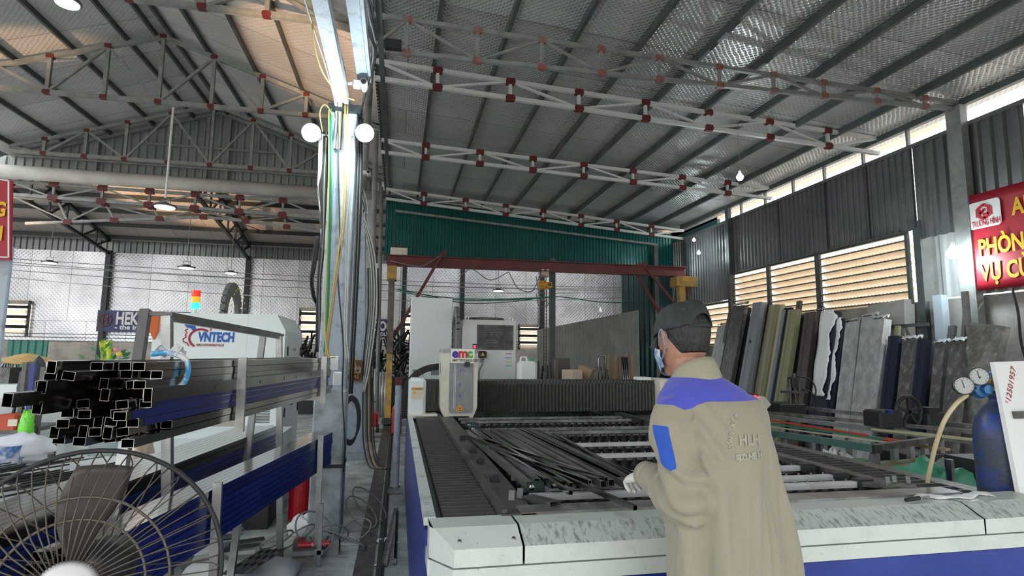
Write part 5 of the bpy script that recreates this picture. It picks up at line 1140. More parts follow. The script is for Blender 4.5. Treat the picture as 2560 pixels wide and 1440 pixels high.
p_ = aY(235, 900, 7.1); o = MB().box((-3.6, 6.75, 0), (-2.6, 7.4, p_.z-.02)).build('side_cabinet', M_whiteb); tag(o, 'pale cabinet under the flower pouch left of the gear marked machine', 'cabinet')
# left edge post and red banner
pp = aY(10, 780, 5.2); o = MB().cbox((pp.x-.30, 5.2, 0), (aY(29, 700, 5.24).x, 5.24, 2.42), .008).build('steel_post', M_pale); tag(o, 'pale blue post at the left edge under the red banner', 'post')
B = thing('red_banner', aY(10, 655, 5.1), 'red banner with a white border cut by the left edge', 'banner')
q = [aY(44, 452, 5.1), aY(26, 650, 5.1)]; xl = q[0].x-1.3
MB().ext([(xl, 5.1, q[0].z+.12), (q[0].x-.04, 5.1, q[0].z), (q[1].x, 5.1, q[1].z), (xl, 5.1, q[1].z)], (0, .02, 0)).build('panel', M_banner, B)
b = MB(); b.bar((q[0].x-.06, 5.095, q[0].z-.005), (q[1].x-.012, 5.095, q[1].z+.02), .01, .006, upv=(0, 1, 0)); b.bar((q[1].x-.012, 5.095, q[1].z+.02), (xl, 5.095, q[1].z+.02), .01, .006, upv=(0, 1, 0)); b.bar((q[0].x-.06, 5.095, q[0].z-.005), (xl, 5.095, q[0].z+.11), .01, .006, upv=(0, 1, 0)); b.build('border_line', M_whiteb, B)
for s_, (u, v) in (('G', (13, 540)), ('N', (5, 600))): text(s_, .16, aY(u, v, 5.09), (1, 0, 0), (0, 0, 1), M_yelletter, B, align='RIGHT', sx=.65, bold=.006)
# ---- rear signs
def rsign(u0, v0, u1, v1, lb, y=21.8):
    a = aY(u0, v0, y); c_ = aY(u1, v1, y); r = thing('blue_sign', ((a.x+c_.x)/2, y, c_.z), lb, 'sign'); MB().box((a.x, y, c_.z), (c_.x, y+.05, a.z)).build('panel', M_bannerb, r); return r, a, c_
r, a, c_ = rsign(245, 775, 470, 832, 'dark blue sign with a red hexagon mark on the rear foil wall')
t0 = aY(288, 810, 21.78); text('HEKO', .60, t0, (1, 0, 0), (0, 0, 1), M_ltgrey, r, sx=.62, bold=.02); t0 = aY(345, 811, 21.78); text('DOOR', .60, t0, (1, 0, 0), (0, 0, 1), M_ltgrey, r, sx=.62, bold=.02)
text('- the inside outdoor', .22, aY(286, 823, 21.78), (1, 0, 0), (0, 0, 1), M_ltgrey, r, bold=.008, sx=1.15)
lc = aY(263, 800, 21.78); b = MB()
for k in range(6): 
    q0, q1 = PI/6+k*PI/3, PI/6+(k+.8)*PI/3; b.bar(lc+Vector((.2*math.cos(q0), 0, .22*math.sin(q0))), lc+Vector((.2*math.cos(q1), 0, .22*math.sin(q1))), .05, .02, upv=(0, 1, 0))
for sx in (-.07, .07): b.bar(lc+Vector((sx, 0, -.13)), lc+Vector((sx, 0, .13)), .04, .02, upv=(0, 1, 0))
b.bar(lc+Vector((-.07, 0, 0)), lc+Vector((.07, 0, 0)), .04, .02, upv=(0, 1, 0)); b.build('hexagon_mark', M_red, r)
r, a, c_ = rsign(860, 796, 977, 843, 'dark blue sign seen between the columns and the crane leg')
text('DOOR', .50, aY(932, 826, 21.78), (1, 0, 0), (0, 0, 1), M_ltgrey, r, sx=.62, bold=.02); text('VOLUME', .17, aY(943, 839, 21.78), (1, 0, 0), (0, 0, 1), M_ltgrey, r, bold=.006)
# ---- floor things at the lower left
E_ = aZ(750, 1302, 0); X = thing('fire_extinguisher', (E_.x, E_.y, 0), 'large red fire extinguisher beside the main column base', 'fire extinguisher')
MB().lathe([(0, .02), (.105, .02), (.11, .04), (.11, .42), (.09, .47), (.03, .50), (0, .50)], (E_.x, E_.y, 0), (0, 0, 1), 28).build('cylinder', mat('ext_red2', (.40, .008, .015), rough=.25), X, smooth=False)
MB().cyl((E_.x, E_.y, .5), (E_.x, E_.y, .56), .02, 10).bar((E_.x-.08, E_.y, .58), (E_.x+.05, E_.y, .57), .02, .012).bar((E_.x-.07, E_.y, .62), (E_.x+.02, E_.y, .59), .02, .01).build('valve', M_black, X)
MB().tube(bez([(E_.x+.04, E_.y, .56), (E_.x+.13, E_.y-.02, .5), (E_.x+.13, E_.y-.03, .3), (E_.x+.12, E_.y-.02, .15)], 5), .012, 8).build('hose', M_rubber, X, smooth=True)
p = aZ(755, 1335, 0); blob((p.x, p.y, 0), .12, .08, .10, M_whiteb, 'crumpled white plastic at the foot of the extinguisher', 'plastic bag', 'crumpled_plastic', .5, 3, seed=9)
a = aZ(735, 1400, 0); c_ = aZ(845, 1395, 0); S = thing('square_channel', (a.x, a.y, 0), 'open square steel channel with a red tube lying on the floor', 'steel channel')
MB().hollow((a.x-.02, a.y+.1, .06), (c_.x, c_.y+.1, .06), .12, .12, .004).build('channel', M_steel, S)
MB().cyl((a.x+.02, a.y+.02, .1), (c_.x-.07, c_.y+.04, .10), .022, 14).build('sealant_tube', mat('tube_red', (.5, .02, .03), rough=.35), S)
text('SANFO', .035, (a.x+.12, a.y+.0, .092), (1, 0, 0), (0, 0, 1), M_whiteb, S, depth=.001)
b = MB(); b.grid(lambda u, v: Vector((-1.45+.80*u, 4.05+.62*v, .02+.10*math.sin(PI*u)**.4*math.sin(PI*v)**.4+.015*math.sin(u*11+v*7))), 22, 20); o = b.build('white_sack', mat('sack_white2', (.66, .69, .69), rough=.6), smooth=True, solid=.006); tag(o, 'flat white sack on the floor under the lower bundle', 'sack')
for i in range(4):
    x0_ = -.90+i*.045; o = MB().bar((x0_-.16, 4.12, .15), (x0_, 4.50, .17), .04, .006).build('slotted_plate', M_dark if i < 3 else M_soot); tag(o, 'dark slotted flat bar lying across the white sack', 'steel bar', 'slotted bars on the white sack')
    for k in (.35, .65, .9): 
        c = Vector((x0_-.16+.16*k, 4.12+.38*k, .15+.02*k+.006)); MB().bar(c-Vector((.01, .023, 0)), c+Vector((.01, .023, 0)), .012, .006).build('slot', M_black, o)
for i in range(9):
    p = aZ(455+R_.uniform(0, 150), 1350+i*9, .03); q = R_.uniform(.1, .35); o = MB().bar((p.x-.2, p.y, .02+.012*i), (p.x+.2, p.y+.4*q, .02+.012*i), .09, .008).build('metal_offcut', [mat('offcut_grey', (.20, .24, .27), rough=.35, metal=.6), M_bar, M_steel][i % 3]); tag(o, 'blue grey sheet metal offcut on the floor left of the white sack', 'metal offcut', 'offcuts under the rack')
# ================================================================ things on the right
def c3(*a): return a
PM = {'blk': mat('prof_black', (.028, .030, .034), (.045, .046, .05), rough=.35, sc=3), 'gry': mat('prof_grey', (.30, .33, .37), rough=.35, metal=.2), 'sil': mat('prof_silver', (.45, .47, .50), rough=.3, metal=.4),
      'crm': mat('prof_cream', (.52, .48, .33), rough=.45), 'olv': mat('prof_olive', (.28, .28, .17), rough=.5), 'brn': mat('prof_brown', (.085, .07, .068), (.12, .10, .10), rough=.45, sc=3), 'nvy': mat('prof_navy', (.018, .024, .045), rough=.35),
      'dgy': mat('prof_dark_grey', (.085, .085, .09), (.12, .12, .125), rough=.3, sc=4), 'wht': mat('prof_white', (.66, .70, .72), rough=.35), 'lbl': mat('prof_pale_blue', (.42, .50, .56), rough=.4)}
M_wrap = mat('wrap_film', (.42, .43, .44), (.62, .64, .66), rough=.2, sc=5, bump=.6, bsc=7, stretch=(1.6, 1.6, .8), metal=.25, spec=.9)
M_wrapd = mat('wrap_film_dark', (.13, .125, .125), (.30, .30, .30), rough=.14, sc=9, lo=.5, hi=.72, bump=.6, bsc=8, stretch=(1.6, 1.6, .8), metal=.2, spec=.9)
# (u top, v top, width px, colour, wrapped?, label, u at v=1000)
prof = [(1812, 815, 26, 'gry', 1, 'grey wrapped profile, leftmost one behind the worker', 1795), (1836, 780, 22, 'dgy', 0, 'narrow dark grey profile right beside the leftmost wrapped one', 1815),
 (1852, 765, 30, 'brn', 1, 'dark wrapped bundle of ribbed profiles left in the leaning row', 1830), (1884, 800, 20, 'dgy', 1, 'lower dark profile with a silvery edge left in the leaning row', 1860), (1870, 770, 14, 'blk', 0, 'thin black profile between two wrapped bundles', 1850),
 (1898, 757, 22, 'gry', 0, 'tall light grey profile with a dark slot', 1878), (1911, 757, 12, 'sil', 0, 'narrow silver profile at the right edge of the tall light grey one', 1893), (1922, 760, 16, 'blk', 0, 'black profile between light grey and cream ones', 1905),
 (1934, 762, 17, 'crm', 0, 'cream profile, left of the pair', 1914), (1944, 762, 10, 'olv', 0, 'olive gap profile between the two cream ones', 1926), (1954, 762, 14, 'crm', 0, 'cream profile, right of the pair', 1936), (1962, 775, 8, 'gry', 0, 'thin grey profile right of the cream pair', 1944),
 (1972, 770, 20, 'nvy', 0, 'black navy profile between grey and olive ones', 1953), (1988, 775, 24, 'olv', 0, 'broad olive green profile', 1972), (1999, 790, 10, 'dgy', 0, 'narrow dark profile at the right edge of the olive one', 1988), (1999, 753, 10, 'brn', 0, 'thin brown post sticking up highest over the row', 1991),
 (2010, 790, 20, 'brn', 0, 'dark brown profile right of the tallest post', 1998), (2030, 782, 26, 'brn', 0, 'broad dark brown profile in the middle of the row', 2020), (2050, 780, 20, 'dgy', 1, 'dark profile with torn cling film', 2040), (2054, 766, 8, 'blk', 0, 'thin black post above the torn film profile', 2052),
 (2080, 782, 36, 'wht', 2, 'dark profile in torn white foam sheet, left', 2072), (2104, 800, 24, 'wht', 2, 'dark profile in torn white foam sheet, right', 2092), (2120, 810, 16, 'dgy', 0, 'dark grey slotted profile beside the torn foam', 2112),
 (2138, 806, 36, 'gry', 1, 'silvery grey film wrapped pack, first of the tall pale ones', 2130), (2157, 803, 9, 'wht', 0, 'narrow white profile edge between two wrapped packs', 2150), (2176, 794, 30, 'gry', 1, 'grey film wrapped pack, second of the tall pale ones', 2166), (2202, 800, 30, 'gry', 1, 'grey film wrapped pack with a white edge, third of the tall pale ones', 2192), (2221, 800, 10, 'wht', 0, 'white edge profile at the right of the pale packs', 2214),
 (2240, 842, 26, 'nvy', 0, 'dark navy ribbed pack of profiles', 2230), (2256, 842, 6, 'crm', 0, 'thin cream strip beside the navy pack', 2246), (2245, 815, 10, 'olv', 0, 'short olive profile end above the navy pack', 2240), (2282, 852, 38, 'dgy', 1, 'wide dark brown film wrapped pack', 2272), (2312, 850, 22, 'nvy', 0, 'dark navy side of the wide wrapped pack', 2300),
 (2338, 852, 16, 'dgy', 0, 'dark grey upright profile left of the light blue post', 2325), (2356, 862, 26, 'dgy', 1, 'dark wrapped pack near the light blue post', 2345), (2382, 815, 16, 'dgy', 0, 'tall grey profile with a pale top edge', 2368), (2400, 858, 36, 'dgy', 1, 'dark wrapped pack with a crinkled top, far right of the row', 2385),
 (2414, 785, 8, 'dgy', 0, 'thin dark profile just left of the tall wall post', 2408)]
XW = 7.55
for (u, v, wpx, ck, wr, lb, ub) in prof:
    xw = XW-(.25 if wpx > 20 else .05)+R_.uniform(-.05, .05)
    a = aX(u, v, xw+.15); y_ = a.y; wd = abs(aX(u+wpx/2, v, xw+.15).y-aX(u-wpx/2, v, xw+.15).y)
    z1 = a.z; c_ = aX(ub, 1000, xw-.1); yb_ = c_.y; zb_ = c_.z
    k = z1/max(.2, (z1-zb_)); foot = Vector((xw-.45, y_+(yb_-y_)*k, .02)); top = Vector((xw+.15, y_, z1))
    th = .10 if wpx > 20 else .05
    r = MB(); n_ = 3 if (wpx > 18 and not wr) else 1
    if n_ == 1: r.bar(foot, top, th, wd, upv=(0, 1, 0))
    else:
        for q in range(n_):
            dy = Vector((0, (q-1)*wd/3, 0)); r.bar(foot+dy+Vector((.006*(q % 2), 0, 0)), top+dy+Vector((.006*(q % 2), 0, 0)), th, wd/3.25, upv=(0, 1, 0))
    base_m = M_wrap if (wr == 1 and ck == 'gry') else (M_wrapd if wr == 1 else (PM['nvy'] if wr == 2 else PM[ck]))
    o = r.build('leaning_profile', base_m); tag(o, lb, 'metal profile')
    if wr == 1:      # loose film puckered over the top
        b = MB(); w2 = wd/2
        b.grid(lambda s, t: top+Vector((-th*.62+th*1.2*t, -w2*1.05+2.1*w2*s, .02+.05*abs(math.sin(s*7+t*4))*(.5+t))), 8, 4); b.build('film_top', M_wrap, o, smooth=True, solid=.002)
    if wr == 2:
        b = MB(); d = (foot-top)
        def fn(s, t, sd=u):
            p = top+d*(t*.62); e = .30+.9*noise.noise(Vector((t*5, sd, 0)))+.35*noise.noise(Vector((t*19, sd, 3))); 
            return p+Vector((-th*.62-.01-.012*math.sin(t*12+s*3), wd*(.5-(s*(.75+e*.5))), .04))
        b.grid(fn, 5, 40); b.build('foam_sheet', M_whiteb, o, smooth=True, solid=.004)['label'] = 'torn white foam sheet'
    elif wpx > 20 and ck in ('gry', 'dgy') and wr == 0: 
        c = top.lerp(foot, .3); MB().box((c.x-th*.6, c.y-.015, c.z-.04), (c.x-th*.5, c.y+.015, c.z+.04)).build('slot', M_black, o)
# rest rail that the row leans on
o = MB().bar((7.78, 7.0, 2.1), (7.78, 12.6, 2.1), .05, .05).build('rest_rail', M_purl); tag(o, 'dark rail along the wall behind the leaning profiles', 'rail')
# light blue post, tall wall post, dusty foil pack by the banner
p = aX(2350, 800, 7.85); o = MB().box((7.80, p.y-.09, 0), (7.92, p.y+.05, aX(2350, 738, 7.85).z)).build('pale_post', PM['lbl']); tag(o, 'light blue square post in front of the block wall', 'post')
p = aX(2423, 800, 7.6); o = MB().box((7.55, p.y-.03, 0), (7.60, p.y+.04, aX(2423, 728, 7.6).z)).build('steel_post', M_truss); tag(o, 'thin grey pole under the left edge of the red banner', 'post')
a = aX(2475, 812, 7.5); o = MB().bar((7.2, a.y+.35, .02), (7.5, a.y-.0, a.z), .12, .42, upv=(0, 1, 0)).build('foil_pack', mat('foil_dusty', (.20, .21, .18), (.40, .40, .38), rough=.25, sc=4, bump=1, bsc=9, metal=.4)); tag(o, 'tall dusty silver foil pack leaning below the red banner', 'pack')
a = aX(2100, 880, 7.7)
# concrete stub wall leaning at the louvre corner
o = MB().ext([(7.6, 7.35, 0), (7.6, 8.2, 0), (7.8, 8.1, 2.48), (7.8, 7.4, 2.52)], (.2, 0, 0)).build('concrete_slab', M_wallconc); tag(o, 'rough concrete slab leaning upright below the right end of the louvres', 'slab')
# ---- red banner on the wall (hung at an angle in front of it)
p0 = aX(2402, 500, 7.85); p1 = aX(2428, 727, 7.85)
zt0, zb0 = 3.88, 2.53; ya = (p0.y+p1.y)/2; 
BN = thing('safety_banner', (7.86, ya-.9, zb0), 'red banner with yellow Vietnamese lettering and a white logo on the right wall', 'banner')
b = MB(); b.grid(lambda s, t: Vector((7.86-.012*math.sin(s*9)*math.sin(t*5+1), ya-3.2*s, zb0+(zt0-zb0)*t)), 30, 10); b.build('sheet', M_banner, BN, smooth=True, solid=.006)
def wp(u, v): return aX(u, v, 7.835)
R3 = Vector((0, -1, 0)); U3 = Vector((0, 0, 1))
l0 = wp(2418, 510); l1 = wp(2505, 570); ly0, ly1 = l0.y, l1.y; lz1 = wp(2418, 512).z; lz0 = wp(2418, 578).z
b = MB(); k_ = .05; pts = []
for cy_, cz_, q0 in ((ly1+k_, lz0+k_, PI), (ly0-k_, lz0+k_, 1.5*PI), (ly0-k_, lz1-k_, 0), (ly1+k_, lz1-k_, .5*PI)):
    for j in range(4): q = q0+j*PI/6; pts.append((7.84, cy_+k_*math.cos(q), cz_+k_*math.sin(q)))
b.ext(pts, (.006, 0, 0)); b.build('logo_panel', M_whiteb, BN)
lw = ly0-ly1; lh = lz1-lz0
def lp(s, t): return Vector((7.837, ly0-lw*s, lz0+lh*t))
b = MB()
def st(pts, w=.035):
    for q0, q1 in zip(pts[:-1], pts[1:]): b.bar(lp(*q0), lp(*q1), w, .004, upv=(1, 0, 0))
st([(.30, .72), (.5, .86), (.70, .72)], .04); st([(.27, .42), (.27, .74)], .022); st([(.73, .42), (.73, .74)], .022); st([(.36, .38), (.36, .70)], .04); st([(.64, .38), (.64, .70)], .04); st([(.36, .56), (.46, .56), (.46, .66), (.56, .66)], .035); st([(.46, .50), (.64, .50)], .03); st([(.40, .40), (.5, .32), (.60, .40)], .04); st([(.5, .34), (.5, .44)], .03)
b.build('logo_mark', mat('logo_red', (.5, .02, .04), rough=.5), BN)
text('TRƯỜNG HÌNH', .115, lp(.09, .08), R3, U3, MATS['logo_red'], BN, sx=lw*.86/.78*1.0, bold=.001)
for s_, (u, v), sz in (('AN TOÀN', (2531, 537), .30), ('PHÒNG CHÁY', (2447, 640), .30), ('VỤ CỦA', (2453, 702), .30)):
    text(s_, sz*1.05, wp(u, v), R3, U3, M_yelletter, BN, sx=.66, bold=.009)
o = MB().tube(bez([aX(2530, 720, 7.8), aX(2545, 780, 7.8), aX(2552, 850, 7.8), aX(2565, 900, 7.8)], 5), .015, 6).build('cable', M_rubber, smooth=True); tag(o, 'black cable hanging under the red banner', 'cable')
# ================================================================ gas cylinder, regulator, hose, board
gx, gy = 3.085, 2.42
G = thing('gas_cylinder', (gx, gy, 0), 'tall scuffed blue gas cylinder standing behind the right end of the machine', 'gas cylinder')
M_gas = mat('cylinder_blue', (.012, .06, .34), (.05, .065, .10), rough=.38, sc=5.5, lo=.38, hi=.56, bump=.1)
MB().lathe([(0, 0), (.10, 0), (.115, .03), (.115, 1.17), (.112, 1.22), (.098, 1.28), (.07, 1.335), (.035, 1.365), (.032, 1.38), (.038, 1.385), (.038, 1.42), (0, 1.42)], (gx, gy, 0), (0, 0, 1), 36).build('bottle', M_gas, G, smooth=True)
MB().cyl((gx, gy, 1.42), (gx, gy, 1.50), .016, 12).bar((gx-.05, gy, 1.46), (gx+.03, gy, 1.46), .03, .03).build('valve', mat('brass', (.35, .25, .1), rough=.3, metal=1), G)
MB().lathe([(.0, 0), (.028, 0), (.03, .015), (0, .018)], (gx, gy, 1.50), (0, 0, 1), 12).build('hand_wheel', mat('wheel_blue', (.02, .15, .55), rough=.4), G)
Z = thing('regulator', (gx-.17, gy, 1.45), 'blue gas regulator with two round pressure gauges', 'regulator')
c0_ = aY(2449, 972, gy-.02); MB().lathe([(0, -.03), (.045, -.028), (.05, 0), (.04, .025), (.022, .03), (.022, .06), (0, .06)], c0_, (-.25, -1, 0), 24).build('body', mat('reg_blue', (.03, .16, .38), rough=.35), Z)
MB().cyl(c0_+Vector((.03, 0, .0)), (gx-.03, gy, 1.46), .009, 10).build('inlet_pipe', M_steel, Z)
for (u, v, s) in ((2410, 964, .046), (2448, 941, .046)):
    c = aY(u, v, gy-.06); ax_ = Vector((-.55, -1, .05)).normalized(); g_ = MB().lathe([(0, .03), (s*.96, .03), (s, .025), (s, .0), (s*.9, -.004), (s*.88, .004)][:6], c, -ax_, 28).build('gauge', M_soot, Z)
    MB().lathe([(0, 0), (s*.9, 0), (s*.9, .002), (0, .002)], c, ax_, 28).build('dial', mat('dial_white', (.36, .38, .37), rough=.25), g_)
    fa_, fb_, _ = frame(ax_); MB().bar(c+ax_*.004-fb_*.012, c+ax_*.004+fb_*.028+fa_*.008, .003, .001, upv=ax_).build('needle', M_black, g_)
    b = MB()
    for k in range(11): q = -.7+k*(PI+1.4)/10; b.bar(c+ax_*.003+(fa_*math.cos(q)+fb_*math.sin(q))*s*.7, c+ax_*.003+(fa_*math.cos(q)+fb_*math.sin(q))*s*.82, .002, .001, upv=ax_)
    b.build('scale_marks', M_black, g_)
    MB().cyl(c, c0_+Vector((0, .0, .0)), .008, 8).build('stem', M_steel, Z)
hp_ = [aY(u, v, yy) for u, v, yy in ((2418, 988, 2.40), (2390, 1010, 2.38), (2362, 1050, 2.40), (2343, 1100, 2.45), (2330, 1150, 2.5), (2319, 1206, 2.55), (2318, 1260, 2.6))]
o = MB().tube(bez(hp_+[Vector((hp_[-1].x+.0, 2.62, .8))], 6), .0105, 8).build('gas_hose', mat('hose_tan', (.55, .46, .28), rough=.45), smooth=True); tag(o, 'tan rubber hose curving down from the regulator', 'hose')
MB().cyl(c0_+Vector((-.02, 0, -.01)), hp_[0], .011, 8).build('outlet', M_dark, Z)
bt = aY(2506, 905, 2.28); bb_ = aY(2548, 1262, 2.18)
W_ = thing('white_board', (3.4, 2.25, 0), 'white board leaning at the right edge with red handwriting', 'board')
pts = [(bt.x, 2.32, bt.z), (bt.x+.9, 2.45, bt.z+.02), (bb_.x+.9, 2.33, .0), (bb_.x+.06, 2.12, .0)]
nrm = (Vector(pts[1])-Vector(pts[0])).cross(Vector(pts[3])-Vector(pts[0])).normalized(); 
MB().ext(pts, nrm*.02 if nrm.y > 0 else -nrm*.02).build('panel', M_whiteb, W_)
nf = -nrm if nrm.y > 0 else nrm
rr_ = (Vector(pts[1])-Vector(pts[0])).normalized(); dn = nf.cross(rr_)*-1
if dn.z > 0: dn = -dn
O_ = Vector(pts[0])+nf*.003
text('¹12501957', .05, O_+rr_*.035+dn*.22, (rr_*.55-dn*.85), (-dn*.55-rr_*.85)*1, mat('hand_red', (.35, .06, .06), rough=.6), W_, name='handwriting', depth=.0006)
MB().bar(O_+rr_*.04+dn*.265+nf*.01, O_+rr_*.6+dn*.28+nf*.01, .035, .02, upv=nf).build('dark_bracket', M_soot, W_)
MB().bar(O_+rr_*.07+dn*.53+nf*.01, O_+rr_*.14+dn*1.0+nf*.01, .04, .02, upv=nf).build('dark_strip', M_soot, W_)
# ================================================================ saw bench with long rails beside the machine
SB = thing('long_rail_bench', (4.8, 5.5, 0), 'long grey and green roller bench with rails beside the cutting machine', 'bench')
def seg(p, q, w, h, m_, nm, parent=SB): return MB().bar(p, q, w, h).build(nm, m_, parent)
A = aY(1902, 1022, 7.4); Bq = aY(2475, 1105, 4.2)
seg(aY(1905, 1008, 8.2), aY(2480, 1072, 4.9), .05, .05, M_worn, 'rail')
seg(aY(1903, 1038, 7.4), aY(2470, 1108, 4.3), .06, .05, M_truss, 'rail')
seg(aY(1903, 1030, 7.5), aY(2460, 1082, 4.5), .05, .04, M_worn, 'rail')
gA, gB = aY(1900, 1078, 6.2), aY(2190, 1122, 3.9)
seg(gA, gB, .06, .06, mat('bench_green', (.06, .16, .13), (.13, .20, .18), rough=.5, sc=4), 'side_beam'); MB().bar(gB, gB+(gB-gA).normalized()*.03, .062, .062).build('end_cap', M_black, SB)
seg(gB+Vector((.03, .05, .0)), gB+Vector((1.05, .4, 0)), .05, .05, M_soot, 'cross_member')
for i, (u, v, yy) in enumerate(((1960, 1095, 5.6), (2060, 1105, 4.9), (2188, 1128, 3.95), (2235, 1120, 4.1), (2275, 1110, 4.25), (2310, 1105, 4.4), (2350, 1100, 4.5), (2030, 1085, 5.9), (2120, 1090, 5.2))):
    p = aY(u, v, yy); MB().box((p.x-.022, p.y-.022, 0), (p.x+.022, p.y+.022, p.z)).build('leg', M_truss if i % 2 else M_worn, SB)
seg(aY(1910, 1110, 5.8), aY(1960, 1075, 5.8), .03, .03, M_truss, 'brace'); seg(aY(2058, 1150, 5), aY(2045, 1085, 5), .02, .02, M_soot, 'brace')
# coloured strips lying on it
def strip(p, q, w, h, m_, lb): o = MB().bar(p, q, w, h).build('metal_strip', m_); return tag(o, lb, 'metal strip')
strip(aY(1902, 1047, 6.6), aY(2170, 1089, 4.7), .03, .02, mat('strip_red', (.50, .06, .03), rough=.4), 'long red orange strip on the bench, far part')
strip(aY(2212, 1097, 4.5), aY(2292, 1112, 4.2), .035, .025, MATS['strip_red'], 'short bright orange strip end on the bench')
strip(aY(1904, 1056, 6.5), aY(2215, 1098, 4.5), .05, .02, mat('strip_green', (.04, .20, .12), rough=.45), 'long green strip on the bench under the red one')
strip(aY(1905, 1064, 6.4), aY(2225, 1107, 4.4), .025, .015, PM['crm'], 'cream strip on the bench under the green one')
strip(aY(2100, 1063, 6.0), aY(2270, 1080, 5.1), .06, .03, mat('strip_yellow', (.42, .42, .20), rough=.5), 'pale yellow strip between the bench rails')
strip(aY(2240, 1108, 4.5), aY(2370, 1124, 4.0), .05, .02, mat('strip_tan', (.30, .22, .12), rough=.6), 'tan strip sticking out of the bench toward the cylinder')
strip(aY(2180, 1073, 5.2), aY(2460, 1102, 4.2), .03, .02, MATS['strip_yellow'], 'pale yellow strip along the near rail')
for i in range(14):
    a = aZ(2020+i*9, 1130+i*3, .3); z_ = .12+.015*i; a.z = z_
    a = Vector((4.6+.10*i, 6.6-.05*i, z_)); q = Vector((4.9+.10*i, 4.3, z_))
    o = MB().bar(a, q, .05, .012).build('stored_strip', [MATS['strip_yellow'], PM['olv'], PM['crm']][i % 3]); tag(o, 'olive yellow metal strip stored under the long bench', 'metal strip', 'strips under the bench')
# saw head far end, wheel, motor
p = aY(1975, 1020, 7.3); Q = thing('saw_head', (p.x, 7.3, p.z), 'dark cutting head with hoses and a red lamp at the far end of the bench', 'saw')
MB().cbox((p.x-.3, 7.1, p.z-.12), (p.x+.12, 7.5, p.z+.08), .02).build('housing', M_black, Q)
for dx, h_ in ((-.06, .42), (.02, .50), (.09, .36)): MB().cyl((p.x+dx, 7.2, p.z), (p.x+dx, 7.2, p.z+h_), .02, 10).build('guide_rod', M_soot, Q)
MB().box((p.x-.16, 7.12, p.z+.22), (p.x+.17, 7.28, p.z+.25)).build('bracket', M_soot, Q); MB().cbox((p.x-.05, 7.15, p.z+.30), (p.x+.05, 7.27, p.z+.45), .01).build('valve_block', M_dark, Q)
for dz in (.46, .28): MB().tube(bez([(p.x+.05, 7.2, p.z+dz), (p.x+.25, 7.18, p.z+dz-.04), (p.x+.32, 7.15, p.z+dz-.2), (p.x+.24, 7.15, p.z+dz-.42)], 6), .012, 8).build('hose', M_rubber, Q, smooth=True)
p2 = aY(1886, 994, 6.9); MB().lathe([(0, .02), (.03, .015), (.035, 0), (0, 0)], (p2.x, 6.88, p2.z), (0, -1, 0), 16).build('red_lamp', mat('red_lamp', (.8, 0, 0), emit=(1, .02, .01), es=6), Q)
MB().cbox((p2.x-.06, 6.9, p2.z-.05), (p2.x+.06, 7.05, p2.z+.05), .01).build('switch_housing', M_black, Q)
p3 = aY(1903, 1010, 6.8); MB().bar((p3.x-.05, 6.8, p3.z-.05), (p3.x+.06, 6.8, p3.z+.05), .12, .14).build('motor_box', M_cream, Q)
p = aY(2272, 1030, 5.3); V = thing('belt_saw_drive', (p.x, 5.3, p.z-.12), 'dark spoked flywheel and motor on the bench', 'flywheel')
wr_ = .165; MB().tube([(p.x+wr_*math.cos(2*PI*k/32), 5.3, p.z+wr_*math.sin(2*PI*k/32)) for k in range(32)], .022, 8, closed=True).build('rim', M_dark, V, smooth=True)
for k in range(5): MB().bar((p.x, 5.3, p.z), (p.x+wr_*math.cos(k*1.2566+.3), 5.3, p.z+wr_*math.sin(k*1.2566+.3)), .03, .03).build('spoke', M_dark, V)
MB().cbox((p.x-.42, 5.25, p.z-.16), (p.x-.12, 5.5, p.z+.02), .02).build('motor', M_dark, V); MB().cbox((p.x+.15, 5.2, p.z-.18), (p.x+.40, 5.5, p.z+.0), .02).build('gearbox', M_dark, V); MB().box((p.x+.18, 5.22, p.z), (p.x+.32, 5.4, p.z+.05)).build('cover', M_dark, V)
MB().box((p.x-.32, 5.24, p.z-.01), (p.x-.26, 5.28, p.z+.03)).build('blue_cap', M_blue, V)
# ---- sacks and cloths between bench and machine
blob((3.56, 3.25, .40), .30, .24, .31, mat('tarp_green', (.06, .33, .19), (.09, .42, .26), rough=.45, sc=5), 'green woven sack heaped beside the right bellows', 'sack', 'green_sack', .35, 2.2, n=40, seed=11)
blob((3.86, 4.5, .30), .20, .16, .27, M_whiteb, 'white crumpled sack under the end of the green beam', 'sack', 'white_sack', .5, 2.5, n=30, seed=4)
p = aY(2160, 1165, 4.2); o = MB().cbox((p.x-.05, 4.15, .3), (p.x+.07, 4.3, aY(2160, 1150, 4.2).z), .01).build('green_crate', mat('crate_green', (.03, .2, .12), rough=.5)); tag(o, 'small green crate edge beside the white crumpled sack', 'crate')
p = aY(2400, 1165, 3.6); blob((p.x, 3.6, .55), .26, .2, .18, mat('sack_mix', (.35, .37, .36), (.05, .18, .12), rough=.5, sc=6), 'clear and green plastic bundle behind the grey cloth', 'plastic bundle', 'plastic_bundle', .4, 2.6, n=28, seed=8)
b = MB(); c = aY(2445, 1160, 3.1); zt_ = c.z+.03
def cl(u, v): return Vector((3.80+.30*u, 3.1-.05+.10*math.sin(u*14)*.3, zt_-.62*max(0, v-.18)+.03*math.sin(u*9)*(1-v)+.05*math.sin(PI*min(1, v/.3))))
b.grid(cl, 24, 16); tag(b.build('grey_cloth', mat('cloth_grey', (.085, .09, .095), rough=.85), smooth=True, solid=.01), 'dark grey cloth strips draped beside the gas cylinder', 'cloth')
o = MB().box((3.88, 3.18, 0), (4.12, 3.45, zt_-.03)).build('trolley_cabinet', M_dark); tag(o, 'dark stand carrying the grey cloth', 'stand')
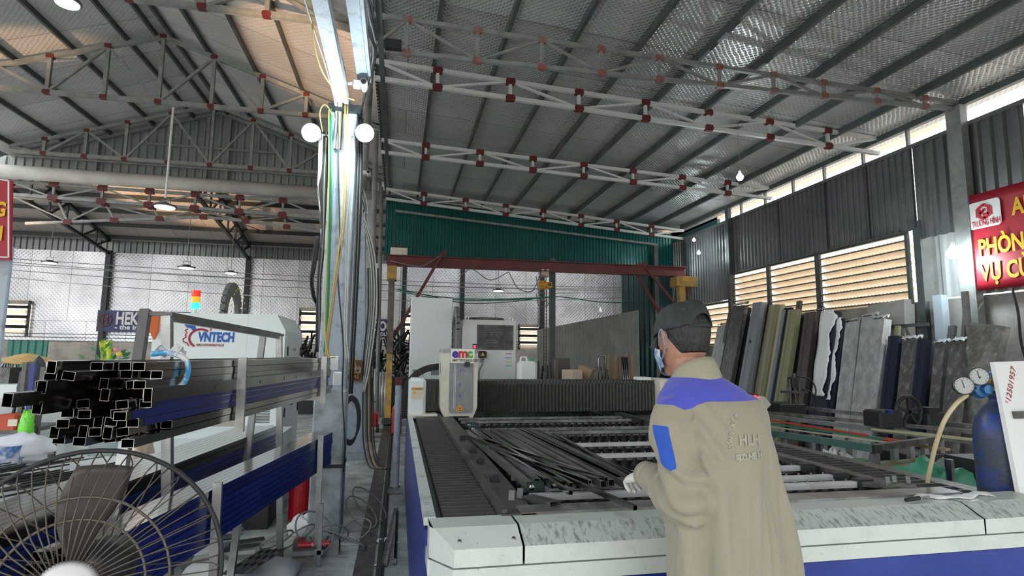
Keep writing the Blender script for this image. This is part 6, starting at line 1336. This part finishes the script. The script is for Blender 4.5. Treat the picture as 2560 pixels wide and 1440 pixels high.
p = aY(2375, 1180, 3.05); o = MB().cyl((p.x, 3.05, 0), (p.x, 3.05, aY(2375, 1148, 3.05).z), .024, 12).build('steel_pipe', M_steel); tag(o, 'short grey pipe post between the green sack and the grey cloth', 'post')
for i in range(6):
    p = Vector((3.98+.02*i, 3.95-.01*(i % 3), .60+.026*i)); o = MB().box((p.x-.30, p.y-.16, p.z-.011), (p.x+.30, p.y+.16, p.z+.011)).build('folded_sheet', [PM['crm'], MATS['strip_tan'], PM['olv']][i % 3]); o.rotation_euler[2] = .06*(i-3); tag(o, 'folded straw coloured sheet in the stack behind the green sack', 'sheet', 'folded sheets')
o = MB().box((3.72, 3.78, 0), (4.30, 4.14, .585)).build('pallet_box', M_soot); tag(o, 'low dark box under the folded straw sheets', 'box')
o = MB().box((4.55, 4.35, 0), (4.95, 4.7, .72)).build('black_case', M_black); tag(o, 'black case standing behind the bench legs', 'case')
# ================================================================ the worker
from mathutils.bvhtree import BVHTree
PN = thing('person', (1.03, 1.71, 0), 'person in khaki and blue work jacket, dark cap and blue mask leaning over the machine', 'person')
def fuse(mb, vox, name, mats, smooth_it=4, fn=None, attrs=None, parent=PN):
    me = bpy.data.meshes.new('t'); me.from_pydata([tuple(p) for p in mb.v], [], mb.f)
    o = bpy.data.objects.new('t', me); COL.objects.link(o)
    md = o.modifiers.new('r', 'REMESH'); md.mode = 'VOXEL'; md.voxel_size = vox; md.use_smooth_shade = True
    sm_ = o.modifiers.new('s', 'SMOOTH'); sm_.factor = .5; sm_.iterations = smooth_it
    dg = bpy.context.evaluated_depsgraph_get(); m2 = bpy.data.meshes.new_from_object(o.evaluated_get(dg)); bpy.data.objects.remove(o)
    if fn:
        nr = [v.normal.copy() for v in m2.vertices]
        for v, n_ in zip(m2.vertices, nr): v.co = fn(v.co.copy(), n_)
    off = OFF[parent.name]
    for k, f_ in (attrs or {}).items():
        at = m2.attributes.new(k, 'FLOAT', 'POINT')
        for i, v in enumerate(m2.vertices): at.data[i].value = f_(v.co)
    bv = BVHTree.FromPolygons([v.co.copy() for v in m2.vertices], [tuple(p.vertices) for p in m2.polygons])
    for v in m2.vertices: v.co -= off
    m2.name = name; m2.materials.clear()
    for q in (mats if isinstance(mats, (list, tuple)) else [mats]): m2.materials.append(q)
    m2.polygons.foreach_set('use_smooth', [True]*len(m2.polygons))
    r = bpy.data.objects.new(name, m2); COL.objects.link(r); r.parent = parent; OFF[r.name] = off
    return r, bv
def loft(mb, rings, n=28, pw=2.0):
    # rings: (center, a-vector, b-vector) ; superellipse cross-sections, capped
    k = len(rings); vs = []
    for c, a, b in rings:
        for i in range(n):
            t_ = 2*PI*i/n; cs, sn = math.cos(t_), math.sin(t_)
            vs.append(Vector(c)+Vector(a)*(abs(cs)**(2/pw)*(1 if cs > 0 else -1))+Vector(b)*(abs(sn)**(2/pw)*(1 if sn > 0 else -1)))
    f = [tuple(range(n-1, -1, -1)), tuple((k-1)*n+i for i in range(n))]
    for j in range(k-1): f += [(j*n+i, j*n+(i+1) % n, (j+1)*n+(i+1) % n, (j+1)*n+i) for i in range(n)]
    mb.add(vs, f)
def zrings(L_, tilt=-.06): return [((x, y, z), (rx_, rx_*.07, 0), (-ry_*.07, ry_, 0)) for z, x, y, rx_, ry_ in L_]
def limb(mb, pts, rs, n=20, sub=6):
    P = bez(pts, sub); rr = []
    for i in range(len(rs)-1): rr += [rs[i]+(rs[i+1]-rs[i])*k/sub for k in range(sub)]
    rr.append(rs[-1]); mb.tube(P, rr, n)
    for p_, r_ in ((P[0], rr[0]), (P[-1], rr[-1])): mb.lathe([(0, -r_)]+[(r_*math.cos(a_), r_*math.sin(a_)) for a_ in [-1.2, -.8, -.4, 0, .4, .8, 1.2]]+[(0, r_)], p_, (0, 0, 1), 16)
SHL, ELL, WRL = Vector((.865, 1.695, 1.385)), Vector((.878, 1.635, 1.150)), Vector((.874, 1.885, 1.165))
SHR, ELR, WRR = Vector((1.155, 1.725, 1.385)), Vector((1.215, 1.80, 1.14)), Vector((1.10, 2.00, 1.12))
HC = Vector((.986, 1.835, 1.640)); fy = Vector((-.23, .965, -.10)).normalized(); fx = Vector((.965, .23, 0)).normalized(); fz = fx.cross(fy).normalized()
def hp3(x, y, z): return HC+fx*x+fy*y+fz*z
M_skin = mat('skin', (.42, .22, .15), (.36, .17, .11), rough=.5, sc=14)
M_khaki = bpy.data.materials.new('jacket_cloth'); MATS['jacket_cloth'] = M_khaki; M_khaki.use_nodes = True
t = M_khaki.node_tree; n = t.nodes; L = t.links; pb = n['Principled BSDF']; pb.inputs['Roughness'].default_value = .8; pb.inputs['Sheen Weight'].default_value = .2; pb.inputs['Specular IOR Level'].default_value = .25
def mask_attr(nm):
    a = n.new('ShaderNodeAttribute'); a.attribute_name = nm; g = n.new('ShaderNodeMath'); g.operation = 'GREATER_THAN'; g.inputs[1].default_value = 0; L.new(a.outputs['Fac'], g.inputs[0]); return g.outputs[0]
mm1 = n.new('ShaderNodeMixRGB'); mm1.inputs[1].default_value = (.285, .26, .195, 1); mm1.inputs[2].default_value = (.075, .085, .46, 1); L.new(mask_attr('yoke'), mm1.inputs[0])
mm2 = n.new('ShaderNodeMixRGB'); mm2.inputs[2].default_value = (.025, .085, .42, 1); L.new(mm1.outputs[0], mm2.inputs[1]); L.new(mask_attr('patch'), mm2.inputs[0])

L.new(mm2.outputs[0], pb.inputs['Base Color'])
tcw = n.new('ShaderNodeTexCoord'); nz = n.new('ShaderNodeTexNoise'); nz.inputs['Scale'].default_value = 5.5; nz.inputs['Detail'].default_value = 5; L.new(tcw.outputs['Object'], nz.inputs['Vector'])
bq = n.new('ShaderNodeBump'); bq.inputs['Strength'].default_value = .6; bq.inputs['Distance'].default_value = .02; L.new(nz.outputs['Fac'], bq.inputs['Height']); L.new(bq.outputs[0], pb.inputs['Normal'])
# ---- body (one continuous surface: head, neck, trunk, arms, legs)
b = MB()
loft(b, zrings([(.84, 1.06, 1.70, .15, .10), (.95, 1.06, 1.70, .16, .11), (1.1, 1.045, 1.705, .15, .105), (1.25, 1.03, 1.71, .165, .11), (1.36, 1.015, 1.72, .16, .10), (1.42, 1.005, 1.735, .11, .08), (1.46, .995, 1.755, .07, .07)]))
limb(b, [(.993, 1.76, 1.42), (.990, 1.785, 1.50), (.991, 1.815, 1.57)], [.066, .058, .058])
# skull and face
hr = [(-.125, .030, .045, .030), (-.110, .040, .060, .030), (-.085, .056, .076, .012), (-.055, .066, .088, .004), (-.02, .074, .095, -.002), (.02, .078, .099, -.006), (.055, .076, .096, -.008), (.085, .064, .082, -.01), (.108, .042, .056, -.01), (.120, .015, .02, -.01)]
loft(b, [(hp3(0, yo, z), fx*rx_, fy*ry_) for z, rx_, ry_, yo in hr], 32, 2.15)
loft(b, [(hp3(0, .086, .012), fx*.008, fy*.010), (hp3(0, .094, -.012), fx*.012, fy*.014), (hp3(0, .100, -.030), fx*.017, fy*.016), (hp3(0, .094, -.040), fx*.012, fy*.01)], 12)       # nose
loft(b, [(hp3(0, .082, -.060), fx*.026, fy*.010), (hp3(0, .088, -.066), fx*.022, fy*.010), (hp3(0, .082, -.074), fx*.024, fy*.010)], 14)    # lips
b.tube([hp3(-.05, .078, .022), hp3(-.02, .092, .026), hp3(.02, .092, .026), hp3(.05, .078, .022)], .008, 8)       # brow
for s in (-1, 1):      # ears: rim and lobe, with a hollow
    b.tube(bez([hp3(s*.076, .012, -.028), hp3(s*.083, -.002, -.030), hp3(s*.092, -.012, -.005), hp3(s*.095, -.010, .022), hp3(s*.088, .006, .034), hp3(s*.078, .016, .018)], 3), .0055, 8)
    loft(b, [(hp3(s*.074, .004, -.022), fx*.01, fy*.006), (hp3(s*.080, .002, .0), fx*.008, fy*.014), (hp3(s*.078, .004, .026), fx*.008, fy*.008)], 10)
for sh_, el_, wr_ in ((SHL, ELL, WRL), (SHR, ELR, WRR)):
    limb(b, [sh_, sh_.lerp(el_, .5), el_], [.050, .042, .036]); limb(b, [el_, el_.lerp(wr_, .5), wr_, wr_+(wr_-el_).normalized()*.06], [.037, .034, .026, .024])
FT = [(.975, 1.69), (1.15, 1.71)]
for s, (xf, yf) in zip((-1, 1), FT):
    limb(b, [(1.06+s*.09, 1.70, .86), ((1.06+s*.09+xf)/2, 1.72, .48), (xf, 1.69, .10)], [.085, .055, .038])
body, bvb = fuse(b, .0068, 'body', M_skin, 2)
for s in (-1, 1): MB().lathe([(0, -.011), (.008, -.008), (.011, 0), (.008, .008), (0, .011)], hp3(s*.031, .080, .008), (0, 0, 1), 14).build('eye', M_whiteb, PN, smooth=True); MB().lathe([(0, 0), (.005, 0), (.004, .002), (0, .002)], hp3(s*.031, .091, .008), fy, 12).build('iris', M_black, PN)
# ---- jacket
b = MB()
loft(b, zrings([(.70, 1.07, 1.70, .225, .150), (.86, 1.065, 1.70, .212, .148), (1.0, 1.055, 1.70, .200, .145), (1.15, 1.04, 1.705, .192, .142), (1.27, 1.027, 1.705, .192, .142), (1.36, 1.017, 1.715, .192, .132), (1.43, 1.010, 1.725, .172, .115), (1.475, 1.003, 1.74, .138, .098), (1.505, .997, 1.755, .095, .085), (1.52, .995, 1.765, .072, .075)]), 40, 2.2)
limb(b, [SHL+Vector((.05, .01, .0)), SHL+Vector((-.0, 0, -.01)), SHL.lerp(ELL, .5)+Vector((-.0, -.005, 0)), ELL], [.072, .074, .069, .064], 24)
limb(b, [ELL+Vector((0, -.002, .01)), ELL.lerp(WRL, .35)+Vector((0, 0, -.012)), ELL.lerp(WRL, .7)+Vector((0, 0, -.006)), WRL+Vector((0, .01, 0))], [.066, .064, .054, .043], 24)
limb(b, [SHR+Vector((-.05, .01, 0)), SHR, SHR.lerp(ELR, .5), ELR], [.070, .070, .066, .062], 24)
limb(b, [ELR, ELR.lerp(WRR, .5), WRR], [.062, .056, .045], 24)
def arm_par(p, a, c):
    d = c-a; t_ = (p-a).dot(d)/d.length_squared; q = a+d*max(0, min(1, t_)); return t_, (p-q)
def folds(p, nr):
    q = p.copy()
    # ridges round the elbows
    tl, dl = arm_par(p, SHL, ELL); t2, d2 = arm_par(p, ELL, WRL)
    arm = min(dl.length, d2.length) < .085 and p.x < .965
    d = 0
    if arm:
        g = math.exp(-((p-ELL).length/.13)**2)
        d += .013*g*math.sin((p.z-p.y*.9)*80+3*noise.noise(p*9))
        d += .014*noise.noise(Vector((p.x*7, p.y*16, p.z*11+3)))
        d += .006*math.exp(-((p-WRL).length/.08)**2)*math.sin(p.y*150)
    else:
        th = math.atan2(p.y-1.71, p.x-1.04)
        w_ = max(0, min(1, (1.40-p.z)/.25))
        d += w_*.034*noise.noise(Vector((th*2.4+p.z*1.3, p.z*1.1, 4.)))+w_*.013*noise.noise(Vector((th*6-p.z*2.5, p.z*2.2, 9.)))
        gg = math.exp(-((p.z-1.30)/.12)**2)*math.exp(-((p.x-.90)/.09)**2)      # pull lines from the armhole
        d += gg*.010*math.sin((p.z*1.0+(p.x-.9)*1.6)*60)
    return q+nr*d
def fyoke(p):
    zl = 1.442
    zl -= .012*max(0, min(1, (.95-p.x)/.04))+.45*max(0, .035-abs(p.x-.885))*max(0, min(1, (1.72-p.y)/.05))
    if p.y > 1.80: zl = 1.40
    return p.z-zl if abs(p.x-1.0) < .19 else -.02
def fpatch(p):
    t_, d_ = arm_par(p, SHL, ELL)
    if d_.length > .11: return -.05
    dn_ = d_.normalized(); c0__ = Vector((-.886, -.475, 0)).normalized(); side = c0__.cross(Vector((0, 0, 1)))
    s_ = dn_.dot(side)*.07+.004; k = p.z
    if dn_.dot(c0__) < .3: return -.05
    lo_ = 1.240+.45*max(0, -(s_)+.0)*.6+.0; hi_ = 1.368
    lo_ = 1.236+.5*abs(s_+.004)
    return min(k-lo_, hi_-k, .024-abs(s_))
def fseam(p):      # armhole seam and centre back seam
    if p.x < .95 and 1.28 < p.z < 1.42 and p.y < 1.72: return .0016-abs((p.x-.917)-(1.42-p.z)*.05)
    return -.05
jk, bvj = fuse(b, .0085, 'jacket', M_khaki, 5, folds, {'yoke': fyoke, 'patch': fpatch})
# pale worn lettering printed on the back, laid onto the cloth
def on_back(s, u, v, size, m_, ang=0., sx=1., bold=.0015, dist=.0012):
    cu = bpy.data.curves.new('t', 'FONT'); cu.body = s; cu.size = size; cu.offset = bold; cu.resolution_u = 2; cu.extrude = 0
    tmp = bpy.data.objects.new('t', cu); COL.objects.link(tmp); me = bpy.data.meshes.new_from_object(tmp.evaluated_get(bpy.context.evaluated_depsgraph_get())); bpy.data.objects.remove(tmp)
    o3 = aY(u, v, 1.50); d = Vector((.42, .9, 0)).normalized(); rt = Vector((.9, -.42, 0)).normalized(); up_ = Vector((0, 0, 1))
    r2 = rt*math.cos(ang)+up_*math.sin(ang); u2 = up_*math.cos(ang)-rt*math.sin(ang); off = OFF[PN.name]
    bm = bmesh.new(); bm.from_mesh(me); bmesh.ops.subdivide_edges(bm, edges=[e for e in bm.edges if e.calc_length() > size*.3], cuts=2); bm.to_mesh(me); bm.free()
    for vv in me.vertices:
        q = o3+r2*vv.co.x*sx+u2*vv.co.y-d*.4; h, nn_, _, _ = bvj.ray_cast(q, d)
        vv.co = ((h-d*.0035) if h else q+d*.5)-off
    me.materials.clear(); me.materials.append(m_); o = bpy.data.objects.new('back_lettering', me); COL.objects.link(o); o.parent = PN; OFF[o.name] = off; o['label'] = 'faded pale lettering'
M_fade = mat('faded_print', (.37, .37, .30), (.31, .29, .225), rough=.8, sc=60, lo=.42, hi=.55)
on_back('HLH', 1858, 1122, .042, M_fade, -.04, .85)
for i, ch in enumerate('CỔNG XẾP'): 
    tt_ = i/7; on_back(ch, 1842+tt_*tt_*16-4*math.sin(tt_*3), 1137-i*11.6, .016, M_fade, 1.45-.45*tt_, 1.0, .001)
on_back('SJZLNE M', 1850, 1160, .022, M_fade, .03, .9)
# collar
b = MB(); CC = Vector((.992, 1.768, 1.484))
def colr(r_, z_, dy=0): return [CC+Vector((math.cos(a_)*r_*(1.0), math.sin(a_)*r_*1.05+dy, z_*(1-.45*max(0, math.cos(a_-2.0)))-.034*math.sin(a_)-.012*math.cos(a_-3.1))) for a_ in [2*PI*k/36 for k in range(36)]]
rg = [colr(.094, -.03), colr(.088, .01, .004), colr(.078, .045, .012), colr(.072, .062, .016), colr(.070, .062, .016), colr(.072, .03, .01), colr(.078, -.02)]
vs = [p_ for r_ in rg for p_ in r_]; b.add(vs, [(j*36+i, j*36+(i+1) % 36, (j+1)*36+(i+1) % 36, (j+1)*36+i) for j in range(6) for i in range(36)])
M_kh2 = mat('collar_cloth', (.31, .29, .215), rough=.85, bump=.3, bsc=30); b.build('collar', M_kh2, PN, smooth=True)
# cuffs
for wr_, el_ in ((WRL, ELL), (WRR, ELR)):
    d = (wr_-el_).normalized(); b = MB(); b.tube([wr_-d*.02, wr_+d*.005, wr_+d*.03], [.046, .046, .043], 20, cap=False); b.build('cuff', M_kh2, PN, smooth=True, solid=.005)
# ---- gloves: palm, four unequal fingers and a thumb, closed on the tube
def glove(wr_, d, palm_n, name, curl=1.0):
    d = d.normalized(); pn = (palm_n-d*palm_n.dot(d)).normalized(); sd = d.cross(pn).normalized(); b = MB()
    loft(b, [(wr_-d*.035, sd*.034, pn*.030), (wr_+d*.0, sd*.030, pn*.024), (wr_+d*.03, sd*.038, pn*.020), (wr_+d*.06, sd*.043, pn*.018), (wr_+d*.088, sd*.042, pn*.015)], 20, 2.5)
    for i, (o_, ln) in enumerate(((-.032, .068), (-.011, .078), (.011, .074), (.031, .058))):
        base = wr_+d*.082+sd*o_; p1 = base+d*ln*.42+pn*ln*.10*curl; p2 = p1+(d*.25+pn*.85*curl).normalized()*ln*.34; p3 = p2+(-d*.45+pn*.6*curl).normalized()*ln*.28
        b.tube([base-d*.015, base, p1, p2, p3], [.0095, .0100, .0095, .0088, .0075], 12)
        b.lathe([(0, -.0085), (.006, -.006), (.0085, 0), (.006, .006), (0, .0085)], p3, (0, 0, 1), 10)
    tb_ = wr_+d*.02-sd*.032; b.tube([tb_, tb_-sd*.018+d*.022+pn*.012, tb_-sd*.014+d*.048+pn*.030, tb_-sd*.002+d*.062+pn*.044], [.013, .0125, .011, .009], 12)
    fuse(b, .0038, name, mat('glove_white', (.70, .70, .66), (.58, .57, .52), rough=.85, sc=20, bump=.4, bsc=200), 2)
glove(WRL+Vector((-.002, .035, -.002)), Vector((-.05, 1, -.30)), Vector((.35, -.1, -1)), 'glove')
glove(WRR+(WRR-ELR).normalized()*.03, (WRR-ELR)+Vector((0, .05, -.08)), Vector((-.3, 0, -1)), 'glove')
# ---- hair, cap, mask
b = MB()
def hair(u, v):      # back and sides below the cap
    th = -PI*.5+(u-.5)*2*1.78; kk = max(0, min(1, (abs(u-.5)-.24)/.22)); z = .098-.150*v*(1-.42*kk*kk*(3-2*kk)); 
    zz = [h for h in hr]; 
    rx_ = rY = .0
    for a0, a1 in zip(hr[:-1], hr[1:]):
        if a0[0] <= z <= a1[0]:
            k = (z-a0[0])/(a1[0]-a0[0]); rx_ = a0[1]+(a1[1]-a0[1])*k; rY = a0[2]+(a1[2]-a0[2])*k; yo = a0[3]+(a1[3]-a0[3])*k
    g = .006*(1-v*.95)+.002*noise.noise(Vector((th*9, z*60, 0)))
    cs, sn = math.cos(th), math.sin(th); e = 2/2.15
    return hp3((rx_+g)*abs(cs)**e*(1 if cs > 0 else -1), yo+(rY+g)*abs(sn)**e*(1 if sn > 0 else -1), z)
b.grid(hair, 60, 22); b.build('hair', mat('hair_black', (.008, .008, .009), (.018, .017, .017), rough=.55, sc=60, bump=.35, bsc=160, stretch=(1, 1, .25)), PN, smooth=True, solid=.004)
M_cap = mat('cap_cloth', (.022, .026, .028), (.032, .036, .038), rough=.8, sc=20, bump=.3, bsc=60)
b = MB()
def capf(u, v):
    th = 2*PI*u; ph = v*PI/2; rr0 = math.cos(ph)**.72; h = math.sin(ph)**.95
    bk = max(0, -math.sin(th)); low = .028-.012*math.sin(th)
    # strap opening arch at the back
    o_ = .036*max(0, 1-((u-.75)/.075)**2)**.5 if abs(u-.75) < .075 else 0
    z = low+o_*(1-v)+(.128-low)*h*(1-0)
    w_ = .0035*noise.noise(Vector((math.cos(th)*3, math.sin(th)*3, v*3)))
    return hp3(.088*rr0*math.cos(th)*(1+w_*3), -.006+.111*rr0*math.sin(th), min(z, .13)+w_)
b.grid(capf, 64, 18); b.build('cap', M_cap, PN, smooth=True, solid=.004)
b = MB(); b.grid(lambda u, v: hp3((u-.5)*2*.080*(1-.22*v*v), .088+.078*v*(1-((u-.5)*1.7)**2)-.10*(u-.5)**2*2, .034-.044*v-.09*(u-.5)**2), 18, 8); b.build('cap_brim', M_cap, PN, smooth=True, solid=.005)
b = MB(); b.grid(lambda u, v: hp3(.083*math.cos(-PI/2+(u-.5)*1.25), -.006+.109*math.sin(-PI/2+(u-.5)*1.25), .030+.014*v-.0), 16, 2); b.build('cap_strap', M_cap, PN, smooth=True, solid=.004)
MB().lathe([(0, .006), (.007, .004), (.008, 0), (0, 0)], hp3(0, -.006, .129), fz, 12).build('cap_button', M_cap, PN)
for a_ in (-2.3, -1.55, -.8): MB().lathe([(.002, .001), (.004, .0015), (.005, 0)], hp3(.077*math.cos(a_), -.006+.097*math.sin(a_), .094), Vector((math.cos(a_), math.sin(a_), .6)), 10).build('eyelet', M_soot, PN)
b = MB()
def maskf(u, v):
    th = PI/2+(.5-u)*2*1.38; z = .0-.118*v
    k = .088+.006*math.cos((u-.5)*PI); ry_ = .104+.010*math.sin(PI*min(1, v*1.3))*(1-abs(u-.5)*2); 
    nar = 1-.30*max(0, v-.35)
    return hp3(.0845*nar*math.cos(th), .004+.016*v*.6+ry_*nar*math.sin(th)*.98, z*(1-.25*abs(u-.5)*2)-.004-.03*abs(u-.5)*2*(1-v))
b.grid(maskf, 36, 16); b.build('face_mask', mat('mask_blue', (.10, .20, .40), (.42, .52, .62), rough=.8, sc=42, lo=.42, hi=.58), PN, smooth=True, solid=.003)
for s in (-1, 1): MB().tube(bez([hp3(s*.080, .030, -.020), hp3(s*.092, .010, .020), hp3(s*.094, -.004, .034), hp3(s*.091, -.016, .018), hp3(s*.084, -.012, -.020), hp3(s*.074, .030, -.070)], 5), .0024, 6).build('ear_loop', mat('loop_blue', (.16, .27, .42), rough=.8), PN, smooth=True)
# ---- trousers and shoes
b = MB(); loft(b, zrings([(.80, 1.06, 1.70, .165, .115), (.90, 1.06, 1.70, .165, .12), (1.0, 1.055, 1.70, .165, .115)]), 30)
for s, (xf, yf) in zip((-1, 1), FT): limb(b, [(1.06+s*.085, 1.70, .84), ((1.06+s*.085+xf)/2, 1.715, .47), (xf, 1.69, .12), (xf, 1.69, .06)], [.10, .078, .062, .064])
fuse(b, .011, 'trousers', mat('trouser_cloth', (.05, .055, .07), rough=.85), 4, lambda p, nr: p+nr*.006*noise.noise(p*9))
for (xf, yf) in FT:
    b = MB(); loft(b, [((xf, 1.66, .0), (.042, 0, 0), (0, .048, 0))]*1+[((xf, 1.72, .012), (.050, 0, 0), (0, .125, 0)), ((xf, 1.72, .045), (.050, 0, 0), (0, .125, 0)), ((xf, 1.70, .075), (.044, 0, 0), (0, .085, 0)), ((xf, 1.68, .10), (.040, 0, 0), (0, .052, 0))], 22, 2.3)
    b.build('shoe', M_black, PN, smooth=True)
